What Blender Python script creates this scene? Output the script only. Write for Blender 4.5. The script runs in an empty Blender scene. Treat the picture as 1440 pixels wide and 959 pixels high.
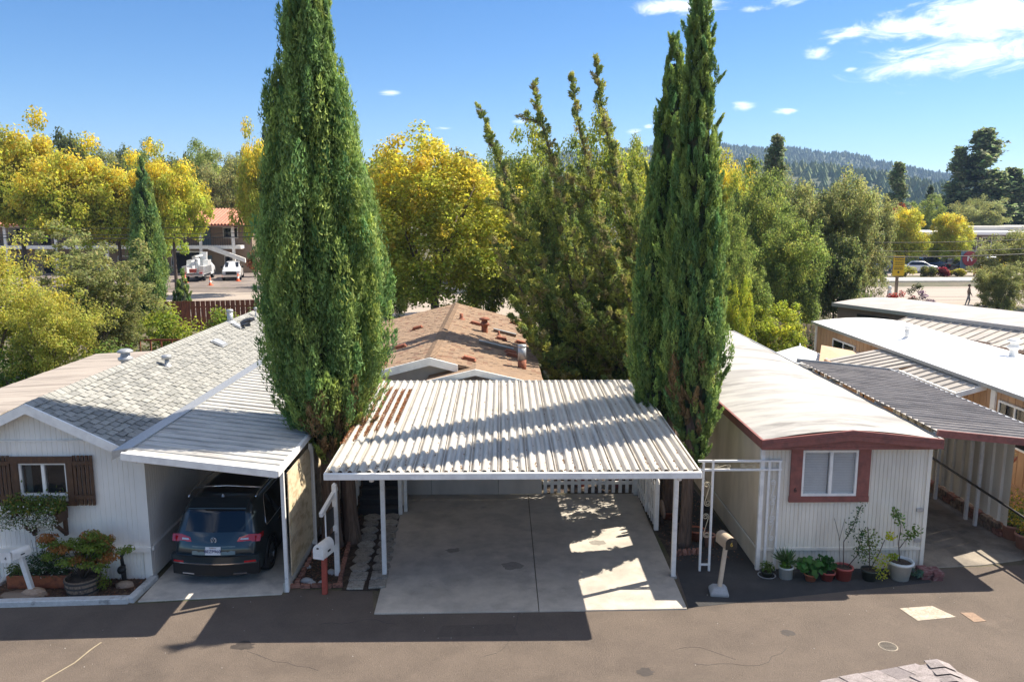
import bpy, bmesh, math, random
import numpy as np
from mathutils import Vector, Matrix
R = math.radians
random.seed(7); rng = np.random.default_rng(7)
sc = bpy.context.scene
col = sc.collection

# ------------------------------------------------------------------ camera, sky, sun, exposure
CH = 7.6; CF = 1120.0; CP = math.atan(183.5/CF); CY = math.atan(15/CF)
cd = bpy.data.cameras.new('camera'); cam = bpy.data.objects.new('camera', cd); col.objects.link(cam)
cam.location = (0, 0, CH); cam.rotation_euler = (math.pi/2-CP, 0, -CY)
cd.sensor_width = 36; cd.lens = CF/1440*36; cd.clip_start = .1; cd.clip_end = 9000
sc.camera = cam
SUN_AZ = math.atan2(.79, .355); SUN_EL = math.atan(1/math.hypot(.79, .355))
sun_d = bpy.data.lights.new('sun', 'SUN'); sun = bpy.data.objects.new('sun', sun_d); col.objects.link(sun)
sun_d.energy = 4.2; sun_d.angle = R(.5); sun_d.color = (1, .91, .77)
sun.rotation_euler = (math.pi/2-SUN_EL, 0, math.pi-SUN_AZ)
sun.location = (0, 0, 60)
sc.view_settings.view_transform = 'Standard'; sc.view_settings.look = 'None'
sc.view_settings.exposure = 1.32; sc.view_settings.gamma = 1; sc.view_settings.use_curve_mapping = False
sc.render.engine = 'CYCLES'
sc.cycles.use_denoising = True
sc.cycles.max_bounces = 8; sc.cycles.diffuse_bounces = 5; sc.cycles.transparent_max_bounces = 6
sc.cycles.caustics_reflective = False; sc.cycles.caustics_refractive = False; sc.cycles.blur_glossy = 1.0

def build_world():
    w = bpy.data.worlds.new('World'); sc.world = w; w.use_nodes = True
    nt = w.node_tree; N = nt.nodes; L = nt.links; N.clear()
    def nd(t, **k):
        n = N.new(t)
        for a, b in k.items(): setattr(n, a, b)
        return n
    def mth(op, a, b=None, c=None, clamp=False):
        n = nd('ShaderNodeMath', operation=op, use_clamp=clamp)
        for i, v in enumerate((a, b, c)):
            if v is None: continue
            if isinstance(v, (int, float)): n.inputs[i].default_value = v
            else: L.new(v, n.inputs[i])
        return n.outputs[0]
    sky = nd('ShaderNodeTexSky', sky_type='NISHITA', sun_disc=False)
    sky.sun_elevation = SUN_EL; sky.sun_rotation = SUN_AZ
    sky.altitude = 0; sky.air_density = .85; sky.dust_density = 0.0; sky.ozone_density = 4.0
    tc = nd('ShaderNodeTexCoord'); sep = nd('ShaderNodeSeparateXYZ'); L.new(tc.outputs['Generated'], sep.inputs[0])
    x, y, z = sep.outputs
    az = mth('ARCTAN2', x, y); el = mth('ARCSINE', z)
    zz = mth('MAXIMUM', z, .03)
    cmb = nd('ShaderNodeCombineXYZ')
    L.new(mth('MULTIPLY', az, 9.0), cmb.inputs[0]); L.new(mth('MULTIPLY', el, 24.0), cmb.inputs[1])
    n1 = nd('ShaderNodeTexNoise'); n1.inputs['Scale'].default_value = 1.9; n1.inputs['Detail'].default_value = 12; n1.inputs['Roughness'].default_value = .68; n1.inputs['Distortion'].default_value = .9
    L.new(cmb.outputs[0], n1.inputs['Vector'])
    nz = mth('SUBTRACT', n1.outputs[0], .5)
    # cloud banks: azimuth, elevation, half sizes, strength (radians)
    banks = [(.505, .156, .10, .024, 1.1), (.535, .197, .095, .030, 1.2), (.455, .192, .065, .016, 1.1), (.40, .192, .04, .009, 1.0), (.62, .19, .07, .03, 1.0), (.206, .230, .065, .013, 1.1), (.294, .223, .020, .006, .9), (.332, .229, .022, .007, .9),
             (.365, .173, .022, .009, .85), (.382, .183, .011, .005, .8), (.401, .154, .011, .004, .8), (.287, .118, .016, .008, .8), (.332, .112, .018, .0045, .85), (-.132, .138, .018, .004, .8), (-.069, .098, .018, .003, .75),
             (.024, .106, .015, .004, .72), (.160, .093, .014, .007, .9), (.178, .099, .008, .0035, .8), (-1.5, .30, .4, .05, .9), (1.3, .3, .3, .06, 1.0), (2.6, .25, .5, .05, .9), (0.1, .6, .4, .05, .8)]
    tot = None
    for a0, e0, sa, se, k in banks:
        da = mth('DIVIDE', mth('SUBTRACT', az, a0), sa); de = mth('DIVIDE', mth('SUBTRACT', el, e0), se)
        q = mth('ADD', mth('MULTIPLY', da, da), mth('MULTIPLY', de, de))
        g = mth('MULTIPLY', mth('EXPONENT', mth('MULTIPLY', q, -1.0)), k)
        tot = g if tot is None else mth('MAXIMUM', tot, g)
    den = mth('ADD', mth('SUBTRACT', tot, .42), mth('MULTIPLY', nz, 2.1))
    mr = nd('ShaderNodeMapRange', interpolation_type='SMOOTHSTEP'); L.new(den, mr.inputs[0]); mr.inputs[1].default_value = 0; mr.inputs[2].default_value = .85
    gate = mth('MULTIPLY', mr.outputs[0], mth('MINIMUM', mth('MULTIPLY', tot, 4.0), 1.0))
    # unseen broken cloud added above the view as neutral fill light, flat layer overhead
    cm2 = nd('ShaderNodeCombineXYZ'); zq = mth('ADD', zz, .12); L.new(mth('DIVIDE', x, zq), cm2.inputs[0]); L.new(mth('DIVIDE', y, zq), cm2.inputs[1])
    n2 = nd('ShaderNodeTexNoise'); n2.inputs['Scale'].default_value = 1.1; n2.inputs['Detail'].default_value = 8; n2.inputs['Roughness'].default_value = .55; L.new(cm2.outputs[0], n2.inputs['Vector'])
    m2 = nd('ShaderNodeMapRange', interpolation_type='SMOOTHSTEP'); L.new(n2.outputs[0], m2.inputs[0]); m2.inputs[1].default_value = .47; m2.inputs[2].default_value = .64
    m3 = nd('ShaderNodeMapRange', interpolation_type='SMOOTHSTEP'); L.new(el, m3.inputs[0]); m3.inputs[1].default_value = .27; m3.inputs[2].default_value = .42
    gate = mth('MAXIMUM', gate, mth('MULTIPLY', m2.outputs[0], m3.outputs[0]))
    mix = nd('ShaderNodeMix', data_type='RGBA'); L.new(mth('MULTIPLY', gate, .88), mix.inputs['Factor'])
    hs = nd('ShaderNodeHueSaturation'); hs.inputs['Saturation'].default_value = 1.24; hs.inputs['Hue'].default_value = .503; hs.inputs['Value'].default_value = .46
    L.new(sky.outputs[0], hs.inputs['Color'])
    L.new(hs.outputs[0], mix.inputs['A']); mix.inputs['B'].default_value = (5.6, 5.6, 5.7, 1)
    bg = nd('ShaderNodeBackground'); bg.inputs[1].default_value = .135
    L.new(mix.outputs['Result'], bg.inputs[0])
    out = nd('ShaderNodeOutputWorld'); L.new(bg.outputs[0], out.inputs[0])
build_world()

# ------------------------------------------------------------------ helpers
def at(px, py, Y):
    """point of the place seen at photo pixel (px,py), Y metres ahead (only used to survey positions)"""
    dx = (px-720)/CF; dy = -(py-479.5)/CF
    y = math.cos(CP)+dy*math.sin(CP); z = -math.sin(CP)+dy*math.cos(CP)
    c, s = math.cos(CY), math.sin(CY)
    X, Yr = dx*c+y*s, -dx*s+y*c
    t = Y/Yr
    return Vector((X*t, Y, CH+z*t))
def tag(o, label=None, cat=None, group=None, kind=None):
    if label: o['label'] = label
    if cat: o['category'] = cat
    if group: o['group'] = group
    if kind: o['kind'] = kind
    return o
def thing(name, label, cat, loc=(0, 0, 0), group=None):
    o = bpy.data.objects.new(name, None); col.objects.link(o); o.location = loc; o.empty_display_size = .2
    return tag(o, label, cat, group)
def woff(p):
    v = Vector((0, 0, 0))
    while p is not None: v += Vector(p.location); p = p.parent
    return v
def link(name, me, parent=None, loc=None, rot=None, scale=None):
    o = bpy.data.objects.new(name, me); col.objects.link(o)
    if parent is not None: o.parent = parent
    if loc is not None: o.location = Vector(loc)-woff(parent)
    if rot is not None: o.rotation_euler = rot
    if scale is not None: o.scale = scale
    return o
def kids(o): return [c for c in bpy.data.objects if c.parent is o]
def copy_tree(o, parent=None, _map=None):
    if _map is None:
        _map = {}
        for c in bpy.data.objects:
            if c.parent: _map.setdefault(c.parent.name, []).append(c)
    c = o.copy(); col.objects.link(c); c.parent = parent
    for ch in _map.get(o.name, []): copy_tree(ch, c, _map)
    return c

class MB:
    def __init__(s): s.v = []; s.f = []; s.sm = []
    def add(s, vs, fs, smooth=False):
        b = len(s.v); s.v += [tuple(v) for v in vs]
        for f in fs: s.f.append([i+b for i in f]); s.sm.append(smooth)
        return s
    def box(s, x0, y0, z0, x1, y1, z1, M=None):
        vs = [Vector(p) for p in ((x0,y0,z0),(x1,y0,z0),(x1,y1,z0),(x0,y1,z0),(x0,y0,z1),(x1,y0,z1),(x1,y1,z1),(x0,y1,z1))]
        if M is not None: vs = [M@v for v in vs]
        return s.add(vs, [(0,3,2,1),(4,5,6,7),(0,1,5,4),(1,2,6,5),(2,3,7,6),(3,0,4,7)])
    def bar(s, a, b, w, h, up=(0, 0, 1)):
        a = Vector(a); b = Vector(b); d = (b-a).normalized(); up = Vector(up)
        if abs(d.dot(up)) > .97: up = Vector((1, 0, 0))
        x = d.cross(up).normalized()*w/2; u = x.cross(d).normalized()*h/2
        vs = [p+i*x+j*u for p in (a, b) for i, j in ((-1,-1),(1,-1),(1,1),(-1,1))]
        return s.add(vs, [(0,1,2,3),(7,6,5,4),(0,4,5,1),(1,5,6,2),(2,6,7,3),(3,7,4,0)])
    def tube(s, pts, rs, n=8, cap=True, smooth=True):
        pts = [Vector(p) for p in pts]
        if isinstance(rs, (int, float)): rs = [rs]*len(pts)
        rings = []; prev = None
        for i, p in enumerate(pts):
            d = (pts[min(i+1, len(pts)-1)]-pts[max(i-1, 0)]).normalized()
            if prev is None:
                a = Vector((0, 0, 1)) if abs(d.z) < .9 else Vector((1, 0, 0))
                x = d.cross(a).normalized()
            else: x = (prev-d*prev.dot(d)).normalized()
            prev = x; y = d.cross(x)
            rings.append([p+(x*math.cos(t)+y*math.sin(t))*rs[i] for t in [2*math.pi*k/n for k in range(n)]])
        vs = [v for r in rings for v in r]
        fs = [(i*n+k, i*n+(k+1) % n, (i+1)*n+(k+1) % n, (i+1)*n+k) for i in range(len(pts)-1) for k in range(n)]
        s.add(vs, fs, smooth)
        if cap:
            b = len(s.v)-len(vs)
            s.f.append([b+k for k in range(n)][::-1]); s.sm.append(False)
            s.f.append([b+(len(pts)-1)*n+k for k in range(n)]); s.sm.append(False)
        return s
    def lathe(s, c, prof, n=16, smooth=True, M=None):
        c = Vector(c); vs = []
        for r, z in prof:
            for k in range(n):
                t = 2*math.pi*k/n; p = Vector((r*math.cos(t), r*math.sin(t), z))
                if M is not None: p = M@p
                vs.append(c+p)
        m = len(prof)
        fs = [(i*n+k, i*n+(k+1) % n, (i+1)*n+(k+1) % n, (i+1)*n+k) for i in range(m-1) for k in range(n)]
        s.add(vs, fs, smooth)
        return s
    def prism(s, poly, dvec):
        """closed polygon (list of 3D) extruded by dvec"""
        n = len(poly); d = Vector(dvec); a = [Vector(p) for p in poly]; b = [p+d for p in a]
        s.add(a+b, [tuple(range(n))[::-1], tuple(range(n, 2*n))]+[(i, (i+1) % n, n+(i+1) % n, n+i) for i in range(n)])
        return s
    def sheet(s, prof, dvec, thick=None):
        """open polyline extruded by dvec (sheet metal, ribbed board)"""
        n = len(prof); d = Vector(dvec); a = [Vector(p) for p in prof]; b = [p+d for p in a]
        s.add(a+b, [(i, i+1, n+i+1, n+i) for i in range(n-1)])
        if thick is not None:
            t = Vector(thick); a2 = [p+t for p in a]; b2 = [p+t for p in b]
            s.add(a2+b2, [(i, n+i, n+i+1, i+1) for i in range(n-1)])
            s.add(a+a2, [(i, n+i, n+i+1, i+1) for i in range(n-1)]); s.add(b+b2, [(i, i+1, n+i+1, n+i) for i in range(n-1)])
        return s
    def mesh(s, name, m, off=Vector((0, 0, 0)), bevel=0):
        me = bpy.data.meshes.new(name)
        me.from_pydata([(v[0]-off.x, v[1]-off.y, v[2]-off.z) for v in s.v], [], s.f)
        me.polygons.foreach_set('use_smooth', s.sm)
        me.materials.append(m); me.update()
        if bevel:
            bm = bmesh.new(); bm.from_mesh(me); bmesh.ops.remove_doubles(bm, verts=bm.verts, dist=1e-5)
            bmesh.ops.bevel(bm, geom=[e for e in bm.edges if len(e.link_faces) == 2 and e.calc_face_angle(0) > .5], offset=bevel, segments=1, affect='EDGES')
            bm.to_mesh(me); bm.free()
        return me
    def build(s, name, m, parent=None, bevel=0):
        off = woff(parent) if parent is not None else Vector((0, 0, 0))
        return link(name, s.mesh(name, m, off, bevel), parent)
    def build_top(s, name, m, loc, label, cat, group=None, kind=None, bevel=0):
        """a thing that is one mesh, origin at loc"""
        o = link(name, s.mesh(name, m, Vector(loc), bevel)); o.location = loc
        return tag(o, label, cat, group, kind)

# ------------------------------------------------------------------ materials
MATS = {}
def mat(name, c, rough=.75, var=.12, scale=3.0, c2=None, mix=(.45, .65), metal=0, bump=0, bscale=40, spec=.5, stretch=(1, 1, 1), obj_var=0, fine=0, coat=0, alpha=None, c3=None, s3=.6, m3=(.55, .75)):
    """base colour c, blotched towards c2 (and c3), value noise, fine grain and bump; all in object space"""
    m = bpy.data.materials.new(name); m.use_nodes = True; MATS[name] = m
    nt = m.node_tree; N = nt.nodes; L = nt.links; b = N['Principled BSDF']
    tc = N.new('ShaderNodeTexCoord'); mp = N.new('ShaderNodeMapping'); mp.inputs['Scale'].default_value = stretch
    gm = N.new('ShaderNodeNewGeometry')
    L.new(gm.outputs['Position'], mp.inputs[0])
    def noise(sca, det=5, ro=.6):
        n = N.new('ShaderNodeTexNoise'); n.inputs['Scale'].default_value = sca; n.inputs['Detail'].default_value = det; n.inputs['Roughness'].default_value = ro
        L.new(mp.outputs[0], n.inputs['Vector']); return n.outputs[0]
    def rampmix(fac, lo, hi, a, bcol):
        r = N.new('ShaderNodeMapRange'); r.interpolation_type = 'SMOOTHSTEP'; L.new(fac, r.inputs[0]); r.inputs[1].default_value = lo; r.inputs[2].default_value = hi
        x = N.new('ShaderNodeMix'); x.data_type = 'RGBA'; L.new(r.outputs[0], x.inputs['Factor'])
        if isinstance(a, tuple): x.inputs['A'].default_value = (*a, 1)
        else: L.new(a, x.inputs['A'])
        x.inputs['B'].default_value = (*bcol, 1)
        return x.outputs['Result']
    cur = tuple(c)
    if c2: cur = rampmix(noise(scale), mix[0], mix[1], cur, c2)
    if c3: cur = rampmix(noise(s3, 6, .7), m3[0], m3[1], cur, c3)
    hv = N.new('ShaderNodeHueSaturation')
    if isinstance(cur, tuple): hv.inputs['Color'].default_value = (*cur, 1)
    else: L.new(cur, hv.inputs['Color'])
    v = noise(scale*2.3)
    r = N.new('ShaderNodeMapRange'); L.new(v, r.inputs[0]); r.inputs[1].default_value = .3; r.inputs[2].default_value = .7; r.inputs[3].default_value = 1-var; r.inputs[4].default_value = 1+var
    val = r.outputs[0]
    if fine:
        v2 = noise(bscale, 3, .8); r2 = N.new('ShaderNodeMapRange'); L.new(v2, r2.inputs[0]); r2.inputs[1].default_value = .3; r2.inputs[2].default_value = .7; r2.inputs[3].default_value = 1-fine; r2.inputs[4].default_value = 1+fine
        mm = N.new('ShaderNodeMath'); mm.operation = 'MULTIPLY'; L.new(val, mm.inputs[0]); L.new(r2.outputs[0], mm.inputs[1]); val = mm.outputs[0]
    if obj_var:
        oi = N.new('ShaderNodeObjectInfo'); r2 = N.new('ShaderNodeMapRange'); L.new(oi.outputs['Random'], r2.inputs[0]); r2.inputs[3].default_value = 1-obj_var; r2.inputs[4].default_value = 1+obj_var
        mm = N.new('ShaderNodeMath'); mm.operation = 'MULTIPLY'; L.new(val, mm.inputs[0]); L.new(r2.outputs[0], mm.inputs[1]); val = mm.outputs[0]
    L.new(val, hv.inputs['Value']); L.new(hv.outputs[0], b.inputs['Base Color'])
    b.inputs['Roughness'].default_value = rough; b.inputs['Metallic'].default_value = metal; b.inputs['Specular IOR Level'].default_value = spec
    if coat: b.inputs['Coat Weight'].default_value = coat; b.inputs['Coat Roughness'].default_value = .06
    if bump:
        bp = N.new('ShaderNodeBump'); bp.inputs['Strength'].default_value = bump; bp.inputs['Distance'].default_value = .02
        L.new(noise(bscale, 4, .7), bp.inputs['Height']); L.new(bp.outputs[0], b.inputs['Normal'])
    return m
def leafmat(name, trans=.35, rough=.55):
    m = bpy.data.materials.new(name); m.use_nodes = True; nt = m.node_tree; N = nt.nodes; L = nt.links
    b = N['Principled BSDF']; a = N.new('ShaderNodeAttribute'); a.attribute_name = 'tint'
    oi = N.new('ShaderNodeObjectInfo'); r2 = N.new('ShaderNodeMapRange'); L.new(oi.outputs['Random'], r2.inputs[0]); r2.inputs[3].default_value = .92; r2.inputs[4].default_value = 1.08
    hv = N.new('ShaderNodeHueSaturation'); L.new(a.outputs['Color'], hv.inputs['Color']); L.new(r2.outputs[0], hv.inputs['Value'])
    L.new(hv.outputs[0], b.inputs['Base Color']); b.inputs['Roughness'].default_value = rough; b.inputs['Specular IOR Level'].default_value = .25
    t = N.new('ShaderNodeBsdfTranslucent'); h2 = N.new('ShaderNodeHueSaturation'); L.new(hv.outputs[0], h2.inputs['Color']); h2.inputs['Value'].default_value = 1.5; h2.inputs['Saturation'].default_value = 1.05; L.new(h2.outputs[0], t.inputs[0])
    mx = N.new('ShaderNodeMixShader'); mx.inputs[0].default_value = trans; L.new(b.outputs[0], mx.inputs[1]); L.new(t.outputs[0], mx.inputs[2])
    L.new(mx.outputs[0], N['Material Output'].inputs[0]); return m
def glassmat(name, tint=(.02, .025, .03), rough=.04, see=.62):
    m = bpy.data.materials.new(name); m.use_nodes = True; nt = m.node_tree; N = nt.nodes; L = nt.links
    b = N['Principled BSDF']; b.inputs['Base Color'].default_value = (*tint, 1); b.inputs['Roughness'].default_value = rough
    b.inputs['Specular IOR Level'].default_value = .8
    t = N.new('ShaderNodeBsdfTransparent'); mx = N.new('ShaderNodeMixShader'); mx.inputs[0].default_value = see
    L.new(b.outputs[0], mx.inputs[1]); L.new(t.outputs[0], mx.inputs[2]); L.new(mx.outputs[0], N['Material Output'].inputs[0]); return m

m_road = mat('asphalt_warm', (.132, .103, .082), .9, .10, .7, c2=(.104, .081, .065), bump=.8, bscale=70, fine=.32, c3=(.185, .145, .115), s3=.35, m3=(.5, .8))
m_asph = mat('asphalt_dark', (.040, .039, .040), .9, .15, 1.2, c2=(.055, .052, .050), bump=.5, bscale=90, fine=.3)
m_conc = mat('concrete', (.50, .455, .39), .85, .12, 1.3, c2=(.41, .375, .325), mix=(.42, .62), bump=.3, bscale=60, fine=.14, c3=(.27, .25, .225), s3=1.6, m3=(.60, .84))
m_conc2 = mat('concrete_pale', (.56, .52, .46), .85, .1, 2, c2=(.44, .41, .37), bump=.25, bscale=60, fine=.1)
m_kerb = mat('painted_kerb', (.55, .56, .56), .8, .12, 4, c2=(.3, .3, .3), mix=(.55, .7), bump=.3, bscale=50, fine=.1)
m_soil = mat('soil', (.055, .04, .03), .95, .3, 5, c2=(.10, .075, .055), bump=1, bscale=45, fine=.45)
m_bark_mulch = mat('mulch', (.075, .045, .03), .95, .3, 9, c2=(.13, .085, .06), bump=1, bscale=60, fine=.5)
m_ground = mat('dry_ground', (.12, .10, .065), .95, .25, .5, c2=(.075, .085, .035), bump=.6, bscale=15, fine=.3)
m_hwy = mat('highway', (.36, .30, .25), .9, .05, .3, c2=(.32, .27, .22), fine=.06, bscale=20, stretch=(.15, 1, 1))
m_hwy_dark = mat('tar_seal', (.05, .045, .045), .8)
m_lot = mat('parking_lot', (.17, .14, .125), .9, .15, .35, c2=(.24, .2, .17), fine=.1, bscale=12)
m_white = mat('white_siding', (.90, .87, .81), .6, .05, 1.0, c2=(.83, .80, .75), bump=.08, bscale=30, stretch=(1, 1, .35))
m_trim = mat('white_trim', (.88, .86, .82), .5, .05, 3, c2=(.77, .75, .72))
m_postw = mat('white_post', (.80, .79, .77), .45, .08, 6, c2=(.6, .6, .6), mix=(.6, .75))
m_creamw = mat('cream_siding', (.72, .61, .46), .65, .06, 1.5, c2=(.62, .52, .38), stretch=(1, 1, .3))
m_offw = mat('offwhite_siding', (.80, .75, .65), .6, .06, 1.2, c2=(.68, .63, .54), c3=(.50, .45, .37), s3=1.3, m3=(.62, .85), stretch=(1, 1, .25), bump=.05, bscale=25)
m_beige = mat('beige_screen', (.66, .55, .38), .85, .10, 3, c2=(.47, .36, .22), bump=.3, bscale=120, fine=.12, stretch=(1, 1, 2))
m_tan = mat('tan_siding', (.50, .31, .18), .75, .08, 1.2, c2=(.43, .26, .15), stretch=(1, 1, .3))
m_brown8 = mat('taupe_siding', (.25, .19, .14), .75, .08, 1.2, c2=(.21, .16, .12))
m_greyw = mat('grey_siding', (.56, .51, .46), .75, .07, 1.5, c2=(.49, .45, .41), stretch=(1, 1, .3))
m_shA = mat('grey_shingle', (.30, .297, .275), .95, .10, 6, bump=.5, bscale=80, fine=.2, obj_var=.12, c3=(.30, .30, .27), s3=1.2)
m_felt = mat('roof_felt', (.10, .10, .095), .95, .1, 6)
m_shA2 = mat('grey_shingle_dark', (.235, .235, .22), .95, .12, 6, bump=.5, bscale=80, fine=.2, c3=(.20, .20, .19), s3=1.2)
m_shB2 = mat('brown_shingle_dark', (.21, .12, .075), .95, .16, 2.5, c2=(.17, .10, .065), bump=.6, bscale=70, fine=.3)
m_shN2 = mat('mauve_shingle_dark', (.22, .19, .185), .95, .14, 10, bump=.6, bscale=90, fine=.4)
m_shB = mat('brown_shingle', (.27, .18, .115), .95, .16, 2.5, c2=(.22, .15, .10), bump=.6, bscale=70, fine=.3, c3=(.32, .215, .14), s3=.9)
m_shN = mat('mauve_shingle', (.30, .26, .25), .95, .14, 10, c2=(.22, .19, .18), bump=.6, bscale=90, fine=.4, obj_var=.1)
m_alumB = mat('white_corrugated', (.54, .505, .45), .42, .10, 2.2, c2=(.45, .43, .40), mix=(.5, .68), metal=0, stretch=(3, .35, 1), c3=(.32, .27, .21), s3=3.0, m3=(.52, .76))
m_alumA = mat('grey_roof_pan', (.52, .505, .47), .55, .14, 2.0, c2=(.38, .365, .34), metal=0, stretch=(.4, 2.5, 1), c3=(.22, .21, .2), s3=2.4, m3=(.58, .78))
m_alum6 = mat('ribbed_roof_pan', (.40, .37, .35), .55, .12, 2.0, c2=(.28, .26, .25), metal=.1, stretch=(.4, 2.5, 1))
m_alum7 = mat('pale_roof_pan', (.46, .42, .37), .55, .12, 2.0, c2=(.36, .33, .29), metal=.05, stretch=(.4, 2.5, 1))
m_roofw = mat('white_coating', (.44, .42, .39), .7, .05, 1.2, c2=(.32, .305, .285), mix=(.44, .64), stretch=(.35, 1.5, 1), bump=.3, bscale=10, c3=(.18, .17, .158), s3=.9, m3=(.48, .70))
m_roofw7 = mat('bright_coating', (.86, .85, .83), .6, .03, 1.2)
m_roofz = mat('weathered_roof', (.36, .31, .265), .85, .12, 1.5, c2=(.24, .205, .175), stretch=(.25, 2.5, 1))
m_roof8 = mat('chalky_roof', (.36, .33, .31), .85, .10, 1.5, c2=(.46, .42, .39), stretch=(.4, 1.5, 1))
m_redtrim = mat('maroon_trim', (.25, .085, .07), .6, .14, 5, c2=(.19, .07, .06))
m_redpost = mat('red_paint', (.38, .07, .045), .6, .15, 8)
m_wood = mat('brown_wood', (.085, .045, .025), .7, .2, 6, c2=(.12, .06, .03), stretch=(3, 3, .6))
m_fencew = mat('redwood', (.22, .07, .035), .85, .2, 4, c2=(.13, .045, .025), stretch=(3, 3, .4), obj_var=.15)
m_barrel = mat('barrel_wood', (.27, .20, .145), .85, .2, 9, c2=(.11, .085, .07), stretch=(3, 3, .6), obj_var=.12, bump=.4)
m_hoop = mat('iron_hoop', (.05, .045, .045), .6)
m_terra = mat('terracotta', (.42, .14, .075), .8, .12, 8)
m_terrapl = mat('rust_planter', (.33, .10, .04), .6, .2, 8, c2=(.2, .06, .03))
m_salmon = mat('salmon_pot', (.50, .25, .18), .8, .1, 6)
m_redpot = mat('red_pot', (.40, .085, .07), .55, .08, 6)
m_wpot = mat('white_pot', (.62, .66, .66), .5, .06, 6)
m_gpot = mat('dark_pot', (.035, .045, .035), .6)
m_brick = mat('brick', (.30, .15, .11), .9, .2, 12, c2=(.15, .07, .055), obj_var=.25, bump=.5, bscale=80)
m_paver = mat('paver', (.36, .33, .28), .95, .15, 10, c2=(.24, .22, .19), bump=.9, bscale=55, fine=.4, obj_var=.15)
m_stone = mat('tan_stone', (.36, .26, .19), .9, .2, 8)
m_cblock = mat('concrete_block', (.36, .38, .40), .9, .1, 5, bump=.4, bscale=60)
m_black = mat('black_plastic', (.012, .012, .013), .45, 0)
m_blackm = mat('black_metal', (.02, .02, .022), .5, .1)
m_darkin = mat('dark_interior', (.012, .011, .011), .9)
m_galv = mat('galvanised', (.42, .43, .44), .45, .15, 8, metal=.5)
m_rust = mat('rusty_metal', (.30, .10, .05), .8, .2, 10, c2=(.2, .07, .04))
m_steps = mat('dark_tread', (.035, .036, .04), .8, .15, 4)
m_bark = mat('cypress_bark', (.17, .115, .085), .95, .25, 4, c2=(.10, .07, .052), bump=1, bscale=18, stretch=(3, 3, .35))
m_bark2 = mat('tree_bark', (.13, .10, .08), .95, .25, 4, c2=(.08, .06, .05), bump=.8, bscale=14, stretch=(2, 2, .4))
m_litter = mat('needle_litter', (.26, .145, .075), .95, .25, 12, c2=(.17, .09, .05), bump=1, bscale=60, fine=.4)
m_leaf = leafmat('leaf', .56); m_needle = leafmat('needle', .34, .7); m_petal = leafmat('petal', .3)
m_glass = glassmat('window_glass'); m_glassd = glassmat('dark_glass', (.01, .012, .015), .03, .12)
m_glassc = glassmat('clear_glass', (.05, .06, .07), .05, .85); m_curtain = mat('curtain', (.42, .52, .52), .9, .08, 4, stretch=(9, 1, .3)); m_blind = mat('blind', (.84, .86, .86), .7, .05)
m_insideA = mat('room_dark', (.05, .042, .035), .95)
m_gold = mat('gold_paint', (.55, .38, .06), .5, .0)
m_scroll = mat('scroll_iron', (.55, .48, .34), .5, .1, 8)
m_tire = mat('tyre', (.018, .018, .019), .85, .1, 20)
m_chrome = mat('chrome', (.72, .72, .74), .15, .0, metal=1)
m_rim = mat('alloy', (.35, .36, .38), .3, .0, metal=.9)
m_redlens = mat('red_lens', (.55, .012, .015), .12, .0, coat=1)
m_clearlens = mat('clear_lens', (.6, .62, .65), .1, .0, coat=1)
m_plate = mat('plate', (.75, .76, .78), .5, .0); m_ink = mat('plate_ink', (.03, .04, .18), .5, .0); m_inkb = mat('black_ink', (.02, .02, .02), .6, 0)
def paint(name, c, metal=.35):
    return mat(name, c, .28, .02, 2, metal=metal, coat=.9)
m_carblue = paint('blue_grey_paint', (.030, .048, .058), .45)
m_cwhite = paint('white_paint', (.72, .73, .75), 0); m_csilver = paint('silver_paint', (.42, .44, .48), .5); m_cblack = paint('black_paint', (.015, .017, .02), .2)
m_cred = paint('red_car_paint', (.4, .03, .03), .1); m_cdblue = paint('dark_blue_paint', (.02, .04, .12), .3)
m_orange = mat('orange_cone', (.75, .12, .03), .5, .05); m_yellow = mat('yellow_sign', (.80, .50, .02), .5, .05)
m_tile = mat('clay_tile', (.42, .17, .11), .85, .2, 6, c2=(.5, .25, .17), obj_var=.1)
m_motel = mat('taupe_stucco', (.27, .205, .15), .9, .06, 1); m_board = mat('blue_grey_board', (.10, .16, .20), .6, .05)
m_office = mat('grey_brown_wall', (.22, .18, .16), .9, .06, 1)
m_umb = mat('white_canvas', (.72, .72, .71), .8, .04, 3); m_umb2 = mat('tan_canvas', (.55, .38, .24), .8, .06, 3)
m_cloth = mat('tan_jacket', (.30, .22, .17), .9, .1, 6); m_skin = mat('skin', (.42, .24, .17), .6, .05); m_hair = mat('brown_hair', (.11, .05, .03), .7, .1); m_jeans = mat('pale_trousers', (.42, .38, .36), .9, .1, 6)
m_wire = mat('wire', (.02, .02, .02), .6, 0)

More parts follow.
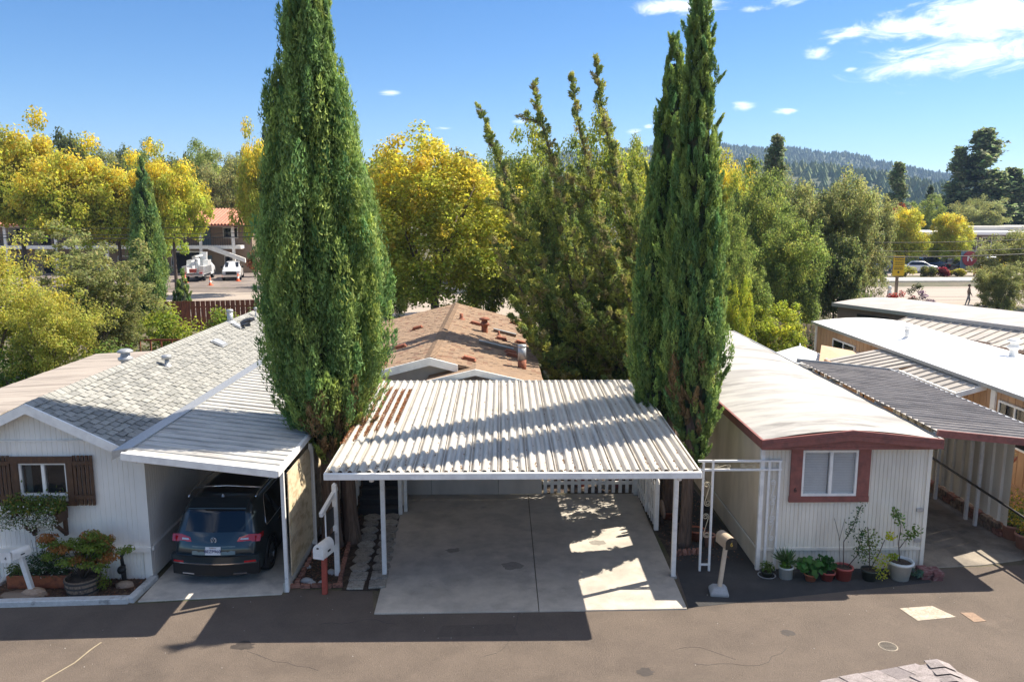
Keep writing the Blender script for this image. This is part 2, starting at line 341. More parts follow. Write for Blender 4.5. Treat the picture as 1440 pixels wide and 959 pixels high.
# ------------------------------------------------------------------ the setting
def poly_sheet(name, pts, z, m, thick=0, kind='structure', bump=0):
    b = MB()
    if thick: b.prism([(x, y, z-thick) for x, y in pts], (0, 0, thick))
    else: b.add([(x, y, z) for x, y in pts], [tuple(range(len(pts)))])
    return tag(b.build(name, m), kind=kind)
def grid_sheet(name, xs, ys, f, m):
    b = MB(); nx, ny = len(xs), len(ys)
    b.add([(x, y, f(x, y)) for y in ys for x in xs], [(j*nx+i, j*nx+i+1, (j+1)*nx+i+1, (j+1)*nx+i) for j in range(ny-1) for i in range(nx-1)], True)
    return tag(b.build(name, m), kind='structure')
poly_sheet('ground', [(-3000, -60), (3000, -60), (3000, 5000), (-3000, 5000)], 0, m_ground)
poly_sheet('park_road', [(-60, -3), (60, -3), (60, 16.3), (11.4, 16.15), (9.05, 15.95), (8.9, 16.6), (5.5, 16.6), (5.35, 21.5), (4.75, 21.5), (4.5, 18.2), (3.75, 17.2), (3.60, 14.28), (-2.44, 14.17), (-2.62, 15.12), (-4.32, 15.22), (-4.34, 14.98), (-7.1, 14.66), (-9.8, 14.5), (-60, 14.4)], .004, m_road)
b = MB()   # darker asphalt on the road apron
poly_sheet('driveway_apron', [(3.62, 14.35), (8.9, 15.35), (8.9, 16.5), (5.52, 16.5), (5.3, 21.3), (4.8, 21.3), (4.5, 17.9), (3.8, 17.0)], .008, m_asph)
# main driveway: two slabs with a joint and a tooled edge
for i, (xa, xb, xc, xd) in enumerate(((-2.44, .70, .70, -2.60), (.715, 3.57, 3.66, .715))):
    y0, y1 = (14.18, 14.23) if i == 0 else (14.23, 14.29)
    sl = MB(); sl.prism([(xa, y0, -.1), (xb, y1, -.1), (xc, 20.6, -.1), (xd, 20.6, -.1)], (0, 0, .13))
    tag(sl.build('driveway_slab', m_conc, bevel=.008), kind='structure')
sl = MB(); sl.prism([(-7.16, 14.72, -.1), (-4.42, 15.0, -.1), (-4.42, 30, -.1), (-7.2, 30, -.1)], (0, 0, .125)); tag(sl.build('carport_floor', m_conc2, bevel=.008), kind='structure')
sl = MB(); sl.prism([(9.12, 16.0, -.1), (10.4, 16.12, -.1), (11.9, 16.5, -.1), (11.9, 30, -.1), (9.12, 30, -.1)], (0, 0, .12)); tag(sl.build('side_driveway', mat('worn_concrete', (.30, .26, .21), .88, .15, 1.5, c2=(.20, .175, .145), bump=.3, bscale=60, fine=.2, c3=(.12, .105, .09), s3=1.4, m3=(.55, .75)), bevel=.008), kind='structure')
poly_sheet('garden_bed', [(-12, 14.6), (-9.7, 14.62), (-7.38, 14.86), (-7.3, 15.75), (-12, 15.75)], .02, m_bark_mulch)
poly_sheet('soil_bed', [(-4.38, 15.25), (-3.25, 15.25), (-3.6, 19), (-3.75, 26), (-4.35, 26)], .012, m_soil)
poly_sheet('soil_strip', [(3.72, 16.6), (4.6, 18.3), (4.85, 21.4), (5.4, 21.5), (5.4, 32), (1.2, 32), (1.2, 20.75), (3.66, 20.65)], .012, m_soil)
poly_sheet('side_yard', [(11.9, 16.4), (13.35, 16.4), (13.35, 33), (11.9, 33)], .008, m_conc)
poly_sheet('concrete_walk', [(-3.25, 15.14), (-2.50, 15.14), (-2.55, 19.1), (-3.6, 19.1)], .008, m_soil)
# white painted kerb round the bed
kb = MB(); kb.bar((-12, 14.52, .05), (-7.33, 14.74, .05), .17, .13); kb.bar((-7.30, 14.70, .052), (-7.24, 15.72, .052), .15, .13)
kb.bar((-10.35, 14.75, .048), (-10.30, 15.9, .048), .12, .10); tag(kb.build('kerb', m_kerb, bevel=.015), kind='structure')
kb = MB(); kb.bar((-4.36, 15.1, .09), (-4.36, 20.5, .09), .10, .22); tag(kb.build('concrete_curb', m_conc2, bevel=.01), kind='structure')
# far street, lots, pavements
poly_sheet('highway', [(-400, 57.5), (400, 57.5), (400, 84), (-400, 74)], .006, m_hwy)
poly_sheet('far_parking_lot', [(-200, 76.5), (-14, 79.5), (-14, 100), (-200, 100)], .010, m_lot)
poly_sheet('far_shoulder', [(-200, 73.6), (-14, 75), (-14, 79), (-200, 76)], .012, m_lot)
poly_sheet('office_parking_lot', [(22, 93), (200, 98), (200, 160), (22, 160)], .010, m_hwy)
pv = MB(); pv.prism([(14, 84.3, 0), (200, 89, 0), (200, 94.5, 0), (14, 88.3, 0)], (0, 0, .13)); tag(pv.build('far_pavement', m_conc2), kind='structure')
b = MB()
for p in (((-90, 62.2), (90, 64.2), .10), ((-90, 67.2), (90, 71.5), .12), ((10, 66.5), (90, 69), .08), ((10, 76.5), (90, 80.5), .07)):
    b.bar((p[0][0], p[0][1], .009), (p[1][0], p[1][1], .009), p[2]*1.6, .006)
for k in range(7):
    x = -33+k*2.9; b.bar((x, 59.5+k % 2, .010), (x+1.6+.4*(k % 3), 61.4+k % 3, .010), .5, .006)
tag(b.build('highway_joint', m_hwy_dark), kind='stuff')
# road details: pale patches, manhole, crack
b = MB(); b.prism([(7.69, 14.27, 0), (8.37, 14.36, 0), (8.60, 13.93, 0), (7.80, 13.80, 0)], (0, 0, .011)); tag(b.build('road_patch', mat('pale_patch', (.40, .34, .27), .9, .15, 5, c2=(.52, .45, .36), fine=.25, c3=(.22, .18, .14), s3=5, m3=(.58, .72))), kind='structure')
b = MB(); b.prism([(8.77, 14.09, 0), (9.02, 14.09, 0), (9.08, 13.77, 0), (8.83, 13.74, 0)], (0, 0, .011)); tag(b.build('road_patch', mat('tan_patch', (.29, .20, .14), .9, .2, 6, fine=.25)), kind='structure')
mh = thing('manhole_cover', 'small round iron utility cover with a pale ring set in the road', 'manhole cover', (6.82, 12.93, 0))
b = MB(); b.lathe((6.82, 12.93, 0), [(.145, .0), (.145, .011), (.160, .011), (.166, .0)], 24, False); b.build('ring', mat('worn_ring', (.36, .31, .24), .8, .25, 20), mh)
b = MB(); b.lathe((6.82, 12.93, 0), [(.0, .010), (.140, .010), (.144, .0)], 24, False)
for k in range(5):
    b.box(6.82-.09, 12.93-.09+k*.045, .010, 6.82+.09, 12.93-.075+k*.045, .014)
b.build('lid', mat('iron_lid', (.10, .085, .07), .8, .3, 30), mh)
b = MB(); crk = [(-7.15, 13.25), (-7.22, 13.0), (-7.28, 12.6), (-7.50, 12.1), (-7.7, 11.4)]
for i in range(4): b.bar((*crk[i], .006), (*crk[i+1], .006), .028, .006)
tag(b.build('road_crack', mat('crack_filler', (.30, .25, .17), .9, .1)), kind='structure')
cr_ = random.Random(11)
for k in range(6):
    x, y = cr_.uniform(-8, 9), cr_.uniform(11.2, 13.9); a = cr_.uniform(-.5, .5); b = MB()
    for j in range(cr_.randint(5, 10)):
        x2, y2 = x+math.cos(a)*.22, y+math.sin(a)*.22; b.bar((x, y, .0045), (x2, y2, .0045), cr_.uniform(.003, .008), .003); x, y = x2, y2; a += cr_.uniform(-.6, .6)
    tag(b.build('road_crack', m_hwy_dark), kind='structure')
m_oil = mat('oil_stain', (.055, .045, .04), .6, .2, 5); m_tarp = mat('road_repair', (.105, .082, .066), .9, .1, 3, fine=.3, bscale=70, bump=.6)
for k, (x, y, r) in enumerate(((-4.6, 13.1, .22), (2.4, 12.2, .16), (.2, 16.2, .25), (-1.1, 17.0, .18), (2.2, 17.4, .20), (5.2, 13.4, .14))):
    b = MB(); n_ = 18; zz = .0315 if y > 14.3 else .0058; vs = [(x+r*cr_.uniform(.6, 1.15)*math.cos(6.283*i/n_), y+r*.8*cr_.uniform(.6, 1.15)*math.sin(6.283*i/n_), zz) for i in range(n_)]; b.add(vs, [tuple(range(n_))]); tag(b.build('oil_stain', m_oil if y < 14.3 else mat('slab_stain%d' % k, (.26, .24, .21), .8, .15, 6), None), kind='structure')
b = MB(); b.add([(-1.2, 13.35, .0052), (.3, 13.4, .0052), (.2, 13.8, .0052), (-1.1, 13.75, .0052)], [(0, 1, 2, 3)]); tag(b.build('road_repair', m_tarp), kind='structure')
# distant hills
def ridge(x, pts):
    for (xa, ha), (xb, hb) in zip(pts, pts[1:]):
        if xa <= x <= xb:
            t = (x-xa)/(xb-xa); t = t*t*(3-2*t); return ha+(hb-ha)*t
    return pts[0][1] if x < pts[0][0] else pts[-1][1]
H1 = [(-900, 36), (-560, 38), (-300, 34), (-150, 34), (0, 44), (140, 46), (230, 52), (330, 50), (420, 40), (520, 22), (640, 10), (900, 4)]
H2 = [(-2500, 40), (-900, 50), (-300, 70), (0, 112), (260, 140), (420, 150), (560, 150), (740, 128), (960, 86), (1250, 62), (2500, 40)]
def hill_f(Y0, depth, pts, amp):
    def f(x, y):
        t = max(0, min(1, 1-abs(y-Y0)/depth)); t = t*t*(3-2*t)
        return -1+t*(ridge(x, pts)+amp*math.sin(x*.021+y*.01)+amp*.6*math.sin(x*.047+1.3)*math.cos(y*.02))
    return f
m_hill = mat('hill_brush', (.05, .07, .03), .95, .3, .02, c2=(.09, .09, .04))
hillA = hill_f(900, 420, H1, 4); hillB = hill_f(1900, 800, H2, 6)
grid_sheet('near_hill', list(np.linspace(-1000, 1000, 60)), list(np.linspace(470, 1330, 22)), hillA, m_hill)
grid_sheet('far_hill', list(np.linspace(-2600, 2600, 90)), list(np.linspace(1080, 2720, 26)), hillB, m_hill)

# ------------------------------------------------------------------ foliage
def jit(c, n, hv=.15, sat=.1):
    c = np.asarray(c)[None, :]*(1+rng.normal(0, hv, (n, 1)))
    c = c*(1+rng.normal(0, sat, (n, 3))); return np.clip(c, .003, 1)
def leaf_mesh(name, P, Nn, size, C, m, T=None, asp=.6, tri=False, offs=Vector((0, 0, 0))):
    n = len(P); P = P-np.array(offs)
    if T is None: T = rng.normal(size=(n, 3))
    T = T-Nn*np.sum(T*Nn, 1, keepdims=True); T /= np.linalg.norm(T, axis=1, keepdims=True)+1e-9
    B = np.cross(Nn, T); s = np.asarray(size).reshape(-1, 1)*np.ones((n, 1))
    if tri:
        V = np.stack([P-T*s*.35-B*s*asp*.5, P-T*s*.35+B*s*asp*.5, P+T*s*.65], 1).reshape(-1, 3); k = 3
    else:
        V = np.stack([P-T*s*.5, P-B*s*asp*.5+Nn*s*.06, P+T*s*.5, P+B*s*asp*.5+Nn*s*.06], 1).reshape(-1, 3); k = 4
    me = bpy.data.meshes.new(name); me.vertices.add(n*k); me.vertices.foreach_set('co', V.astype(np.float32).ravel())
    me.loops.add(n*k); me.loops.foreach_set('vertex_index', np.arange(n*k, dtype=np.int32))
    me.polygons.add(n); me.polygons.foreach_set('loop_start', np.arange(0, n*k, k, dtype=np.int32))
    me.update(calc_edges=True)
    a = me.attributes.new('tint', 'FLOAT_COLOR', 'FACE'); c4 = np.ones((n, 4), np.float32); c4[:, :3] = C
    a.data.foreach_set('color', c4.ravel()); me.materials.append(m); return me
def unit(n):
    v = rng.normal(size=(n, 3)); return v/np.linalg.norm(v, axis=1, keepdims=True)
def clump_leaves(cen, rad, ccol, per, lsize, flat=.8, hv=.16, tilt=.55):
    """leaves scattered on and in a set of clumps; returns P,N,S,C"""
    k = len(cen); n = k*per; idx = np.repeat(np.arange(k), per)
    d = unit(n); r = rng.random(n)**.45; d2 = d.copy(); d2[:, 2] *= flat
    P = cen[idx]+d2*(rad[idx]*r)[:, None]
    N = d*(.5)+unit(n)*tilt; N[:, 2] += .35; N /= np.linalg.norm(N, axis=1, keepdims=True)
    C = ccol[idx]*(1+rng.normal(0, hv, (n, 1)))*(1+rng.normal(0, .07, (n, 3)))
    S = lsize*(.7+.6*rng.random(n)); return P, N, S, np.clip(C, .004, 1)
def crown_clumps(R3, n, shell=.55, lump=.16, cr=(.16, .30), low=-.75, seed=None):
    d = unit(n*2); d = d[d[:, 2] > low][:n]; k = len(d)
    r = shell+(1-shell)*rng.random(k)
    ph = rng.random(6)*6.28
    lob = 1+lump*(np.sin(d[:, 0]*4+ph[0])*np.sin(d[:, 1]*4+ph[1])+np.sin(d[:, 2]*5+ph[2]+d[:, 0]*3)*.7)+rng.normal(0, lump*.35, k)
    cen = d*(r*lob)[:, None]*np.array(R3)
    rad = (cr[0]+(cr[1]-cr[0])*rng.random(k))*min(R3[0], R3[2]); return cen, rad
def limbs_mb(h0, top, spread, r, n=6, base=(0, 0, 0)):
    b = MB(); bx, by, bz = base; lean = rng.normal(0, .04, 2)*h0
    mid = (bx+lean[0], by+lean[1], bz+h0)
    b.tube([(bx, by, bz-.1), (bx+lean[0]*.4, by+lean[1]*.4, bz+h0*.5), mid], [r*1.25, r, r*.8], 8)
    for k in range(n):
        a = 6.28*k/n+rng.random()*.8; q = spread*(.55+.4*rng.random()); t = top*(.6+.35*rng.random())
        p1 = (mid[0]+math.cos(a)*q*.4, mid[1]+math.sin(a)*q*.4, mid[2]+(t-h0)*.45)
        p2 = (mid[0]+math.cos(a+.3)*q, mid[1]+math.sin(a+.3)*q, bz+t)
        b.tube([(mid[0], mid[1], mid[2]-.15), p1, p2], [r*.5, r*.32, r*.10], 5)
    b.tube([(mid[0], mid[1], mid[2]-.1), (mid[0]+.2, mid[1], bz+top*.9)], [r*.6, r*.12], 5)
    return b
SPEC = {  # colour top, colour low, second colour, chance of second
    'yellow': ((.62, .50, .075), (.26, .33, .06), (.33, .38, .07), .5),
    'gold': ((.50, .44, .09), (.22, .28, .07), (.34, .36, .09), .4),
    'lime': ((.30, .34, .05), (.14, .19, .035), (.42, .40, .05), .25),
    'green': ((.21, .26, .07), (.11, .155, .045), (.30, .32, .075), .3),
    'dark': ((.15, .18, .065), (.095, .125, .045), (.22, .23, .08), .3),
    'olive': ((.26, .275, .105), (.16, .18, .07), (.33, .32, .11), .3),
    'red': ((.22, .04, .03), (.14, .04, .03), (.25, .09, .03), .3),
    'bright': ((.29, .32, .06), (.13, .17, .04), (.40, .38, .06), .25),
}
def broad_mesh(kind, R3, nclump, per, lsize, h0, low=-.75, cr=(.16, .30), shell=.55, trunk_r=.2, flat=.8, lump=.16):
    """returns (crown mesh, trunk mesh) with its origin at the trunk foot; R3 crown half sizes, h0 clear trunk"""
    top_c, low_c, alt, pa = [np.array(c) if not isinstance(c, float) else c for c in SPEC[kind]]
    cen, rad = crown_clumps(R3, nclump, shell, lump, cr, low)
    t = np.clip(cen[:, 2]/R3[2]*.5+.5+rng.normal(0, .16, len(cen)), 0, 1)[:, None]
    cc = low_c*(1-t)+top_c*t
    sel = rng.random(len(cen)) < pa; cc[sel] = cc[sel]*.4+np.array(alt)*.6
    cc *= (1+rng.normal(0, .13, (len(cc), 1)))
    zc = h0+R3[2]*(-low)*.92
    cen[:, 2] += zc
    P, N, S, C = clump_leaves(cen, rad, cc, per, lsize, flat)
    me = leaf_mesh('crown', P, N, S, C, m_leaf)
    tb = limbs_mb(h0, zc+R3[2]*.6, min(R3[0], R3[1])*.8, trunk_r)
    return me, tb.mesh('trunk', m_bark2), zc+R3[2]
def plant_tree(name, meshes, loc, label, cat, sc3=(1, 1, 1), rz=0, group=None):
    o = thing(name, label, cat, loc, group); o.scale = sc3; o.rotation_euler = (0, 0, rz)
    a = bpy.data.objects.new('crown', meshes[0]); col.objects.link(a); a.parent = o
    if meshes[1]: c = bpy.data.objects.new('trunk', meshes[1]); col.objects.link(c); c.parent = o
    return o
def cypress(loc, H, prof, label, nplume=900, per=85, pl=(.45, .95), pr=.13, ls=.10, hue=0, seedlean=(0, 0), trunks=None, tr=.22, side=None, gname=None, brown=0):
    """columnar cypress: upswept plumes of fine foliage over a dense inner mass. prof: [(z, radius)]"""
    root = thing('cypress_tree', label, 'tree', loc, gname)
    zs = np.array([p[0] for p in prof]); rs = np.array([p[1] for p in prof])
    # pick heights in proportion to radius
    zg = np.linspace(zs[0], zs[-1], 400); rg = np.interp(zg, zs, rs)+.08; cdf = np.cumsum(rg); cdf /= cdf[-1]
    z0 = np.interp(rng.random(nplume), cdf, zg); th = rng.random(nplume)*2*np.pi
    ph = rng.random(5)*6.28
    lob = 1+.10*np.sin(3*th+ph[0]+z0*.5)+.08*np.sin(5*th+ph[1]-z0*.9)+.09*np.sin(9*th+ph[2]+z0*.8)+.06*np.sin(15*th+ph[3]-z0*1.1)+rng.normal(0, .06, nplume)
    depth = np.where(rng.random(nplume) < .4, .66+.22*rng.random(nplume), .92+.12*rng.random(nplume))
    r0 = np.interp(z0, zs, rs)*lob*depth
    L = pl[0]+(pl[1]-pl[0])*rng.random(nplume); L *= np.clip(np.interp(z0, zs, rs)*1.2, .45, 1)
    z1 = np.minimum(z0+L, zs[-1]+.25); r1 = np.interp(z1, zs, rs)*lob*depth+.02+.17*rng.random(nplume)*(rng.random(nplume) < .5)
    stray = rng.random(nplume) < .03; r1[stray] += .22
    A = np.stack([r0*np.cos(th), r0*np.sin(th), z0], 1); dth = rng.normal(0, .10, nplume)/np.maximum(r1, .3)
    B = np.stack([r1*np.cos(th+dth), r1*np.sin(th+dth), z1], 1)
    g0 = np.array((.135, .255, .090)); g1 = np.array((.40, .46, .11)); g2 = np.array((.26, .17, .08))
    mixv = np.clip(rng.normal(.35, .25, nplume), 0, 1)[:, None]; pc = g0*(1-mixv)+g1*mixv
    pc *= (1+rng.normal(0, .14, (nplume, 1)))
    if brown:
        az = np.cos(th-brown[0]); bz = np.exp(-((z0-brown[1])/brown[2])**2)
        bm = (rng.random(nplume) < brown[3]*np.clip(az, 0, 1)*bz); pc[bm] = g2*(.8+.4*rng.random((bm.sum(), 1)))
    idx = np.repeat(np.arange(nplume), per); n = len(idx)
    t = rng.random(n)**.85; wid = pr*(L[idx]/.7)*np.sin(np.pi*np.clip(.18+.80*t, 0, 1))**.7
    d = unit(n); ax = B-A; ax /= np.linalg.norm(ax, axis=1, keepdims=True); axl = ax[idx]
    d = d-axl*np.sum(d*axl, 1, keepdims=True); d /= np.linalg.norm(d, axis=1, keepdims=True)
    q = (rng.random(n)**.4)
    P = A[idx]+(B-A)[idx]*t[:, None]+d*(wid*q)[:, None]
    T = axl*1.3+d*.55+rng.normal(0, .25, (n, 3)); N = d*.8+rng.normal(0, .45, (n, 3)); N /= np.linalg.norm(N, axis=1, keepdims=True)
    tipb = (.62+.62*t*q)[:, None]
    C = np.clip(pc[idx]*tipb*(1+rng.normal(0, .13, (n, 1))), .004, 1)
    lean = np.array([seedlean[0], seedlean[1], 0])
    P = P+lean*((P[:, 2]-zs[0])/(zs[-1]-zs[0]))[:, None]
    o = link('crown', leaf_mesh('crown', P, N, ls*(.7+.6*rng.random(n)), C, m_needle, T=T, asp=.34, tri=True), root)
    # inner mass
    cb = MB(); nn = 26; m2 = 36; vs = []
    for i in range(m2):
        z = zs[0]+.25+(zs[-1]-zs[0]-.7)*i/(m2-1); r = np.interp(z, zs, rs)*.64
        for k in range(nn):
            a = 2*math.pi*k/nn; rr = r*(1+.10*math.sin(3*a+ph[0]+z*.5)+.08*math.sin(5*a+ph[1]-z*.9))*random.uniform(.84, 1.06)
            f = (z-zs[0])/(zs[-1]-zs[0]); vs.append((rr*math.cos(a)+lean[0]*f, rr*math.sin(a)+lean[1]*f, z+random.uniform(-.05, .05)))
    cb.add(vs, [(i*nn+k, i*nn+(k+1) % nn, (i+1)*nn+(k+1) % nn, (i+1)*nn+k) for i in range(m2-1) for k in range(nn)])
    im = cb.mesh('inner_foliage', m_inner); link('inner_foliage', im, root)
    for (dx, dy, r, h) in (trunks or [(0, 0, tr, zs[0]+1.2)]):
        tb = MB(); pts = [(dx, dy, -.1), (dx*.98, dy, .12), (dx*.9, dy, .6), (dx*.8, dy*.8, h*.6), (dx*.55, dy*.5, h)]
        tb.tube(pts, [r*1.55, r*1.25, r, r*.9, r*.7], 10)
        for k in range(7):   # fluted ridges of the bark
            a = 6.28*k/7; tb.tube([(p[0]+math.cos(a)*r*w, p[1]+math.sin(a)*r*w, p[2]) for p, w in zip(pts, (1.45, 1.15, .93, .84, .64))], r*.17, 4)
        link('trunk', tb.mesh('trunk', m_bark), root)
    return root
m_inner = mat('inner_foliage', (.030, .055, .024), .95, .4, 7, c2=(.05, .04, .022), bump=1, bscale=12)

# ------------------------------------------------------------------ building helpers
def rib_wall(parent, p0, p1, z0, z1, m, pitch=.1, gw=.02, depth=.014, panel=1.22, name='siding_panel', thick=.04):
    """board wall from p0 to p1 (x,y); outward is to the right of p0->p1... the side given by (dy,-dx). z1 number or f(s)"""
    p0 = Vector((*p0, 0)); p1 = Vector((*p1, 0)); Lw = (p1-p0).length; u = (p1-p0)/Lw; n = Vector((u.y, -u.x, 0))
    zt = z1 if callable(z1) else (lambda s: z1); zb = z0 if callable(z0) else (lambda s: z0)
    k = max(1, round(Lw/panel)); w = Lw/k
    for i in range(k):
        a, e = i*w+.002, (i+1)*w-.002; ss = [(a, 0)]; s = a+pitch*.5
        while s+gw < e:
            ss += [(s, 0), (s+gw*.25, -depth), (s+gw*.75, -depth), (s+gw, 0)]; s += pitch
        ss.append((e, 0)); ss = [(a, -thick)]+ss+[(e, -thick)]
        b = MB(); vs = []
        for s, o in ss:
            q = p0+u*s+n*o; vs += [(q.x, q.y, zb(s)), (q.x, q.y, zt(s))]
        b.add(vs, [(2*j, 2*j+2, 2*j+3, 2*j+1) for j in range(len(ss)-1)])
        b.build(name, m, parent)
def shingles(parent, O, u, d, L, W, m, e=.15, w=.30, th=.014, nobj=290, name='shingle', zfun=None, stuff=True, stagger=.5, clipf=None, gap=.012, m2=None, f2=.35):
    O = Vector(O); u = Vector(u).normalized(); d = Vector(d).normalized(); n = u.cross(d)
    if n.z < 0: n = -n
    camp = Vector((0, 0, CH)); rows = int(W/e); items = []
    for j in range(rows):
        off = (stagger if j % 2 else 0)*w; i = 0; s = -off
        while s < L:
            a, bb = max(0, s), min(L, s+w); s += w
            if bb-a < .04: continue
            c = O+u*(a+bb)/2+d*(W-(j+.5)*e)
            if clipf and not clipf(c): continue
            items.append(((c-camp).length, c, bb-a))
    items.sort(key=lambda t: t[0])
    def tab(b, c, ww, M=None):
        x = ww/2-gap/2; y = e*.56; j = random.uniform(-.003, .003)
        j = random.choice((-.5, 0, 0, .45))*th
        vs = [(-x, -y, 0), (x, -y, 0), (x, y, 0), (-x, y, 0), (-x, -y, .002), (x, -y, .002), (x, y, th+j), (-x, y, th+j)]
        vs = [c+u*v[0]+d*v[1]+n*v[2] for v in vs]
        b.add(vs, [(4, 5, 6, 7), (3, 2, 6, 7)[::-1], (0, 3, 7, 4), (1, 2, 6, 5)[::-1]])
    base = {}
    off = woff(parent)
    Mr = Matrix((u if u.cross(d).dot(n) > 0 else -u, d, n)).transposed()
    for dist, c, ww in items[:nobj]:
        jk = random.choice((-.5, 0, 0, .45))*th; mm_ = m2 if (m2 and random.random() < f2) else m; key = (round(ww, 2), jk, mm_.name)
        if key not in base:
            b = MB(); x = ww/2-gap/2; y = e*.56
            b.add([(-x, -y, 0), (x, -y, 0), (x, y, 0), (-x, y, 0), (-x, -y, .002), (x, -y, .002), (x, y, th+jk), (-x, y, th+jk)], [(4, 5, 6, 7), (3, 2, 6, 7)[::-1], (0, 3, 7, 4), (1, 2, 6, 5)[::-1]])
            base[key] = b.mesh(name, mm_)
        o = bpy.data.objects.new(name, base[key]); col.objects.link(o); o.parent = parent; o.location = c+n*random.uniform(0, .003)-off
        o.rotation_euler = (Mr @ Matrix.Rotation(random.uniform(-.008, .008), 3, 'Z')).to_euler()
    if stuff and len(items) > nobj:
        b = MB(); b2 = MB()
        for dist, c, ww in items[nobj:]: tab(b2 if m2 and random.random() < f2 else b, c, ww)
        for q_, mq in ((b, m), (b2, m2)):
            if q_.v: tag(q_.build(name+'_field', mq, parent), kind='stuff')
def pan_roof(parent, x0, z0, x1, z1, ys, m, th=.004, lip=.045, name='roof_pan', sag=0):
    """metal pans running across (along X) laid side by side along Y, each with an upstanding edge"""
    bases = {}
    for ya, yb in zip(ys, ys[1:]):
        w = yb-ya; key = round(w, 3)
        if key not in bases:
            b = MB(); f = w
            prof = [(0, 0), (0, lip), (.018, lip), (.018, .004), (f*.35, .004), (f*.38, .012), (f*.42, .012), (f*.45, .004), (f*.70, .004), (f*.73, .012), (f*.77, .012), (f*.8, .004), (f-.002, .004)]
            b.sheet([(0, y, z) for y, z in prof], (x1-x0, 0, z1-z0)); bases[key] = b.mesh(name, m)
        o = bpy.data.objects.new(name, bases[key]); col.objects.link(o); o.parent = parent
        o.location = Vector((x0, ya, z0+random.uniform(-.003, .003)))-woff(parent)
def vent_pipe(loc, label, h=.35, r=.07, cap=True, m=None, name='roof_vent', cat='roof vent', capr=1.9):
    m = m or m_galv; o = thing(name, label, cat, loc); x, y, z = loc
    b = MB(); b.tube([(x, y, z-.15), (x, y, z+h)], r, 12); b.build('pipe', m, o)
    b = MB(); b.lathe((x, y, z), [(r*2.2, -.02), (r*1.3, .05), (r*1.02, .06)], 12); b.build('flashing', m, o)
    if cap:
        b = MB(); b.lathe((x, y, z+h), [(r*1.02, -.03), (r*capr, -.01), (r*capr, .05), (r*capr*.9, .075), (0, .09)], 14); b.build('cap', m, o)
    return o
def turbine(loc, label, s=1.0, m=None):
    m = m or m_galv; x, y, z = loc; o = thing('turbine_vent', label, 'roof vent', loc)
    b = MB(); b.lathe((x, y, z), [(.13*s, -.15), (.12*s, .22*s)], 14); b.build('base', m, o)
    b = MB(); b.lathe((x, y, z), [(.13*s, .22*s), (.19*s, .26*s), (.20*s, .32*s), (.13*s, .36*s), (.11*s, .46*s)], 14); b.build('collar', m, o)
    b = MB(); b.lathe((x, y, z), [(.10*s, .45*s), (.20*s, .47*s), (.21*s, .51*s), (.12*s, .56*s), (0, .57*s)], 14); b.build('cap', m, o)
    return o
def flat_vent(loc, label, slope_axis, m=None, w=.34, l=.4, h=.09, group=None):
    m = m or m_galv; x, y, z = loc; o = thing('flat_vent', label, 'roof vent', loc, group)
    b = MB(); n = Vector(slope_axis); n.normalize(); a = Vector((0, 1, 0)); c = a.cross(n).normalized(); M = Matrix.Translation((x, y, z))@Matrix((c, a, n)).transposed().to_4x4()
    b.box(-w/2, -l/2, -.03, w/2, l/2, h*.6, M); b.build('hood', m, o, bevel=.01)
    b = MB(); b.box(-w*.62, -l*.6, -.01, w*.62, l*.6, .014, M); b.build('flange', m, o)
    return o
def window(parent, x0, x1, z0, z1, y, m_fr, split=.5, curtain=None, room=None, fr=.045, depth=.06, mg=None):
    """window in a wall facing -Y; frame, two panes, reveal and a shallow room behind"""
    w = bpy.data.objects.new('window', None); col.objects.link(w); w.parent = parent; w.location = Vector((x0, y, z0))-woff(parent)
    b = MB()
    xm = x0+(x1-x0)*split
    for a in ((x0, z0, x1, z0+fr), (x0, z1-fr, x1, z1), (x0, z0+fr, x0+fr, z1-fr), (x1-fr, z0+fr, x1, z1-fr), (xm-fr*.7, z0+fr, xm+fr*.7, z1-fr)):
        b.box(a[0], y-.03, a[1], a[2], y+depth, a[3])
    b.build('frame', m_fr, w)
    for a, c in ((x0+fr, xm-fr*.7), (xm+fr*.7, x1-fr)):
        q = MB(); q.box(a, y+.012, z0+fr, c, y+.018, z1-fr); q.build('pane', mg or m_glass, w)
    return w

# ------------------------------------------------------------------ white house on the left
HA = thing('white_house', 'white gabled mobile home with grey shingle roof and brown shuttered window', 'house', (-9.38, 15.7, 0))
SA = .49; RX, RZ, EX = -9.38, 3.86, -7.36
gz = lambda s: RZ-.05-SA*abs((-11.45+s)-RX)
rib_wall(HA, (-11.45, 15.7), (-10.0, 15.7), .72, lambda s: RZ-.08-SA*abs((-11.45+s)-RX), m_white, .105, .012, .010)
# wall pieces round the window: below, above and right
WX0, WX1, WZ0, WZ1 = -9.80, -8.83, 1.86, 2.56
rib_wall(HA, (-10.0, 15.7), (-9.80, 15.7), .72, lambda s: RZ-.08-SA*abs((-10.0+s)-RX), m_white, .105, .012, .010)
rib_wall(HA, (WX0, 15.7), (WX1, 15.7), .72, WZ0, m_white, .105, .012, .010, 1.0)
rib_wall(HA, (WX0, 15.7), (WX1, 15.7), WZ1, lambda s: RZ-.08-SA*abs((WX0+s)-RX), m_white, .105, .012, .010, 1.0)
rib_wall(HA, (WX1, 15.7), (-7.31, 15.7), .72, lambda s: RZ-.08-SA*abs((WX1+s)-RX), m_white, .105, .012, .010, 1.5)
rib_wall(HA, (-11.45, 15.70), (-7.31, 15.70), 0, .64, m_white, .075, .026, .020, 1.22, 'skirt_panel')
rib_wall(HA, (-7.29, 15.72), (-7.29, 30), .72, 2.86, m_white, .105, .014, .012, 1.22)
rib_wall(HA, (-7.28, 15.72), (-7.28, 30), 0.03, .64, m_white, .075, .018, .012, 1.22, 'skirt_panel')
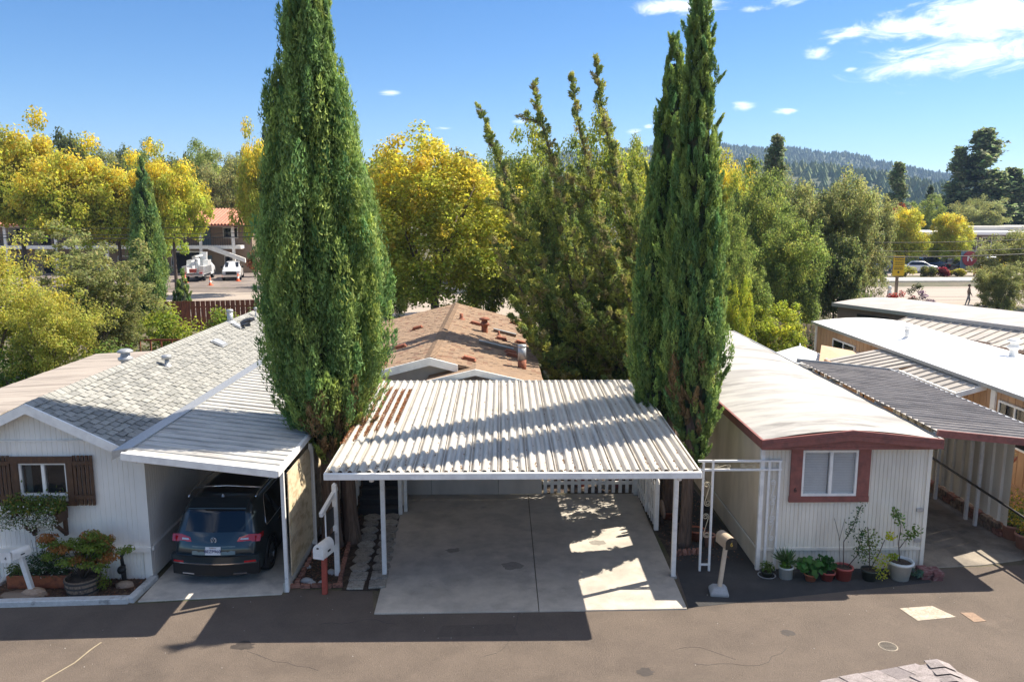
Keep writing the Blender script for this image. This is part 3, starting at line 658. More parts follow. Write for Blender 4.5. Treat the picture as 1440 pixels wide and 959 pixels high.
b = MB(); b.box(-11.45, 15.625, .64, -7.25, 15.70, .735); b.box(-7.30, 15.72, .64, -7.22, 30, .735); b.build('trim_board', m_white, HA)
b = MB(); b.box(-11.45, 15.665, 3.0, -7.62, 15.70, 3.028); b.build('drip_seam', m_trim, HA)
b = MB(); b.box(-7.40, 15.660, .01, -7.262, 15.72, 2.90); b.build('corner_board', m_white, HA)
# floor of the body so nothing shows through
b = MB(); b.box(-11.4, 15.9, .0, -7.36, 29.9, 2.8); b.prism([(-11.4, 15.95, 2.8), (-7.36, 15.95, 2.8), (RX, 15.95, RZ-.12)], (0, 13.9, 0))
b2 = MB(); b2.box(-11.4, 16.6, 0, -7.40, 29.9, 2.8); b2.build('inner_shell', m_insideA, HA)
b = MB(); b.prism([(-11.45, 29.95, 0), (-7.3, 29.95, 0), (-7.3, 29.95, 2.85), (RX, 29.95, RZ-.08), (-11.45, 29.95, 2.85)], (0, .06, 0)); b.build('rear_wall', m_white, HA)
# roof deck, both slopes
b = MB()
for sg in (-1, 1):
    ex = RX+sg*2.12
    b.prism([(RX, 15.42, RZ-.10), (ex, 15.42, RZ-.10-SA*2.12), (ex, 15.42, RZ-.03-SA*2.12), (RX, 15.42, RZ-.03)][::sg], (0, 14.7, 0))
b.build('roof', m_felt, HA)
for sg in (-1, 1):
    q = MB(); ex = RX+sg*2.10
    q.prism([(RX, 15.36, RZ-.21), (ex, 15.36, RZ-.20-SA*2.10), (ex, 15.36, RZ-.02-SA*2.10), (RX, 15.36, RZ-.01)], (0, .055, 0)); q.build('barge_board', m_trim, HA)
nl = math.hypot(1, SA)
shingles(HA, (RX, 15.40, RZ-.028), (0, 1, 0), (1, 0, -SA), 14.65, 2.04*nl, m_shA, e=.15, w=.28, th=.022, nobj=290, gap=.035, m2=m_shA2, f2=.3)
b = MB(); b.prism([(RX, 15.40, RZ-.02), (RX-2.05, 15.40, RZ-.02-SA*2.05), (RX-2.05, 15.40, RZ-SA*2.05), (RX, 15.40, RZ)], (0, 14.6, 0)); b.build('left_slope', m_shA, HA)
cm = None
for k in range(70):
    y = 15.42+k*.208
    if cm is None:
        q = MB(); q.prism([(-.15, 0, -.085), (0, 0, 0), (.15, 0, -.085), (.15, 0, -.065), (0, 0, .022), (-.15, 0, -.065)], (0, .26, .0)); cm = q.mesh('ridge_cap', m_shA)
    o = link('ridge_cap', cm, HA, (RX, y, RZ-.01)); o.rotation_euler = (R(-3.2), 0, 0)
# window, surround boards, shutters and flower box
w = window(HA, WX0+.0, WX1, WZ0, WZ1, 15.68, m_trim, .50)
b = MB(); b.sheet([(WX0+.05+.015*k, 15.80+.02*(k % 2), WZ0) for k in range(9)], (0, 0, WZ1-WZ0)); b.build('curtain', m_curtain, w)
b = MB(); b.box(WX0-.1, 16.3, 1.5, WX1+.1, 16.35, 2.9); b.build('room', m_insideA, w)
b = MB(); b.box(WX0-.155, 15.60, WZ1, WX1+.155, 15.665, WZ1+.13); b.build('head_board', m_wood, HA)
b = MB(); b.box(WX0-.135, 15.61, WZ0-.12, WX0, 15.665, WZ1); b.build('side_board', m_wood, HA)
b = MB(); b.box(WX1, 15.61, WZ0-.12, WX1+.13, 15.665, WZ1); b.build('side_board', m_wood, HA)
b = MB(); b.box(WX0-.1, 15.60, WZ0-.20, WX1+.16, 15.665, WZ0-.12); b.build('sill_board', m_wood, HA)
for xs in (-10.36, -8.69):
    sh = bpy.data.objects.new('shutter', None); col.objects.link(sh); sh.parent = HA; sh.location = Vector((xs, 15.63, 1.7))-woff(HA)
    for k in range(5):
        q = MB(); q.box(xs+k*.084, 15.625, 1.66, xs+k*.084+.056, 15.655, 2.71); q.build('slat', m_wood, sh)
    for zz in (1.80, 2.52):
        q = MB(); q.box(xs-.0, 15.602, zz, xs+.40, 15.624, zz+.085); q.build('batten', m_wood, sh)
fb = thing('window_box', 'overflowing window flower box on brown brackets under the shuttered window', 'flower box', (-9.35, 15.5, 1.4))
b = MB()
b.prism([(-9.87, 15.22, 1.62), (-9.87, 15.28, 1.42), (-9.87, 15.58, 1.42), (-9.87, 15.60, 1.62)], (1.02, 0, 0)); b.build('box', m_wood, fb)
for x in (-9.62, -8.98):
    b = MB(); b.box(x, 15.60, 1.02, x+.06, 15.675, 1.44); b.bar((x+.03, 15.24, 1.43), (x+.03, 15.60, 1.08), .055, .055, up=(1, 0, 0)); b.box(x, 15.20, 1.38, x+.06, 15.60, 1.425); b.build('bracket', m_wood, fb)
n = 2200; P = np.stack([rng.uniform(-9.95, -8.78, n), rng.normal(15.36, .13, n), 1.66+np.abs(rng.normal(0, .13, n))], 1)
P2 = np.stack([rng.uniform(-9.98, -8.88, n), rng.normal(15.20, .07, n), 1.53+rng.normal(0, .10, n)], 1)
C = jit((.14, .20, .05), n); s2 = rng.random(n) < .2; C[s2] = jit((.33, .27, .08), s2.sum())
link('foliage', leaf_mesh('foliage', P, unit(n), .065, C, m_leaf, offs=Vector(fb.location)), fb)
C = jit((.12, .17, .07), n); s2 = rng.random(n) < .5; C[s2] = jit((.85, .84, .80), s2.sum(), .04, .02)
link('trailing_flowers', leaf_mesh('trailing_flowers', P2, unit(n), .045, C, m_petal, offs=Vector(fb.location)), fb)
# vents of the left roof
rz = lambda x: RZ-SA*abs(x-RX)
vent_pipe((-8.80, 20.7, rz(-8.80)), 'short grey capped vent pipe on the front of the grey shingle roof', .20, .055, capr=2.3)
flat_vent((-8.72, 24.4, rz(-8.72)+.02), 'low flat metal vent on the sunny middle of the grey shingle roof', (SA, 0, 1))
flat_vent((-9.02, 22.0+5.1, rz(-9.0)+.02), 'low flat metal vent higher up the grey shingle roof near the round flue', (SA, 0, 1), w=.26, l=.3)
vent_pipe((-9.30, 27.2, rz(-9.30)), 'grey round flue with flat top near the ridge of the grey roof', .36, .10, capr=1.15)
o = thing('roof_cover', 'crumpled black plastic cover lying on the grey shingle roof by the flue', 'roof cover', (-9.0, 27.9, rz(-9.0)))
b = MB(); b.lathe((-9.0, 27.9, rz(-9.0)+.02), [(.34, -.05), (.36, .04), (.24, .10), (.10, .13), (0, .14)], 9, False, Matrix.Rotation(-.45, 3, 'Y')); b.build('dome', m_black, o)
b = MB(); b.lathe((-8.95, 27.3, rz(-8.95)+.02), [(.26, -.03), (.27, .02), (.17, .05), (0, .06)], 7, False, Matrix.Rotation(-.45, 3, 'Y')); b.build('flap', m_black, o)
vent_pipe((-9.1, 29.4, rz(-9.1)), 'thin capped pipe at the far end of the grey shingle roof', .26, .025, capr=2.6)

# ------------------------------------------------------------------ carport of the white house
CA = thing('left_carport', 'lean-to carport with faded metal pan roof beside the white house', 'carport', (-7.3, 15, 0))
ys = [14.47+.3*k for k in range(52)]
pan_roof(CA, -7.10, 3.10, -4.25, 2.76, ys, m_alumA, lip=.032)
b = MB()
for k in range(20):
    b = MB(); y = 14.75+.75*k
    b.add([(-7.44, y, 3.075), (-7.06, y, 3.135), (-7.06, y+.748, 3.135), (-7.44, y+.748, 3.075), (-7.44, y, 2.90), (-7.06, y, 3.09), (-7.06, y+.748, 3.09), (-7.44, y+.748, 2.90)], [(0, 1, 2, 3), (0, 4, 5, 1), (1, 5, 6, 2), (2, 6, 7, 3), (3, 7, 4, 0)]); b.build('flashing', m_galv, CA)
b = MB(); b.bar((-7.12, 14.44, 3.07), (-4.22, 14.44, 2.71), .06, .15); b.build('front_gutter', m_trim, CA, bevel=.008)
b = MB(); b.box(-4.26, 14.42, 2.66, -4.19, 30, 2.775); b.build('side_gutter', m_trim, CA)
b = MB(); b.box(-7.25, 15.75, 2.60, -7.19, 30, 2.80); b.build('ledger', m_trim, CA)
for y in (15.1, 18.0, 21.0, 24.0, 27.0):
    b = MB(); b.box(-4.36, y-.035, .02, -4.29, y+.035, 2.72); b.build('post', m_postw, CA)
for y in (17.2, 20.5, 24):
    b = MB(); b.box(-7.2, y, 2.58, -4.30, y+.06, 2.70); b.build('beam', m_trim, CA)
scn = thing('shade_screen', 'tan woven shade screen between the left carport posts', 'screen', (-4.28, 16.5, .2))
for ya, yb in ((15.25, 17.10), (17.20, 19.3)):
    b = MB(); r = .25; y1 = yb
    pts = [(ya, .28), (y1, .28), (y1, 2.45-r)]+[(y1-r+r*math.cos(t), 2.45-r+r*math.sin(t)) for t in np.linspace(.2, 1.57, 5)]+[(ya, 2.45)]
    b.prism([(-4.275, y, z) for y, z in pts], (.02, 0, 0)); b.build('panel', m_beige, scn)
for y in (17.15,):
    b = MB(); b.box(-4.29, y-.04, .15, -4.21, y+.03, 2.5); b.build('upright', m_postw, scn)
    b = MB(); b.box(-4.20, y-.10, .15, -4.17, y-.05, 2.45); b.build('upright', m_postw, scn)
# back wall of carport: ribbed pale boards with a brown shed
bk = thing('carport_shed', 'pale ribbed storage shed at the back of the left carport', 'shed', (-5.8, 23.5, 0))
rib_wall(bk, (-7.15, 23.2), (-4.45, 23.2), .03, 2.4, m_creamw, .16, .05, .03, .9)
b = MB(); b.box(-7.15, 23.22, .03, -4.45, 25, 2.4); b.build('body', m_creamw, bk)
rk = thing('storage_rack', 'orange brown wooden storage boards behind the parked car', 'rack', (-5.0, 22.6, 0))
b = MB(); b.box(-5.5, 22.5, .03, -4.5, 22.9, .9); b.build('cabinet', mat('orange_wood', (.36, .15, .05), .8, .15), rk)
b = MB(); b.box(-5.5, 22.45, .9, -4.5, 22.95, .95); b.build('top', m_wood, rk)
b = MB(); b.box(-5.5, 22.8, .95, -4.5, 22.84, 1.9); b.build('back_board', MATS['orange_wood'], rk)

# ------------------------------------------------------------------ weathered neighbouring roof behind the white house
NZ = thing('weathered_roof_house', 'neighbour house with weathered boarded low roof behind the white ridge', 'house', (-14, 24, 0))
b = MB(); b.box(-13.3, 15, 0, -11.8, 25.9, 2.7); b.build('wall', m_creamw, NZ)
for k in range(24):
    ya = 14.2+k*.50
    b = MB(); b.prism([(-13.45, ya, 2.86), (-11.50, ya, 2.96), (-11.50, ya, 3.0), (-13.45, ya, 2.90)], (0, .485, .004*(k % 3))); b.build('roof_board', m_roofz, NZ)
turbine((-10.30, 21.6, 3.30), 'white turbine vent standing behind the ridge of the grey shingle roof', 1.0, m_galv)

# ------------------------------------------------------------------ double carport in the middle
CB = thing('double_carport', 'white corrugated double carport over the wide concrete driveway', 'carport', (.2, 15.5, 0))
x0, x1, ya, yb, za, zb = -3.27, 3.70, 14.25, 21.25, 2.76, 2.97
SB = (zb-za)/(yb-ya)
npan = 13; pw = (x1-x0)/npan; q = MB(); prof = [(0, 0)]
for k in range(3):
    o = k*pw/3; f = pw/3; prof += [(o+f*.14, .004), (o+f*.34, .066), (o+f*.50, .074), (o+f*.66, .066), (o+f*.86, .004)]
prof.append((pw, 0)); prof = [(0, .0)]+prof
q.sheet([(x, 0, z) for x, z in prof], (0, yb-ya, zb-za)); q.box(pw-.012, 0, 0, pw-.0, .01, .03)
me = q.mesh('roof_panel', m_alumB)
for k in range(npan): link('roof_panel', me, CB, (x0+k*pw, ya, za+.002*(k % 2)))
for k in range(npan+1):
    b = MB(); x = x0+k*pw; b.bar((x, ya+.01, za+.022), (x, yb, zb+.022), .016, .05); b.build('seam', m_alumB, CB)
b = MB(); b.box(x0-.03, ya-.07, za-.09, x1+.03, ya, za+.035); b.build('front_gutter', m_trim, CB, bevel=.008)
b = MB(); b.box(x0-.03, yb, zb-.08, x1+.03, yb+.05, zb+.05); b.build('rear_flashing', m_galv, CB)
for x in (x0-.03, x1-.0):
    b = MB(); b.bar((x+.015, ya, za-.03), (x+.015, yb, zb-.03), .03, .12); b.build('side_fascia', m_trim, CB)
for y in (15.75, 18.2, 20.45):
    b = MB(); zz = za+(y-ya)*SB-.03; b.box(x0+.05, y-.05, zz-.17, x1-.05, y+.05, zz); b.build('beam', m_trim, CB)
for x in (-1.05, .95):
    b = MB(); b.bar((x, 14.6, za-.09+.35*SB), (x, 20.4, za-.09+6.1*SB), .16, .12); b.build('rafter', m_trim, CB)
for (x, y) in ((-2.47, 15.80), (3.59, 15.66), (-2.9, 20.52), (3.60, 20.52)):
    pt = MB(); pt.box(x-.045, y-.045, .0, x+.045, y+.045, za+(y-ya)*SB-.19); p = pt.build('post', m_postw, CB, bevel=.006)
    q = MB(); q.box(x-.07, y-.07, .0, x+.07, y+.07, .045); q.build('foot_plate', m_galv, p)
for x, y in ((-2.45, 14.42), (3.36, 14.42)):
    b = MB(); b.tube([(x, y, 2.74), (x, y-.02, 2.62)], [.05, .055], 10); b.lathe((x, y-.02, 2.60), [(0, -.05), (.045, -.03), (.05, .02), (.02, .05)], 10); b.build('lamp', m_trim, CB)
# needle litter in the valleys, cones and twigs
ltr = MB(); f = pw/3
for k in range(0, 5):
    xv = x0+k*f; ytop = 20.6; y = 16.8+.45*k+random.uniform(-.3, .5) if k < 8 else 19.0
    while y < ytop:
        l = random.uniform(.5, 1.4)
        if k < 4 or random.random() < .6:
            z = za+(y-ya)*SB; wv = f*.20; hh = random.uniform(.018, .048 if k < 3 else .03)
            ltr.add([(xv-wv, y, z+.012), (xv+wv, y, z+.012), (xv+wv, y+l, z+.012+l*SB), (xv-wv, y+l, z+.012+l*SB), (xv-wv*.5, y+.1, z+hh+.012), (xv+wv*.5, y+.1, z+hh+.012), (xv+wv*.5, y+l-.1, z+hh+l*SB), (xv-wv*.5, y+l-.1, z+hh+l*SB)],
                    [(0, 1, 5, 4), (1, 2, 6, 5), (2, 3, 7, 6), (3, 0, 4, 7), (4, 5, 6, 7)])
        y += l+random.uniform(-.1, .3)
for k in range(420):
    x = random.uniform(x0+.1, x1-.1); y = random.uniform(ya+.1, yb-.2)
    if random.random() < .5: y = ya+abs(random.gauss(0, .5))
    xr = x0+round((x-x0)/f)*f+random.uniform(-.02, .02); z = za+(y-ya)*SB+.014; s = random.uniform(.008, .02)
    ltr.lathe((xr, y, z), [(0, -s*.5), (s, 0), (0, s*.8)], 5, False)
o = ltr.build_top('needle_litter', m_litter, (x0, 18, za), None, None, kind='stuff')
# sprays of litter as small flakes
n = 4200; kx = rng.integers(0, 6, n); xx = x0+kx*f+rng.normal(0, f*.16, n); yy = 15.9+kx*.3+rng.random(n)*(4.5-kx*.3)
P = np.stack([xx, yy, za+(yy-ya)*SB+.035+rng.random(n)*.02], 1)
N = unit(n)*.4; N[:, 2] += 1; N /= np.linalg.norm(N, axis=1, keepdims=True)
tag(link('dry_needles', leaf_mesh('dry_needles', P, N, .05, jit((.26, .115, .05), n, .25), m_needle)), kind='stuff')

# ------------------------------------------------------------------ brown-roofed house in the middle
HB = thing('brown_roof_house', 'grey walled house with sunlit brown shingle roof behind the double carport', 'house', (-2, 22, 0))
bx, bz, sb = -2.0, 3.56, .255
b = MB(); b.prism([(-5.0, 22.25, 0), (1.05, 22.25, 0), (1.05, 22.25, 2.72), (bx, 22.25, bz-.12), (-5.0, 22.25, 2.72)], (0, 12.6, 0)); b.build('wall', m_greyw, HB)
b = MB()
b.prism([(bx, 21.9, bz-.10), (1.20, 21.9, bz-.10-sb*3.2), (1.20, 21.9, bz-.02-sb*3.2), (bx, 21.9, bz-.02)], (0, 13.3, 0))
b.prism([(bx, 21.9, bz-.02), (-5.2, 21.9, bz-.02-sb*3.2), (-5.2, 21.9, bz-.10-sb*3.2), (bx, 21.9, bz-.10)], (0, 13.3, 0)); b.build('roof', m_shB, HB)
nb_ = math.hypot(1, sb)
shingles(HB, (bx, 21.9, bz-.018), (0, 1, 0), (1, 0, -sb), 13.2, 3.18*nb_, m_shB, e=.15, w=.30, th=.018, nobj=0, m2=m_shB2, f2=.12)
shingles(HB, (bx, 21.9, bz-.018), (0, 1, 0), (-1, 0, -sb), 13.2, 3.18*nb_, m_shB, e=.15, w=.30, th=.018, nobj=0, m2=m_shB2, f2=.12)
q = MB(); q.prism([(-.15, 0, -.045), (0, 0, 0), (.15, 0, -.045), (.15, 0, -.025), (0, 0, .022), (-.15, 0, -.025)], (0, .24, 0)); cm = q.mesh('ridge_cap', m_shB)
for k in range(66): link('ridge_cap', cm, HB, (bx, 21.9+k*.2, bz)).rotation_euler = (R(-3), 0, 0)
for sg, L in ((-1, 3.2), (1, .78)):
    q = MB(); ex = bx+sg*L; q.prism([(bx, 21.80, bz-.22), (ex, 21.80, bz-.22-sb*L), (ex, 21.80, bz-.01-sb*L), (bx, 21.80, bz+.0)], (0, .06, 0)); q.build('barge_board', m_trim, HB)
# lower porch gable
px_, pz_, sp = -.72, 3.30, .235
b = MB(); b.prism([(px_-1.35, 22.1, 2.5), (px_+1.9, 22.1, 2.5), (px_+1.9, 22.1, pz_-.12-sp*1.9), (px_, 22.1, pz_-.12), (px_-1.35, 22.1, pz_-.12-sp*1.35)], (0, .2, 0)); b.build('porch_gable', m_greyw, HB)
for sg, L in ((-1, 1.35), (1, 1.9)):
    q = MB(); ex = px_+sg*L; q.prism([(px_, 21.42, pz_-.17), (ex, 21.42, pz_-.17-sp*L), (ex, 21.42, pz_-.0-sp*L), (px_, 21.42, pz_)], (0, .055, 0)); q.build('barge_board', m_trim, HB)
b = MB()
b.prism([(px_, 21.48, pz_-.07), (px_+1.9, 21.48, pz_-.07-sp*1.9), (px_+1.9, 21.48, pz_-.005-sp*1.9), (px_, 21.48, pz_-.005)], (0, .9, 0))
b.prism([(px_, 21.48, pz_-.005), (px_-1.35, 21.48, pz_-.005-sp*1.35), (px_-1.35, 21.48, pz_-.07-sp*1.35), (px_, 21.48, pz_-.07)], (0, .9, 0)); b.build('porch_roof', m_shB, HB)
# deck, skirting panels
for k, (xa, xb) in enumerate(((-2.55, -1.90), (-1.89, -.10), (-.09, 1.08))):
    b = MB(); b.box(xa, 20.60, .03, xb, 20.64, 1.18); b.build('deck_skirt_panel', m_greyw, HB)
b = MB(); b.box(-2.6, 20.64, 1.1, 1.1, 22.25, 1.18); b.build('deck', m_steps, HB)
# vents on the brown roof
zB = lambda x: bz-sb*abs(x-bx)
for i, (x, y, l) in enumerate(((-1.0, 30.2, 0), (.0, 28.1, 0), (.3, 25.8, 0), (.35, 25.3, 0), (-.95, 22.9, 0), (.55, 33, 0), (.7, 28.3, 0), (-3.1, 29.2, 0), (-3.25, 25.3, 0), (-3.5, 22.6, 0))):
    o = flat_vent((x, y, zB(x)+.02), ['low brown box vent near the ridge of the brown roof', 'brown box vent beside the red turbine on the brown roof', 'upper of two close brown box vents low on the brown roof', 'lower of two close brown box vents on the brown roof', 'brown box vent in the shade at the front of the brown roof', 'farthest brown box vent at the back of the brown roof', 'small box vent by the tree side edge of the brown roof', 'farther box vent on the left slope of the brown roof', 'nearer box vent on the left slope of the brown roof', 'box vent at the shaded front left of the brown roof'][i], (sb if x > bx else -sb, 0, 1), m_rust, .34, .22, .13)
def skylight(x, y, L, label):
    o = thing('roof_batten', label, 'roof batten', (x, y, zB(x))); b = MB(); a = Vector((x, y, zB(x)+.05)); c = Vector((x+L, y, zB(x+L)+.05))
    b.bar(a, c, .16, .09); b.build('board', m_brown8, o); b = MB(); b.bar(a+Vector((0, 0, .05)), c+Vector((0, 0, .05)), .18, .02); b.build('cap', m_galv, o)
skylight(-.75, 26.2, 1.15, 'long pale capped batten lying on the nearer part of the brown roof'); skylight(-.30, 29.6, .85, 'shorter pale capped batten on the farther part of the brown roof')
turbine((-.62, 28.9, zB(-.62)), 'rusty red turbine vent on the right slope of the brown roof', .95, m_rust)
vent_pipe((-1.55, 30.6, zB(-1.55)), 'short rusty pipe by the ridge of the brown roof', .22, .07, False, m_rust)
vent_pipe((-.1, 28.9, zB(-.1)), 'thin rusty pipe beside the batten on the brown roof', .16, .04, False, m_rust)
ch = thing('flue_chimney', 'tall round metal flue with rusty base on the right edge of the brown roof', 'chimney', (.62, 23.7, zB(.62)))
b = MB(); b.tube([(.62, 23.7, 2.75), (.62, 23.7, zB(.62)+.25)], .13, 16); b.build('rusty_base', m_rust, ch)
b = MB(); b.tube([(.62, 23.7, zB(.62)+.25), (.62, 23.7, zB(.62)+.66)], .125, 16); b.build('pipe', m_galv, ch)
b = MB(); b.lathe((.62, 23.7, zB(.62)+.66), [(.127, -.03), (.135, .0), (.13, .05), (0, .06)], 16); b.build('cap', m_galv, ch)
# steps and their plank rails
st = thing('front_steps', 'dark wooden steps with white plank rails up to the brown-roofed house', 'steps', (-3.1, 19.2, 0))
for k in range(6):
    y = 19.2+k*.25; z = .17*(k+1)
    b = MB(); b.box(-3.62, y, z-.035, -2.62, y+.28, z); b.build('tread', m_steps, st)
    b = MB(); b.box(-3.62, y+.02, z-.17, -2.62, y+.04, z-.036); b.build('riser', m_steps, st)
b = MB(); b.box(-3.64, 20.70, .0, -2.60, 22.2, 1.16); b.build('landing', m_steps, st)
b = MB(); b.box(-3.7, 22.18, 1.16, -2.6, 22.24, 2.6); b.build('dark_doorway', m_darkin, st)
for x in (-3.74, -2.56):
    for k in range(6):
        y = 19.16+k*.26; b = MB(); b.box(x-.045, y, .17*k if k else .0, x+.045, y+.13, 1.02+.17*k); b.build('rail_plank', m_trim, st)
    b = MB(); b.bar((x, 19.10, 1.08), (x, 20.7, 2.05), .09, .06); b.build('handrail', m_trim, st)
b = MB(); b.box(-2.49, 19.35, .0, -2.41, 19.43, 1.5); b.build('rail_post', m_trim, st)
# picket fence: back run and side run
def picket(parent, x, y, z0, h, w=.07, t=.02, along='x'):
    pass
PF = thing('picket_fence', 'white picket fence closing the right back corner of the driveway', 'fence', (2.4, 20.7, 0))
q = MB(); q.prism([(-.045, 0, 0), (.045, 0, 0), (.045, 0, 1.04), (0, 0, 1.12), (-.045, 0, 1.04)], (0, .02, 0)); pm = q.mesh('picket', m_trim)
nx = 14
for k in range(nx): link('picket', pm, PF, (1.18+k*.185, 20.66, .03))
for z in (.26, .86):
    b = MB(); b.box(1.12, 20.685, z, 3.64, 20.725, z+.085); b.build('rail', m_trim, PF)
b = MB(); b.bar((1.3, 20.74, 1.0), (2.1, 20.74, .33), .025, .08, up=(0, 1, 0)); b.build('brace', m_trim, PF)
PF2 = thing('picket_fence', 'short white picket run with pointed end post along the right driveway edge', 'fence', (3.68, 19.3, 0))
q = MB(); q.prism([(0, -.038, 0), (0, .038, 0), (0, .038, 1.04), (0, 0, 1.12), (0, -.038, 1.04)], (.02, 0, 0)); pm2 = q.mesh('picket', m_trim)
for k in range(12):
    y = 18.30+k*.20; f2 = (y-18.15)/2.4; link('picket', pm2, PF2, (3.70-.05*f2, y, .03))
for z in (.26, .86):
    b = MB(); b.bar((3.74, 18.2, z), (3.69, 20.6, z), .04, .085); b.build('rail', m_trim, PF2)
for y in (18.15, 19.35):
    b = MB(); b.box(3.66, y-.05, .02, 3.76, y+.05, 1.18); b.lathe((3.71, y, 1.18), [(.055, 0), (.06, .03), (.045, .09), (0, .17)], 8); b.build('post', m_trim, PF2)

# ------------------------------------------------------------------ white-roofed home with maroon trim
HC = thing('maroon_trim_house', 'off-white mobile home with chalky white bowed roof and maroon trim', 'house', (7.2, 16, 0))
hx0, hx1, hy0, hy1 = 5.46, 9.00, 16.0, 30.5
crown = lambda x: 3.15-.20*abs((x-7.2)/1.85)**1.7
rib_wall(HC, (hx0, hy0), (6.30, hy0), .50, 2.92, m_offw, .085, .02, .012, 1.0)
rib_wall(HC, (6.30, hy0), (7.47, hy0), .50, 1.66, m_offw, .085, .02, .012, 1.3)
rib_wall(HC, (6.30, hy0), (7.47, hy0), 2.66, 2.95, m_offw, .085, .02, .012, 1.3)
rib_wall(HC, (7.47, hy0), (hx1, hy0), .50, 2.92, m_offw, .085, .02, .012, 1.55)
rib_wall(HC, (hx0, hy0+.01), (hx1, hy0+.01), .0, .44, m_offw, .085, .02, .012, 1.2, 'skirt_panel')
rib_wall(HC, (hx0, hy1), (hx0, hy0), .50, 2.92, m_creamw, .085, .026, .016, 1.22)
rib_wall(HC, (hx0+.01, hy1), (hx0+.01, hy0), .0, .46, m_creamw, .085, .026, .016, 1.22, 'skirt_panel')
rib_wall(HC, (hx1, hy0), (hx1, hy1), .0, 2.92, m_offw, .085, .02, .012, 1.22)
b = MB(); b.box(hx0-.02, hy0-.025, .44, hx1+.02, hy0+.005, .50); b.box(hx0-.022, hy0, .455, hx0, hy1, .49); b.build('trim_board', m_offw, HC)
b = MB(); b.box(hx0-.03, hy0-.035, 0, hx0+.05, hy0+.05, 2.95); b.build('corner_trim', m_trim, HC)
b = MB(); b.box(hx1-.05, hy0-.035, 0, hx1+.03, hy0+.05, 2.95); b.build('corner_trim', m_offw, HC)
b = MB(); b.box(hx0+.05, hy0+.6, 0, hx1-.05, hy1-.05, 2.9); b.build('inner_shell', m_insideA, HC)
# bowed roof with a soft sheet
b = MB(); xs = np.linspace(5.36, 9.04, 21); yr = np.linspace(15.72, 30.7, 46)
vs = [(x, y, crown(x)+.006*math.sin(y*2.1+x)+.004*math.sin(y*5.3)) for y in yr for x in xs]
b.add(vs, [(j*21+i, j*21+i+1, (j+1)*21+i+1, (j+1)*21+i) for j in range(45) for i in range(20)], True); b.build('roof', m_roofw, HC)
b = MB(); b.prism([(x, 15.74, crown(x)-.02) for x in xs]+[(9.04, 15.74, 2.8), (5.36, 15.74, 2.8)], (0, 14.9, 0)); b.build('roof_body', m_redtrim, HC)
b = MB()
for xa, xb in ((5.33, 7.2), (7.2, 9.08)):
    za_, zb_ = crown(max(5.36, xa))-.0, crown(min(9.04, xb))-.0
    q = MB(); q.prism([(xa, 15.66, za_-.19), (xb, 15.66, zb_-.19), (xb, 15.66, zb_+.015), (xa, 15.66, za_+.015)], (0, .07, 0)); q.prism([(xa, 15.645, za_-.075), (xb, 15.645, zb_-.075), (xb, 15.645, zb_-.055), (xa, 15.645, za_-.055)], (0, .015, 0)); q.build('front_fascia', m_redtrim, HC)
for x, mm in ((5.32, m_redtrim), (9.05, m_galv)):
    b = MB(); b.box(x, 15.73, 2.78, x+.05, 30.7, 2.965); b.build('side_fascia', mm, HC)
b = MB(); b.box(5.40, 15.745, 2.735, 9.0, 15.985, 2.795); b.build('soffit', m_redtrim, HC)
w = window(HC, 6.30, 7.47, 1.66, 2.66, 15.985, m_trim, .52, mg=m_glassc)
for a, c in ((6.35, 6.86), (6.93, 7.42)):
    q = MB()
    for k in range(26): q.box(a, 16.020, 1.70+k*.036, c, 16.028, 1.70+k*.036+.031)
    q.build('blind', m_blind, w)
b = MB(); b.box(6.3, 16.3, 1.6, 7.5, 16.33, 2.7); b.build('room', m_insideA, w)
b = MB(); b.box(6.06, 15.945, 1.66, 6.298, 15.985, 2.74); b.build('side_board', m_redtrim, HC)
b = MB(); b.box(7.472, 15.945, 1.66, 7.73, 15.985, 2.74); b.build('side_board', m_redtrim, HC)
b = MB(); b.box(6.05, 15.94, 1.53, 7.74, 15.985, 1.658); b.build('sill_board', m_redtrim, HC)
def text_obj(name, s, size, m, loc, rot, parent=None, ext=.003):
    cu = bpy.data.curves.new(name, 'FONT'); cu.body = s; cu.size = size; cu.extrude = ext; cu.align_x = 'CENTER'; cu.align_y = 'CENTER'
    o = bpy.data.objects.new(name, cu); col.objects.link(o)
    dg = bpy.context.evaluated_depsgraph_get(); me = bpy.data.meshes.new_from_object(o.evaluated_get(dg)); me.name = name
    bpy.data.objects.remove(o); bpy.data.curves.remove(cu); me.materials.clear(); me.materials.append(m)
    return link(name, me, parent, loc, rot)
text_obj('house_number', '6', .14, m_inkb, (6.17, 15.94, 1.80), (R(90), 0, 0), HC)
for z in (1.30, .62):
    b = MB(); b.box(8.80, 15.955, z, 8.93, 15.99, z+.07); b.build('wall_plate', m_galv, HC)

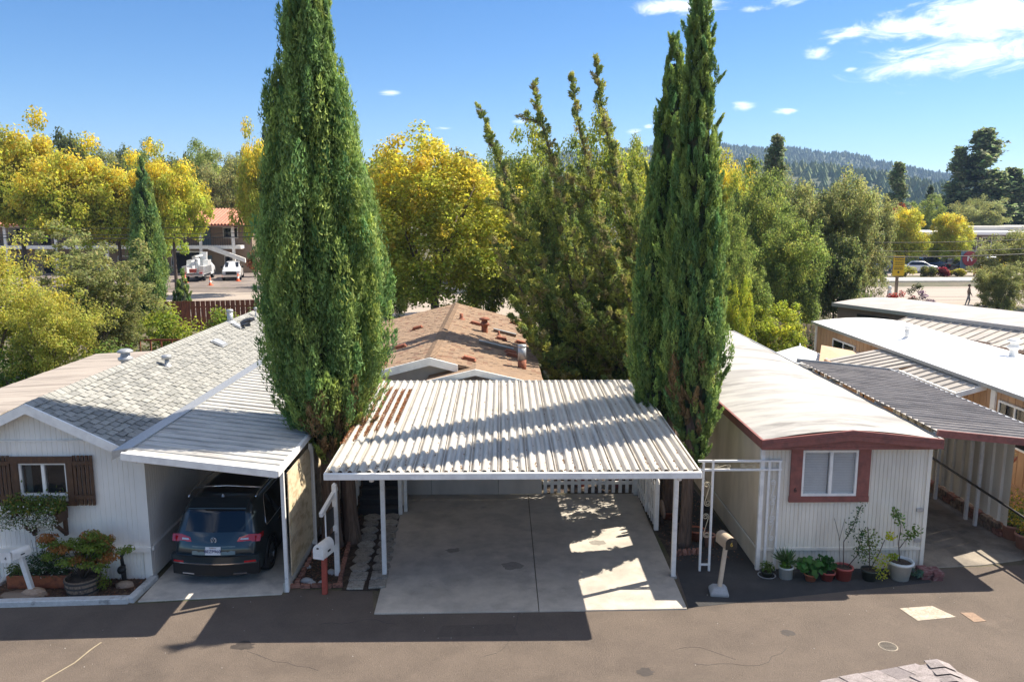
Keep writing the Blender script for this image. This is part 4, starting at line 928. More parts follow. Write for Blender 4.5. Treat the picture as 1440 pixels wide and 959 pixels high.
# ------------------------------------------------------------------ carport beside it
CC = thing('ribbed_carport', 'dark ribbed lean-to carport with maroon edge on the right of the off-white home', 'carport', (9.1, 15.7, 0))
ys = [15.98+.26*k for k in range(31)]
pan_roof(CC, 9.10, 3.05, 12.02, 2.74, ys, m_alum6, lip=.05)
b = MB(); b.bar((9.08, 15.95, 3.02), (12.04, 15.95, 2.71), .05, .15); b.build('front_fascia', m_redtrim, CC)
b = MB(); b.bar((9.12, 24.06, 3.03), (12.04, 24.06, 2.71), .05, .12); b.build('rear_fascia', m_galv, CC)
b = MB(); b.box(12.01, 15.93, 2.64, 12.07, 24.08, 2.76); b.build('side_gutter', m_galv, CC)
for y in (16.3, 18.3, 18.7, 20.1, 20.5, 23.5):
    b = MB(); b.box(11.50, y-.035, .02, 11.57, y+.035, 2.76); b.build('post', m_postw, CC)
for y in (16.2, 18.9, 21.6):
    b = MB(); b.bar((9.15, y, 2.94), (11.98, y, 2.64), .07, .10); b.build('beam', m_trim, CC)
SC = thing('ribbed_screen', 'pale ribbed metal privacy screen hanging along the right carport posts', 'screen', (11.6, 18.5, .4))
for k in range(14):
    y = 17.25+k*.40; q = MB(); q.sheet([(0, 0, 0), (0, .13, 0), (.045, .17, 0), (.045, .33, 0), (0, .37, 0), (0, .398, 0)], (0, 0, 2.28), None)
    link('screen_panel', q.mesh('screen_panel', m_offw), SC, (11.62, y, .42))
hr = thing('handrail', 'long dark handrail running along the ribbed screen down to the pots', 'handrail', (11.48, 18, 1))
b = MB(); b.tube([(11.45, 23.0, 1.22), (11.45, 17.0, .98), (11.52, 14.9, .85)], .028, 8); b.build('rail', m_blackm, hr)
for y, z in ((15.0, .86), (22.8, 1.2)):
    b = MB(); b.tube([(11.47, y, 0), (11.47, y, z)], .022, 6); b.build('upright', m_blackm, hr)
wl = thing('retaining_wall', 'low rough wall of old timber blocks under the ribbed screen', 'wall', (11.75, 19, 0))
for k in range(16):
    for j in range(2):
        b = MB(); y = 17.6+k*.36+j*.17; s = random.uniform(.26, .34); b.box(11.70, y, .01+j*.15, 11.70+s*.6, y+s, .14+j*.15); b.build('block', m_barrel if (k+j) % 3 else m_brick, wl, bevel=.01)

# ------------------------------------------------------------------ tan home with bright roof, awning
HD = thing('tan_house', 'tan board mobile home with glaring white roof and two pipes', 'house', (15, 24, 0))
rib_wall(HD, (13.35, 33.2), (13.35, 15), .55, 2.92, m_tan, .30, .04, .02, 1.22)
rib_wall(HD, (13.34, 33.2), (13.34, 15), .0, .50, m_tan, .30, .03, .02, 2.4, 'skirt_panel')
b = MB(); b.box(13.40, 15.05, 0, 16.95, 33.15, 2.92); b.build('body', m_tan, HD)
b = MB(); b.box(13.30, 15, .50, 13.36, 33.2, .55); b.build('trim_board', m_tan, HD)
cr7 = lambda x: 3.10-.16*abs((x-15.15)/1.9)**1.8
b = MB(); xs = np.linspace(13.2, 17.1, 15); b.add([(x, y, cr7(x)+.006*math.sin(y*1.7)) for y in np.linspace(14.9, 33.4, 30) for x in xs], [(j*15+i, j*15+i+1, (j+1)*15+i+1, (j+1)*15+i) for j in range(29) for i in range(14)], True); b.build('roof', m_roofw7, HD)
b = MB(); b.prism([(x, 14.92, cr7(x)-.02) for x in xs]+[(17.08, 14.92, 2.86), (13.22, 14.92, 2.86)], (0, 18.45, 0)); b.build('roof_edge', m_trim, HD)
b = MB(); b.box(13.17, 14.9, 2.85, 13.22, 33.4, 2.955); b.build('gutter', m_galv, HD)
b = MB(); b.box(13.30, 33.1, 0, 13.38, 33.24, 2.92); b.build('corner_board', m_trim, HD)
def side_window(parent, x, y0, y1, z0, z1, mfr, name='window'):
    w = bpy.data.objects.new(name, None); col.objects.link(w); w.parent = parent; w.location = Vector((x, y0, z0))-woff(parent)
    b = MB(); f = .05; ym = (y0+y1)/2
    for a in ((y0, z0, y1, z0+f), (y0, z1-f, y1, z1), (y0, z0+f, y0+f, z1-f), (y1-f, z0+f, y1, z1-f), (ym-.03, z0+f, ym+.03, z1-f)):
        b.box(x-.04, a[0], a[1], x+.02, a[2], a[3])
    b.build('frame', mfr, w)
    for a, c in ((y0+f, ym-.03), (ym+.03, y1-f)):
        q = MB(); q.box(x-.012, a, z0+f, x-.004, c, z1-f); q.build('pane', m_glassd, w)
    return w
side_window(HD, 13.33, 29.4, 31.4, 1.55, 2.55, m_trim)
side_window(HD, 13.33, 19.2, 20.6, 1.5, 2.6, m_trim)
b = MB(); b.box(13.27, 28.0, 1.85, 13.33, 28.2, 2.2); b.build('meter_box', m_trim, HD)
b = MB(); b.box(13.29, 20.75, .5, 13.34, 20.95, 2.9); b.build('door_post', m_trim, HD)
b = MB(); b.box(13.30, 17.3, .30, 13.335, 17.7, .45); b.build('skirt_vent', m_blackm, HD)
vent_pipe((14.55, 28.0, cr7(14.55)), 'round white vent pipe near the far end of the bright white roof', .35, .09, capr=1.25, m=m_trim)
turbine((16.2, 24.6, cr7(16.2)), 'white turbine vent in the middle of the bright white roof', 1.0, m_trim)
vent_pipe((15.2, 29.4, cr7(15.2)), 'tiny pipe stub beside the round vent on the bright roof', .08, .03, capr=1.4)
AW = thing('patio_awning', 'pale ribbed patio awning along the tan house with white sloping beam', 'awning', (12.4, 24, 2.5))
pan_roof(AW, 12.55, 2.62, 13.45, 2.88, [21.3+.40*k for k in range(9)], m_alum7, lip=.05)
pan_roof(AW, 11.35, 2.44, 13.45, 2.86, [24.5+.40*k for k in range(8)], m_alum7, lip=.05)
b = MB(); b.box(12.50, 21.3, 2.50, 12.56, 24.5, 2.64); b.build('edge_beam', m_trim, AW)
b = MB(); b.box(11.30, 24.5, 2.32, 11.36, 27.3, 2.46); b.build('edge_beam', m_tan, AW)
b = MB(); b.bar((12.52, 21.27, 2.57), (13.42, 21.27, 2.82), .05, .14); b.build('end_beam', m_trim, AW)
b = MB(); b.bar((11.33, 24.47, 2.38), (12.52, 24.47, 2.60), .05, .12); b.build('end_beam', m_trim, AW)
for k in range(15):
    b = MB(); y = 21.3+k*.405; b.box(13.42, y, 2.90, 13.50, y+.39, 2.965); b.build('flashing', m_galv, AW)
for y in (21.4, 22.6, 23.8, 24.6, 25.9, 27.2):
    x = 12.53 if y < 24.5 else 11.35; b = MB(); b.box(x-.03, y-.04, .02, x+.04, y+.04, 2.5); b.build('post', m_postw, AW)

# ------------------------------------------------------------------ taupe house set at an angle, behind
HE = thing('taupe_house', 'taupe lap-sided house with chalky low roof set at an angle behind the bright roof', 'house', (16.3, 38.5, 0))
a_ = Vector((.43, -.90, 0)).normalized(); p_ = Vector((.90, .43, 0)).normalized(); O = Vector((16.3, 38.5, 0))
ME = Matrix((a_, p_, Vector((0, 0, 1)))).transposed().to_4x4(); ME.translation = O
for k in range(20):
    b = MB(); z = .15+k*.145; b.add([ME@Vector(v) for v in ((.1, .10, z), (15, .10, z), (15, .13, z+.143), (.1, .13, z+.143), (.1, .13, z), (15, .13, z))], [(0, 1, 2, 3), (0, 4, 5, 1)]); b.build('lap_board', m_brown8, HE)
b = MB(); b.box(.12, .14, 0, 15, 4.4, 3.0, ME); b.build('body', m_brown8, HE)
b = MB(); xs2 = np.linspace(-.05, 4.65, 9); crE = lambda t: 3.28-.14*abs((t-2.3)/2.35)**1.6
b.prism([ME@Vector((-.1, t, crE(t))) for t in xs2]+[ME@Vector((-.1, 4.65, 3.0)), ME@Vector((-.1, -.05, 3.0))], (ME.to_3x3()@Vector((15.4, 0, 0)))); b.build('roof', m_roof8, HE)
b = MB(); b.box(-.12, -.09, 2.98, 15.3, -.04, 3.15, ME); b.build('gutter', m_galv, HE)
q = MB(); q.box(1.3, .04, 1.75, 3.0, .13, 2.75, ME); wE = q.build('window', m_blackm, HE); q = MB(); q.box(1.38, .02, 1.82, 2.92, .05, 2.68, ME); q.build('pane', m_glassd, wE)
AE = thing('grey_awning', 'grey ribbed awning along the angled taupe house behind the bright roof', 'awning', (18.5, 33, 2.6))
for k in range(30):
    s = 4.2+k*.42; q = MB(); w_ = 1.7 if s < 9 else 2.2
    q.sheet([ME@Vector(v) for v in ((s, -w_, 2.62), (s, -w_, 2.67), (s+.02, -w_, 2.67), (s+.02, -w_, 2.62), (s+.415, -w_, 2.62))], ME.to_3x3()@Vector((0, w_, .36))); q.build('roof_pan', m_alum7, AE)
b = MB(); b.bar(ME@Vector((4.2, -1.7, 2.58)), ME@Vector((9.0, -1.7, 2.58)), .05, .12); b.bar(ME@Vector((9, -2.2, 2.57)), ME@Vector((16.8, -2.2, 2.57)), .05, .12); b.build('edge_beam', m_galv, AE)
for s in (4.3, 6.5, 9, 12, 15):
    b = MB(); q0 = ME@Vector((s, -1.65, 0)); b.box(q0.x-.04, q0.y-.04, 0, q0.x+.04, q0.y+.04, 2.56); b.build('post', m_postw, AE)
o = thing('board_fence', 'pale tan board fence beyond the corner of the tan house', 'fence', (15.8, 41, 0))
q = MB(); q.box(0, 0, 0, .19, .03, 1.9); pmx = q.mesh('board', m_beige)
for k in range(18): link('board', pmx, o, (12.9+k*.2, 41.5-k*.13, 0))
for z in (.4, 1.5):
    b = MB(); b.bar((12.9, 41.56, z), (16.4, 39.3, z), .04, .09); b.build('rail', m_beige, o)
# patio umbrellas and lantern
um = thing('patio_umbrella', 'open white patio umbrella behind the chalky bowed roof', 'umbrella', (11.15, 29.2, 0))
for k in range(8):
    a0, a1 = 6.283*k/8, 6.283*(k+1)/8; c = Vector((11.15, 29.2, 0)); r = 1.25
    b = MB(); pa = c+Vector((math.cos(a0)*r, math.sin(a0)*r, 2.12)); pb = c+Vector((math.cos(a1)*r, math.sin(a1)*r, 2.12)); tp = c+Vector((0, 0, 2.62))
    b.add([tp, pa, pb, (pa+pb)/2+Vector((0, 0, .03)), pa-Vector((0, 0, .12)), pb-Vector((0, 0, .12))], [(0, 1, 3), (0, 3, 2), (1, 4, 5, 2)]); b.build('canopy_panel', m_umb, um)
b = MB(); b.tube([(11.15, 29.2, 0), (11.15, 29.2, 2.7)], .025, 8); b.build('pole', m_postw, um)
um = thing('shade_canopy', 'tan fabric shade canopy stretched beside the white patio umbrella', 'canopy', (12.2, 28, 0))
b = MB(); b.add([(11.0, 27.0, 2.25), (12.0, 29.3, 2.62), (13.2, 28.2, 2.5), (12.6, 27.4, 2.3), (12.1, 27.9, 2.50)], [(0, 3, 4), (3, 2, 4), (2, 1, 4), (1, 0, 4)]); b.build('fabric', m_umb2, um)
for p in ((11.03, 27.02), (12.0, 29.28), (13.2, 28.18)):
    b = MB(); b.tube([(*p, 0), (*p, 2.3)], .025, 6); b.build('pole', m_blackm, um)
ln = thing('wall_lantern', 'small dark hanging lantern under the corner of the patio awning', 'lantern', (11.55, 27.2, 2.1))
b = MB(); b.lathe((11.5, 27.0, 2.05), [(0, 0), (.07, .02), (.09, .16), (.03, .22), (.01, .3)], 8, False); b.build('cage', m_blackm, ln)
b = MB(); b.tube([(11.5, 27.0, 2.3), (11.5, 27.0, 2.46)], .008, 4); b.build('chain', m_blackm, ln)

# ------------------------------------------------------------------ shingled hip roof corner close to the camera
HF = thing('near_house', 'mauve shingled hip roof corner of the nearest house at the bottom edge', 'house', (4, 6, 0))
Pn = Vector((4.50, 7.53, 3.0)); un = Vector((-.964, -.266, 0)); vn = Vector((.30, -.954, 0)).normalized()
sl1 = Vector((un.y, -un.x, 0))*-1
sl1 = Vector((.266, -.964, 0)); upv = (sl1+Vector((0, 0, .26))).normalized()
E2 = Pn+Vector((.52, -.854, 0))*5
apex = Pn+sl1*3.0+un*1.8+Vector((0, 0, .78)); back = apex+un*5.0
A1 = Pn+un*7.5
b = MB(); b.add([Pn, A1, back, apex, E2], [(0, 3, 2, 1), (0, 4, 3)]); t = Vector((0, 0, -.12)); b.add([Pn, A1, A1+t, Pn+t, E2, E2+t], [(0, 1, 2, 3), (0, 3, 5, 4)]); b.build('roof', m_shN, HF)
hipd = (apex-Pn)
def okn(c):
    r = c-Pn; s = r.dot(un); q = r.dot(sl1); return s > q*.60+.06
shingles(HF, Pn+upv*2.6+Vector((0, 0, .004)), un, -upv, 5.5, 2.62, m_shN, e=.29, w=.235, th=.014, nobj=140, clipf=okn, gap=.012, m2=m_shN2, f2=.3)
q = MB()
for k in range(8):
    c0 = Pn+hipd*(k*.058-.008)+Vector((0, 0, .022)); c1 = Pn+hipd*((k+1)*.058+.012)+Vector((0, 0, .040)); sx = hipd.cross(Vector((0, 0, 1))).normalized()*.12
    b = MB(); dn = Vector((0, 0, -.035)); b.add([c0-sx+dn, c0, c0+sx+dn, c1+sx+dn, c1, c1-sx+dn, c0-sx+dn*1.6, c0+dn*.5, c0+sx+dn*1.6], [(0, 1, 4, 5), (1, 2, 3, 4), (6, 7, 1, 0), (7, 8, 2, 1)], False); b.build('hip_cap', m_shN, HF)
b = MB(); cpts = [Pn+un*.3-upv*0+sl1*.4, A1+sl1*.5-un*.3, A1+sl1*5, Pn+sl1*4.4+Vector((.9, 0, 0)), Pn+sl1*.45+Vector((.1, -.1, 0))]
b.prism([(p.x, p.y, 0) for p in cpts], (0, 0, 2.9)); b.build('wall', m_greyw, HF)

# ------------------------------------------------------------------ path, borders
pth = thing('paver_path', 'worn path of pebbled concrete pavers beside the driveway', 'path', (-3, 17, 0))
pmeshes = []
for sid in (6, 8, 4):
    q = MB(); r = .235; q.prism([(r*(1 if sid != 4 else 1.15)*math.cos(6.283*(k+.5)/sid), r*(1 if sid != 4 else 1.15)*math.sin(6.283*(k+.5)/sid), 0) for k in range(sid)], (0, 0, .045)); pmeshes.append(q.mesh('paver', m_paver, bevel=.012))
pr_ = random.Random(3)
for j in range(10):
    for i in range(2):
        y = 15.32+j*.405+i*.05; f_ = (y-15.1)/4; xl = -3.22-.30*f_*.9; w_ = .60-.0*f_
        k = 2 if j < 2 else (0 if pr_.random() < .5 else 1)
        o = link('paver', pmeshes[k], pth, (xl+.24+i*.44+.02*pr_.random()+.04*f_*i, y, .006+pr_.random()*.012), (pr_.uniform(-.02, .02), pr_.uniform(-.02, .02), pr_.uniform(-.1, .1) if k == 2 else pr_.random()*3), (pr_.uniform(.86, .97),)*2+(1,))
be = thing('brick_edging', 'low red brick edging round the soil bed by the cypress trunk', 'edging', (-3.8, 16, 0))
q = MB(); q.box(-.10, -.045, 0, .10, .045, .075); bm_ = q.mesh('brick', m_brick, bevel=.006)
for k in range(5): link('brick', bm_, be, (-4.22+k*.215, 15.30+pr_.uniform(-.02, .02), .0+pr_.uniform(0, .015)), (pr_.uniform(-.06, .06), pr_.uniform(-.05, .05), pr_.uniform(-.12, .12)))
for k in range(17):
    y = 15.42+k*.215; x = -3.32-.30*((y-15.3)/3.6)**.8; link('brick', bm_, be, (x, y, pr_.uniform(0, .012)), (0, pr_.uniform(-.08, .08), R(90)+.10+pr_.uniform(-.08, .08)))
for k in range(8): link('brick', bm_, be, (-4.20+pr_.uniform(-.03, .03), 15.5+k*.25, pr_.uniform(0, .01)), (0, pr_.uniform(-.1, .1), R(90)+pr_.uniform(-.2, .2)))
be = thing('scalloped_edging', 'small red scalloped brick edging at the foot of the right cypress trunk', 'edging', (4.1, 16.9, 0))
for k in range(6):
    q = MB(); q.lathe((3.86+k*.11, 16.72+.02*k, .0), [(.055, 0), (.055, .09), (.04, .13), (0, .14)], 8); q.build('brick', m_brick, be)
for i, (x, y, s) in enumerate(((-4.05, 15.55, .11), (-3.92, 15.42, .09), (-3.62, 15.95, .10), (-4.2, 16.2, .08), (-3.75, 15.5, .06))):
    b = MB(); b.lathe((x, y, 0), [(s, 0), (s*1.05, s*.4), (s*.6, s*.75), (0, s*.85)], 7, True, Matrix.Rotation(i*1.1, 3, 'Z')@Matrix.Diagonal((1.2, .8, 1)))
    b.build_top('garden_stone', m_cblock, (x, y, 0), ['largest pale stone in the soil bed by the shade screen post', 'pale stone tucked against the brick edging left of the red mailbox post', 'grey white stone lying behind the red mailbox post', 'farther small stone under the tan shade screen', 'smallest stone by the front corner of the brick edging'][i], 'stone', 'pale stones in the soil bed')

# ------------------------------------------------------------------ mailboxes, sign, trellis arch
def mailbox(name, label, foot, top, m_box, m_post, post_w, size, rz, base=None, num=None, front=None, group='mailboxes by the road'):
    o = thing(name, label, 'mailbox', foot, group); w, l, h = size; fx, fy, _ = foot; tx, ty, tz = top
    b = MB(); b.bar((fx, fy, .0), (tx, ty, tz), post_w, post_w, up=(0, 1, 0)); b.build('post', m_post, o, bevel=.004)
    M = Matrix.Translation((tx, ty, tz))@Matrix.Rotation(rz, 4, 'Z')
    prof = [(-w/2, 0), (w/2, 0), (w/2, h*.55)]+[(w/2*math.cos(t), h*.55+h*.45*math.sin(t)) for t in np.linspace(.2, 2.94, 9)]+[(-w/2, h*.55)]
    b = MB(); b.prism([M@Vector((x, -l/2, z)) for x, z in prof], M.to_3x3()@Vector((0, l, 0))); b.build('box', m_box, o)
    b = MB(); b.prism([M@Vector((x*1.05, -l/2-.014, z*1.03-.003)) for x, z in prof], M.to_3x3()@Vector((0, .014, 0))); d = b.build('door', front or m_box, o)
    b = MB(); b.box(-.02, -l/2-.035, h*.72, .02, -l/2-.014, h*.80, M); b.build('latch', m_blackm, d)
    b = MB(); b.box(w/2, -l*.1, h*.3, w/2+.012, l*.12, h*.42, M); b.build('flag', m_blackm, o)
    if num:
        q = M@Vector((0, -l/2-.018, h*.42)); text_obj('number', num, .12, m_gold, q, (R(90), 0, rz), o)
    if base: base(o)
    return o
mb_ = mailbox('mailbox', 'white rounded mailbox on a red wooden post by the left brick edging', (-3.56, 15.03, 0), (-3.56, 15.10, .80), m_trim, m_redpost, .10, (.22, .42, .30), R(-18), front=m_trim)
def blockbase(o):
    b = MB(); b.lathe((4.36, 14.95, 0), [(.25, 0), (.26, .06), (.17, .15), (0, .16)], 4, False, Matrix.Rotation(.65, 3, 'Z')@Matrix.Diagonal((1, 1, 1))); b.build('block_base', m_cblock, o, bevel=.015)
mailbox('mailbox', 'tan and black mailbox numbered 6 on a leaning cream post in a concrete block', (4.36, 14.95, .08), (4.47, 14.97, 1.02), mat('tan_box', (.42, .33, .24), .6, .08, 6), mat('cream_post', (.56, .48, .38), .7, .08, 5), .075, (.23, .42, .23), R(12), blockbase, '6', m_black)
def rockbase(o):
    b = MB(); b.lathe((-9.38, 15.06, .02), [(.20, 0), (.19, .06), (.10, .12), (0, .13)], 7, False, Matrix.Diagonal((1.3, .8, 1))); b.build('stone_foot', m_stone, o)
mailbox('mailbox', 'white mailbox on a leaning white post in a tan stone at the far left bed', (-9.40, 15.08, .05), (-9.54, 15.02, .84), m_trim, m_postw, .09, (.14, .34, .18), R(-28), rockbase)
b = MB(); b.box(-9.80, 14.80, .80, -9.60, 14.82, 1.0); o = b.build_top('number_plate_sign', m_trim, (-9.7, 14.81, .8), 'small square white number board in front of the far left mailbox', 'sign'); 
text_obj('number', '4', .09, m_inkb, (-9.70, 14.797, .89), (R(90), 0, 0), o)
b = MB(); b.bar((-9.62, 14.84, .85), (-9.53, 15.0, .84), .03, .03); b.build('bracket', m_postw, o)
sg = thing('sign_post', 'white wooden sign post with side arm and hanging dark panels beside the path', 'sign', (-3.47, 15.85, 0))
b = MB(); b.box(-3.52, 15.80, 0, -3.42, 15.90, 2.0); b.lathe((-3.47, 15.85, 2.0), [(.07, 0), (.0, .05)], 4, False, Matrix.Rotation(.785, 3, 'Z')); b.build('post', m_postw, sg, bevel=.006)
b = MB(); b.bar((-3.47, 16.02, 1.86), (-3.60, 15.12, 1.62), .07, .09); b.build('arm', m_postw, sg)
for i, (za_, zb_) in enumerate(((1.15, 1.55), (.72, 1.02))):
    b = MB(); b.prism([(-3.565, 15.35, za_), (-3.50, 15.78, za_), (-3.50, 15.78, zb_), (-3.565, 15.35, zb_)], (.015, 0, 0)); pn = b.build('hanging_panel', m_black, sg)
    b = MB(); b.tube([(-3.535, 15.55, zb_), (-3.53, 15.55, 1.7)], .006, 4); b.build('hook', m_blackm, pn)
b = MB(); b.box(-3.57, 15.30, .65, -3.545, 15.33, 1.66); b.build('strip', m_postw, sg)
ar = thing('trellis_arch', 'white iron trellis arch with scrolls between the carport and the off-white house', 'trellis', (4.3, 15.95, 0))
for x in (4.22, 4.42, 5.60): 
    b = MB(); b.box(x-.022, 15.93, .0, x+.022, 15.974, 2.46 if x > 4.3 else 2.40); b.build('upright', m_postw, ar)
b = MB(); b.box(5.80, 15.93, .0, 5.844, 15.974, 2.44); b.build('upright', m_postw, ar)
for z in (2.42, 2.23):
    b = MB(); b.box(4.10, 15.925, z, 5.86, 15.97, z+.04); b.build('crossbar', m_postw, ar)
for xa, xb in ((4.22, 4.42), (5.60, 5.82)):
    b = MB(); b.box(xa, 15.935, .13, xb, 15.965, .17); b.build('bottom_bar', m_postw, ar)
def scroll(c, s, flip=1, vert=True):
    cx, cz = -.012*s, .150*s; up = []
    for k in range(24):
        t = k/23; a = math.radians(560*(1-t)); r = .012*s+.040*s*t; up.append((cx+r*math.cos(a), cz+r*math.sin(a)))
    pts = up+[(-x, -z) for x, z in up[::-1]]
    b = MB(); b.tube([Vector(c)+(Vector((x*flip, 0, z)) if vert else Vector((z, 0, x*flip))) for x, z in pts], .008, 5)
    return b
for z in (1.72, 1.02): scroll((4.32, 15.95, z), 1.35).build('scroll', m_scroll, ar)
for z in (1.8, 1.35, .9): scroll((5.71, 15.95, z), 1.1).build('scroll', m_postw, ar)
for x in (4.62, 5.15): scroll((x, 15.95, 2.33), .8, 1, False).build('scroll', m_scroll, ar)

# ------------------------------------------------------------------ pots and small plants
def pot(loc, label, r, h, m, kind, taper=.72, group=None, rim=True, name='potted_plant', cat='potted plant', sq=16):
    x, y, z = loc; o = thing(name, label, cat, loc, group)
    b = MB(); b.lathe(loc, [(0, 0), (r*taper, 0), (r*.96, h*.86), (r*(1.06 if rim else 1), h*.86), (r*(1.06 if rim else 1), h), (r*.93, h), (r*.90, h*.88)], sq); b.build('pot', m, o)
    b = MB(); b.lathe(loc, [(r*.91, h*.86), (0, h*.9)], 14); b.build('soil', m_soil, o)
    return o
def fol(parent, P, size, c, N=None, asp=.6, m=None, T=None, name='foliage', hv=.18):
    n = len(P); N = unit(n) if N is None else N
    cc = jit(c, n, hv) if np.ndim(c) == 1 else c
    return link(name, leaf_mesh(name, np.asarray(P, float), N, size, cc, m or m_leaf, T=T, asp=asp, offs=woff(parent)), parent)
def ball(c, r3, n): return np.array(c)+unit(n)*(rng.random(n)**.5)[:, None]*np.array(r3)
p = pot((5.58, 15.70, 0), 'small dark saucer pot of low green herbs at the corner of the off-white house', .13, .12, m_gpot, 0); fol(p, ball((5.58, 15.70, .2), (.16, .15, .13), 260), .05, (.13, .20, .05))
b = MB(); b.lathe((5.58, 15.70, 0), [(.17, .03), (.19, .03), (.16, .0)], 16, False); b.build('saucer', m_cblock, p)
p = pot((5.95, 15.62, 0), 'round white pot of spiky strap leaves second along the house wall', .15, .26, m_wpot, 0, .9)
n = 150; th = rng.random(n)*6.28; el = rng.uniform(.3, 1.35, n); D = np.stack([np.cos(th)*np.cos(el), np.sin(th)*np.cos(el), np.sin(el)], 1); Lf = rng.uniform(.18, .42, n)
q = rng.normal(size=(n, 3)); N = np.cross(D, q); N /= np.linalg.norm(N, axis=1, keepdims=True)
fol(p, np.array((5.95, 15.62, .30))+D*Lf[:, None]*.5, Lf, (.10, .17, .07), N, .10, T=D); fol(p, ball((5.90, 15.55, .32), (.13, .1, .1), 120), .07, (.17, .30, .06))
p = pot((6.42, 15.48, 0), 'low terracotta pot overflowing with broad heart-shaped leaves', .13, .16, m_terra, 0)
n = 62; P = ball((6.42, 15.50, .30), (.30, .22, .22), n); N = unit(n)*.5+np.array((0, -.5, .8)); N /= np.linalg.norm(N, axis=1, keepdims=True); fol(p, P, .16, (.10, .24, .06), N, .9)
b = MB()
for k in range(9): b.tube([(6.42, 15.48, .14), tuple(P[k])], .006, 4)
b.build('stems', m_bark2, p)
p = pot((6.78, 15.50, 0), 'angular red pot packed with dark glossy leaves', .17, .20, m_redpot, 0, .65, sq=6); n = 110; P = ball((6.74, 15.52, .34), (.24, .2, .2), n); fol(p, P, .11, (.045, .12, .035), asp=.85)
def sapling(parent, base, stems, leafc, nleaf, lsize, spread=.05, droop=0):
    b = MB(); Ps = []
    nleaf = int(nleaf*1.7)
    for pts, r, a, e, _u in stems:
        b.tube(pts, [r*(1-.6*i/(len(pts)-1)) for i in range(len(pts))], 5)
        pv = [Vector(q) for q in pts]
        for k in range(nleaf):
            t = (a+(e-a)*random.random())*(len(pv)-1); i = min(int(t), len(pv)-2); q = pv[i].lerp(pv[i+1], t-i)
            Ps.append(q+Vector((random.gauss(0, spread), random.gauss(0, spread), random.gauss(0, spread)-droop)))
    b.build('stems', m_bark2, parent); return fol(parent, np.array(Ps), lsize, leafc, asp=.55)
p = pot((7.13, 15.55, 0), 'round red pot with two thin tall twigs and sparse dark leaves', .19, .28, m_redpot, 0, .8)
sapling(p, 0, [([(7.13, 15.55, .25), (7.12, 15.6, .8), (7.30, 15.6, 1.15), (7.42, 15.55, 1.62)], .012, .45, 1, 1), ([(7.2, 15.55, .25), (7.38, 15.5, .55), (7.42, 15.5, .95), (7.44, 15.5, 1.05)], .012, .25, 1, 1)], (.05, .11, .035), 75, .055, .05)
b = MB(); b.tube([(7.08, 15.6, .25), (7.02, 15.62, .9), (6.9, 15.62, 1.3)], .006, 4); b.tube([(7.03, 15.62, .8), (7.12, 15.62, 1.3)], .005, 4); b.build('bare_twig', m_bark2, p)
p = pot((7.66, 15.50, 0), 'dark bushy potted shrub with yellowing leaves between the red and pale pots', .17, .24, m_gpot, 0)
C = jit((.13, .18, .05), 420); C[:150] = jit((.42, .44, .06), 150); P = np.vstack([ball((7.85, 15.40, .35), (.20, .15, .32), 150), ball((7.60, 15.5, .75), (.28, .18, .45), 270)]); fol(p, P, .06, C)
b = MB(); b.tube([(7.66, 15.5, .2), (7.62, 15.5, .7), (7.55, 15.5, 1.15)], .010, 5); b.tube([(7.66, 15.5, .2), (7.8, 15.45, .6), (7.9, 15.45, .9)], .009, 5); b.build('stems', m_bark2, p)
p = pot((8.32, 15.55, 0), 'large pale blue-white tapered pot with a young lanky citrus tree', .25, .40, m_wpot, 0, .72)
sapling(p, 0, [([(8.30, 15.55, .38), (8.22, 15.5, .8), (8.24, 15.5, 1.2), (8.10, 15.5, 1.5)], .014, .7, 1, 1), ([(8.25, 15.5, .7), (8.4, 15.45, 1.0), (8.56, 15.4, 1.15)], .009, .3, 1, 1)], (.14, .22, .06), 60, .075, .06)
fol(p, ball((8.10, 15.45, .52), (.14, .1, .09), 60), .075, (.30, .38, .05)); fol(p, ball((8.0, 15.45, .98), (.12, .1, .1), 45), .075, (.45, .48, .05))
p = thing('succulent_plant', 'grey green succulent beside the maroon step box', 'plant', (8.66, 15.52, 0)); n = 60; th = rng.random(n)*6.28; D = np.stack([np.cos(th)*.7, np.sin(th)*.7, rng.uniform(.1, .9, n)], 1); fol(p, np.array((8.66, 15.50, .08))+D*.12, .14, (.12, .20, .15), asp=.5, T=D)
o = thing('step_box', 'low maroon paving blocks stacked against the house corner', 'blocks', (8.95, 15.6, 0))
for k, (x, y, z) in enumerate(((8.84, 15.62, 0), (9.06, 15.56, 0), (8.86, 15.60, .10), (9.07, 15.54, .10))):
    b = MB(); b.box(x-.105, y-.16, z, x+.105, y+.17, z+.095, Matrix.Translation((0, 0, 0))); b.build('block', mat('maroon_block', (.17, .07, .07), .9, .2, 10, c2=(.26, .17, .16)) if k == 0 else MATS['maroon_block'], o, bevel=.01)
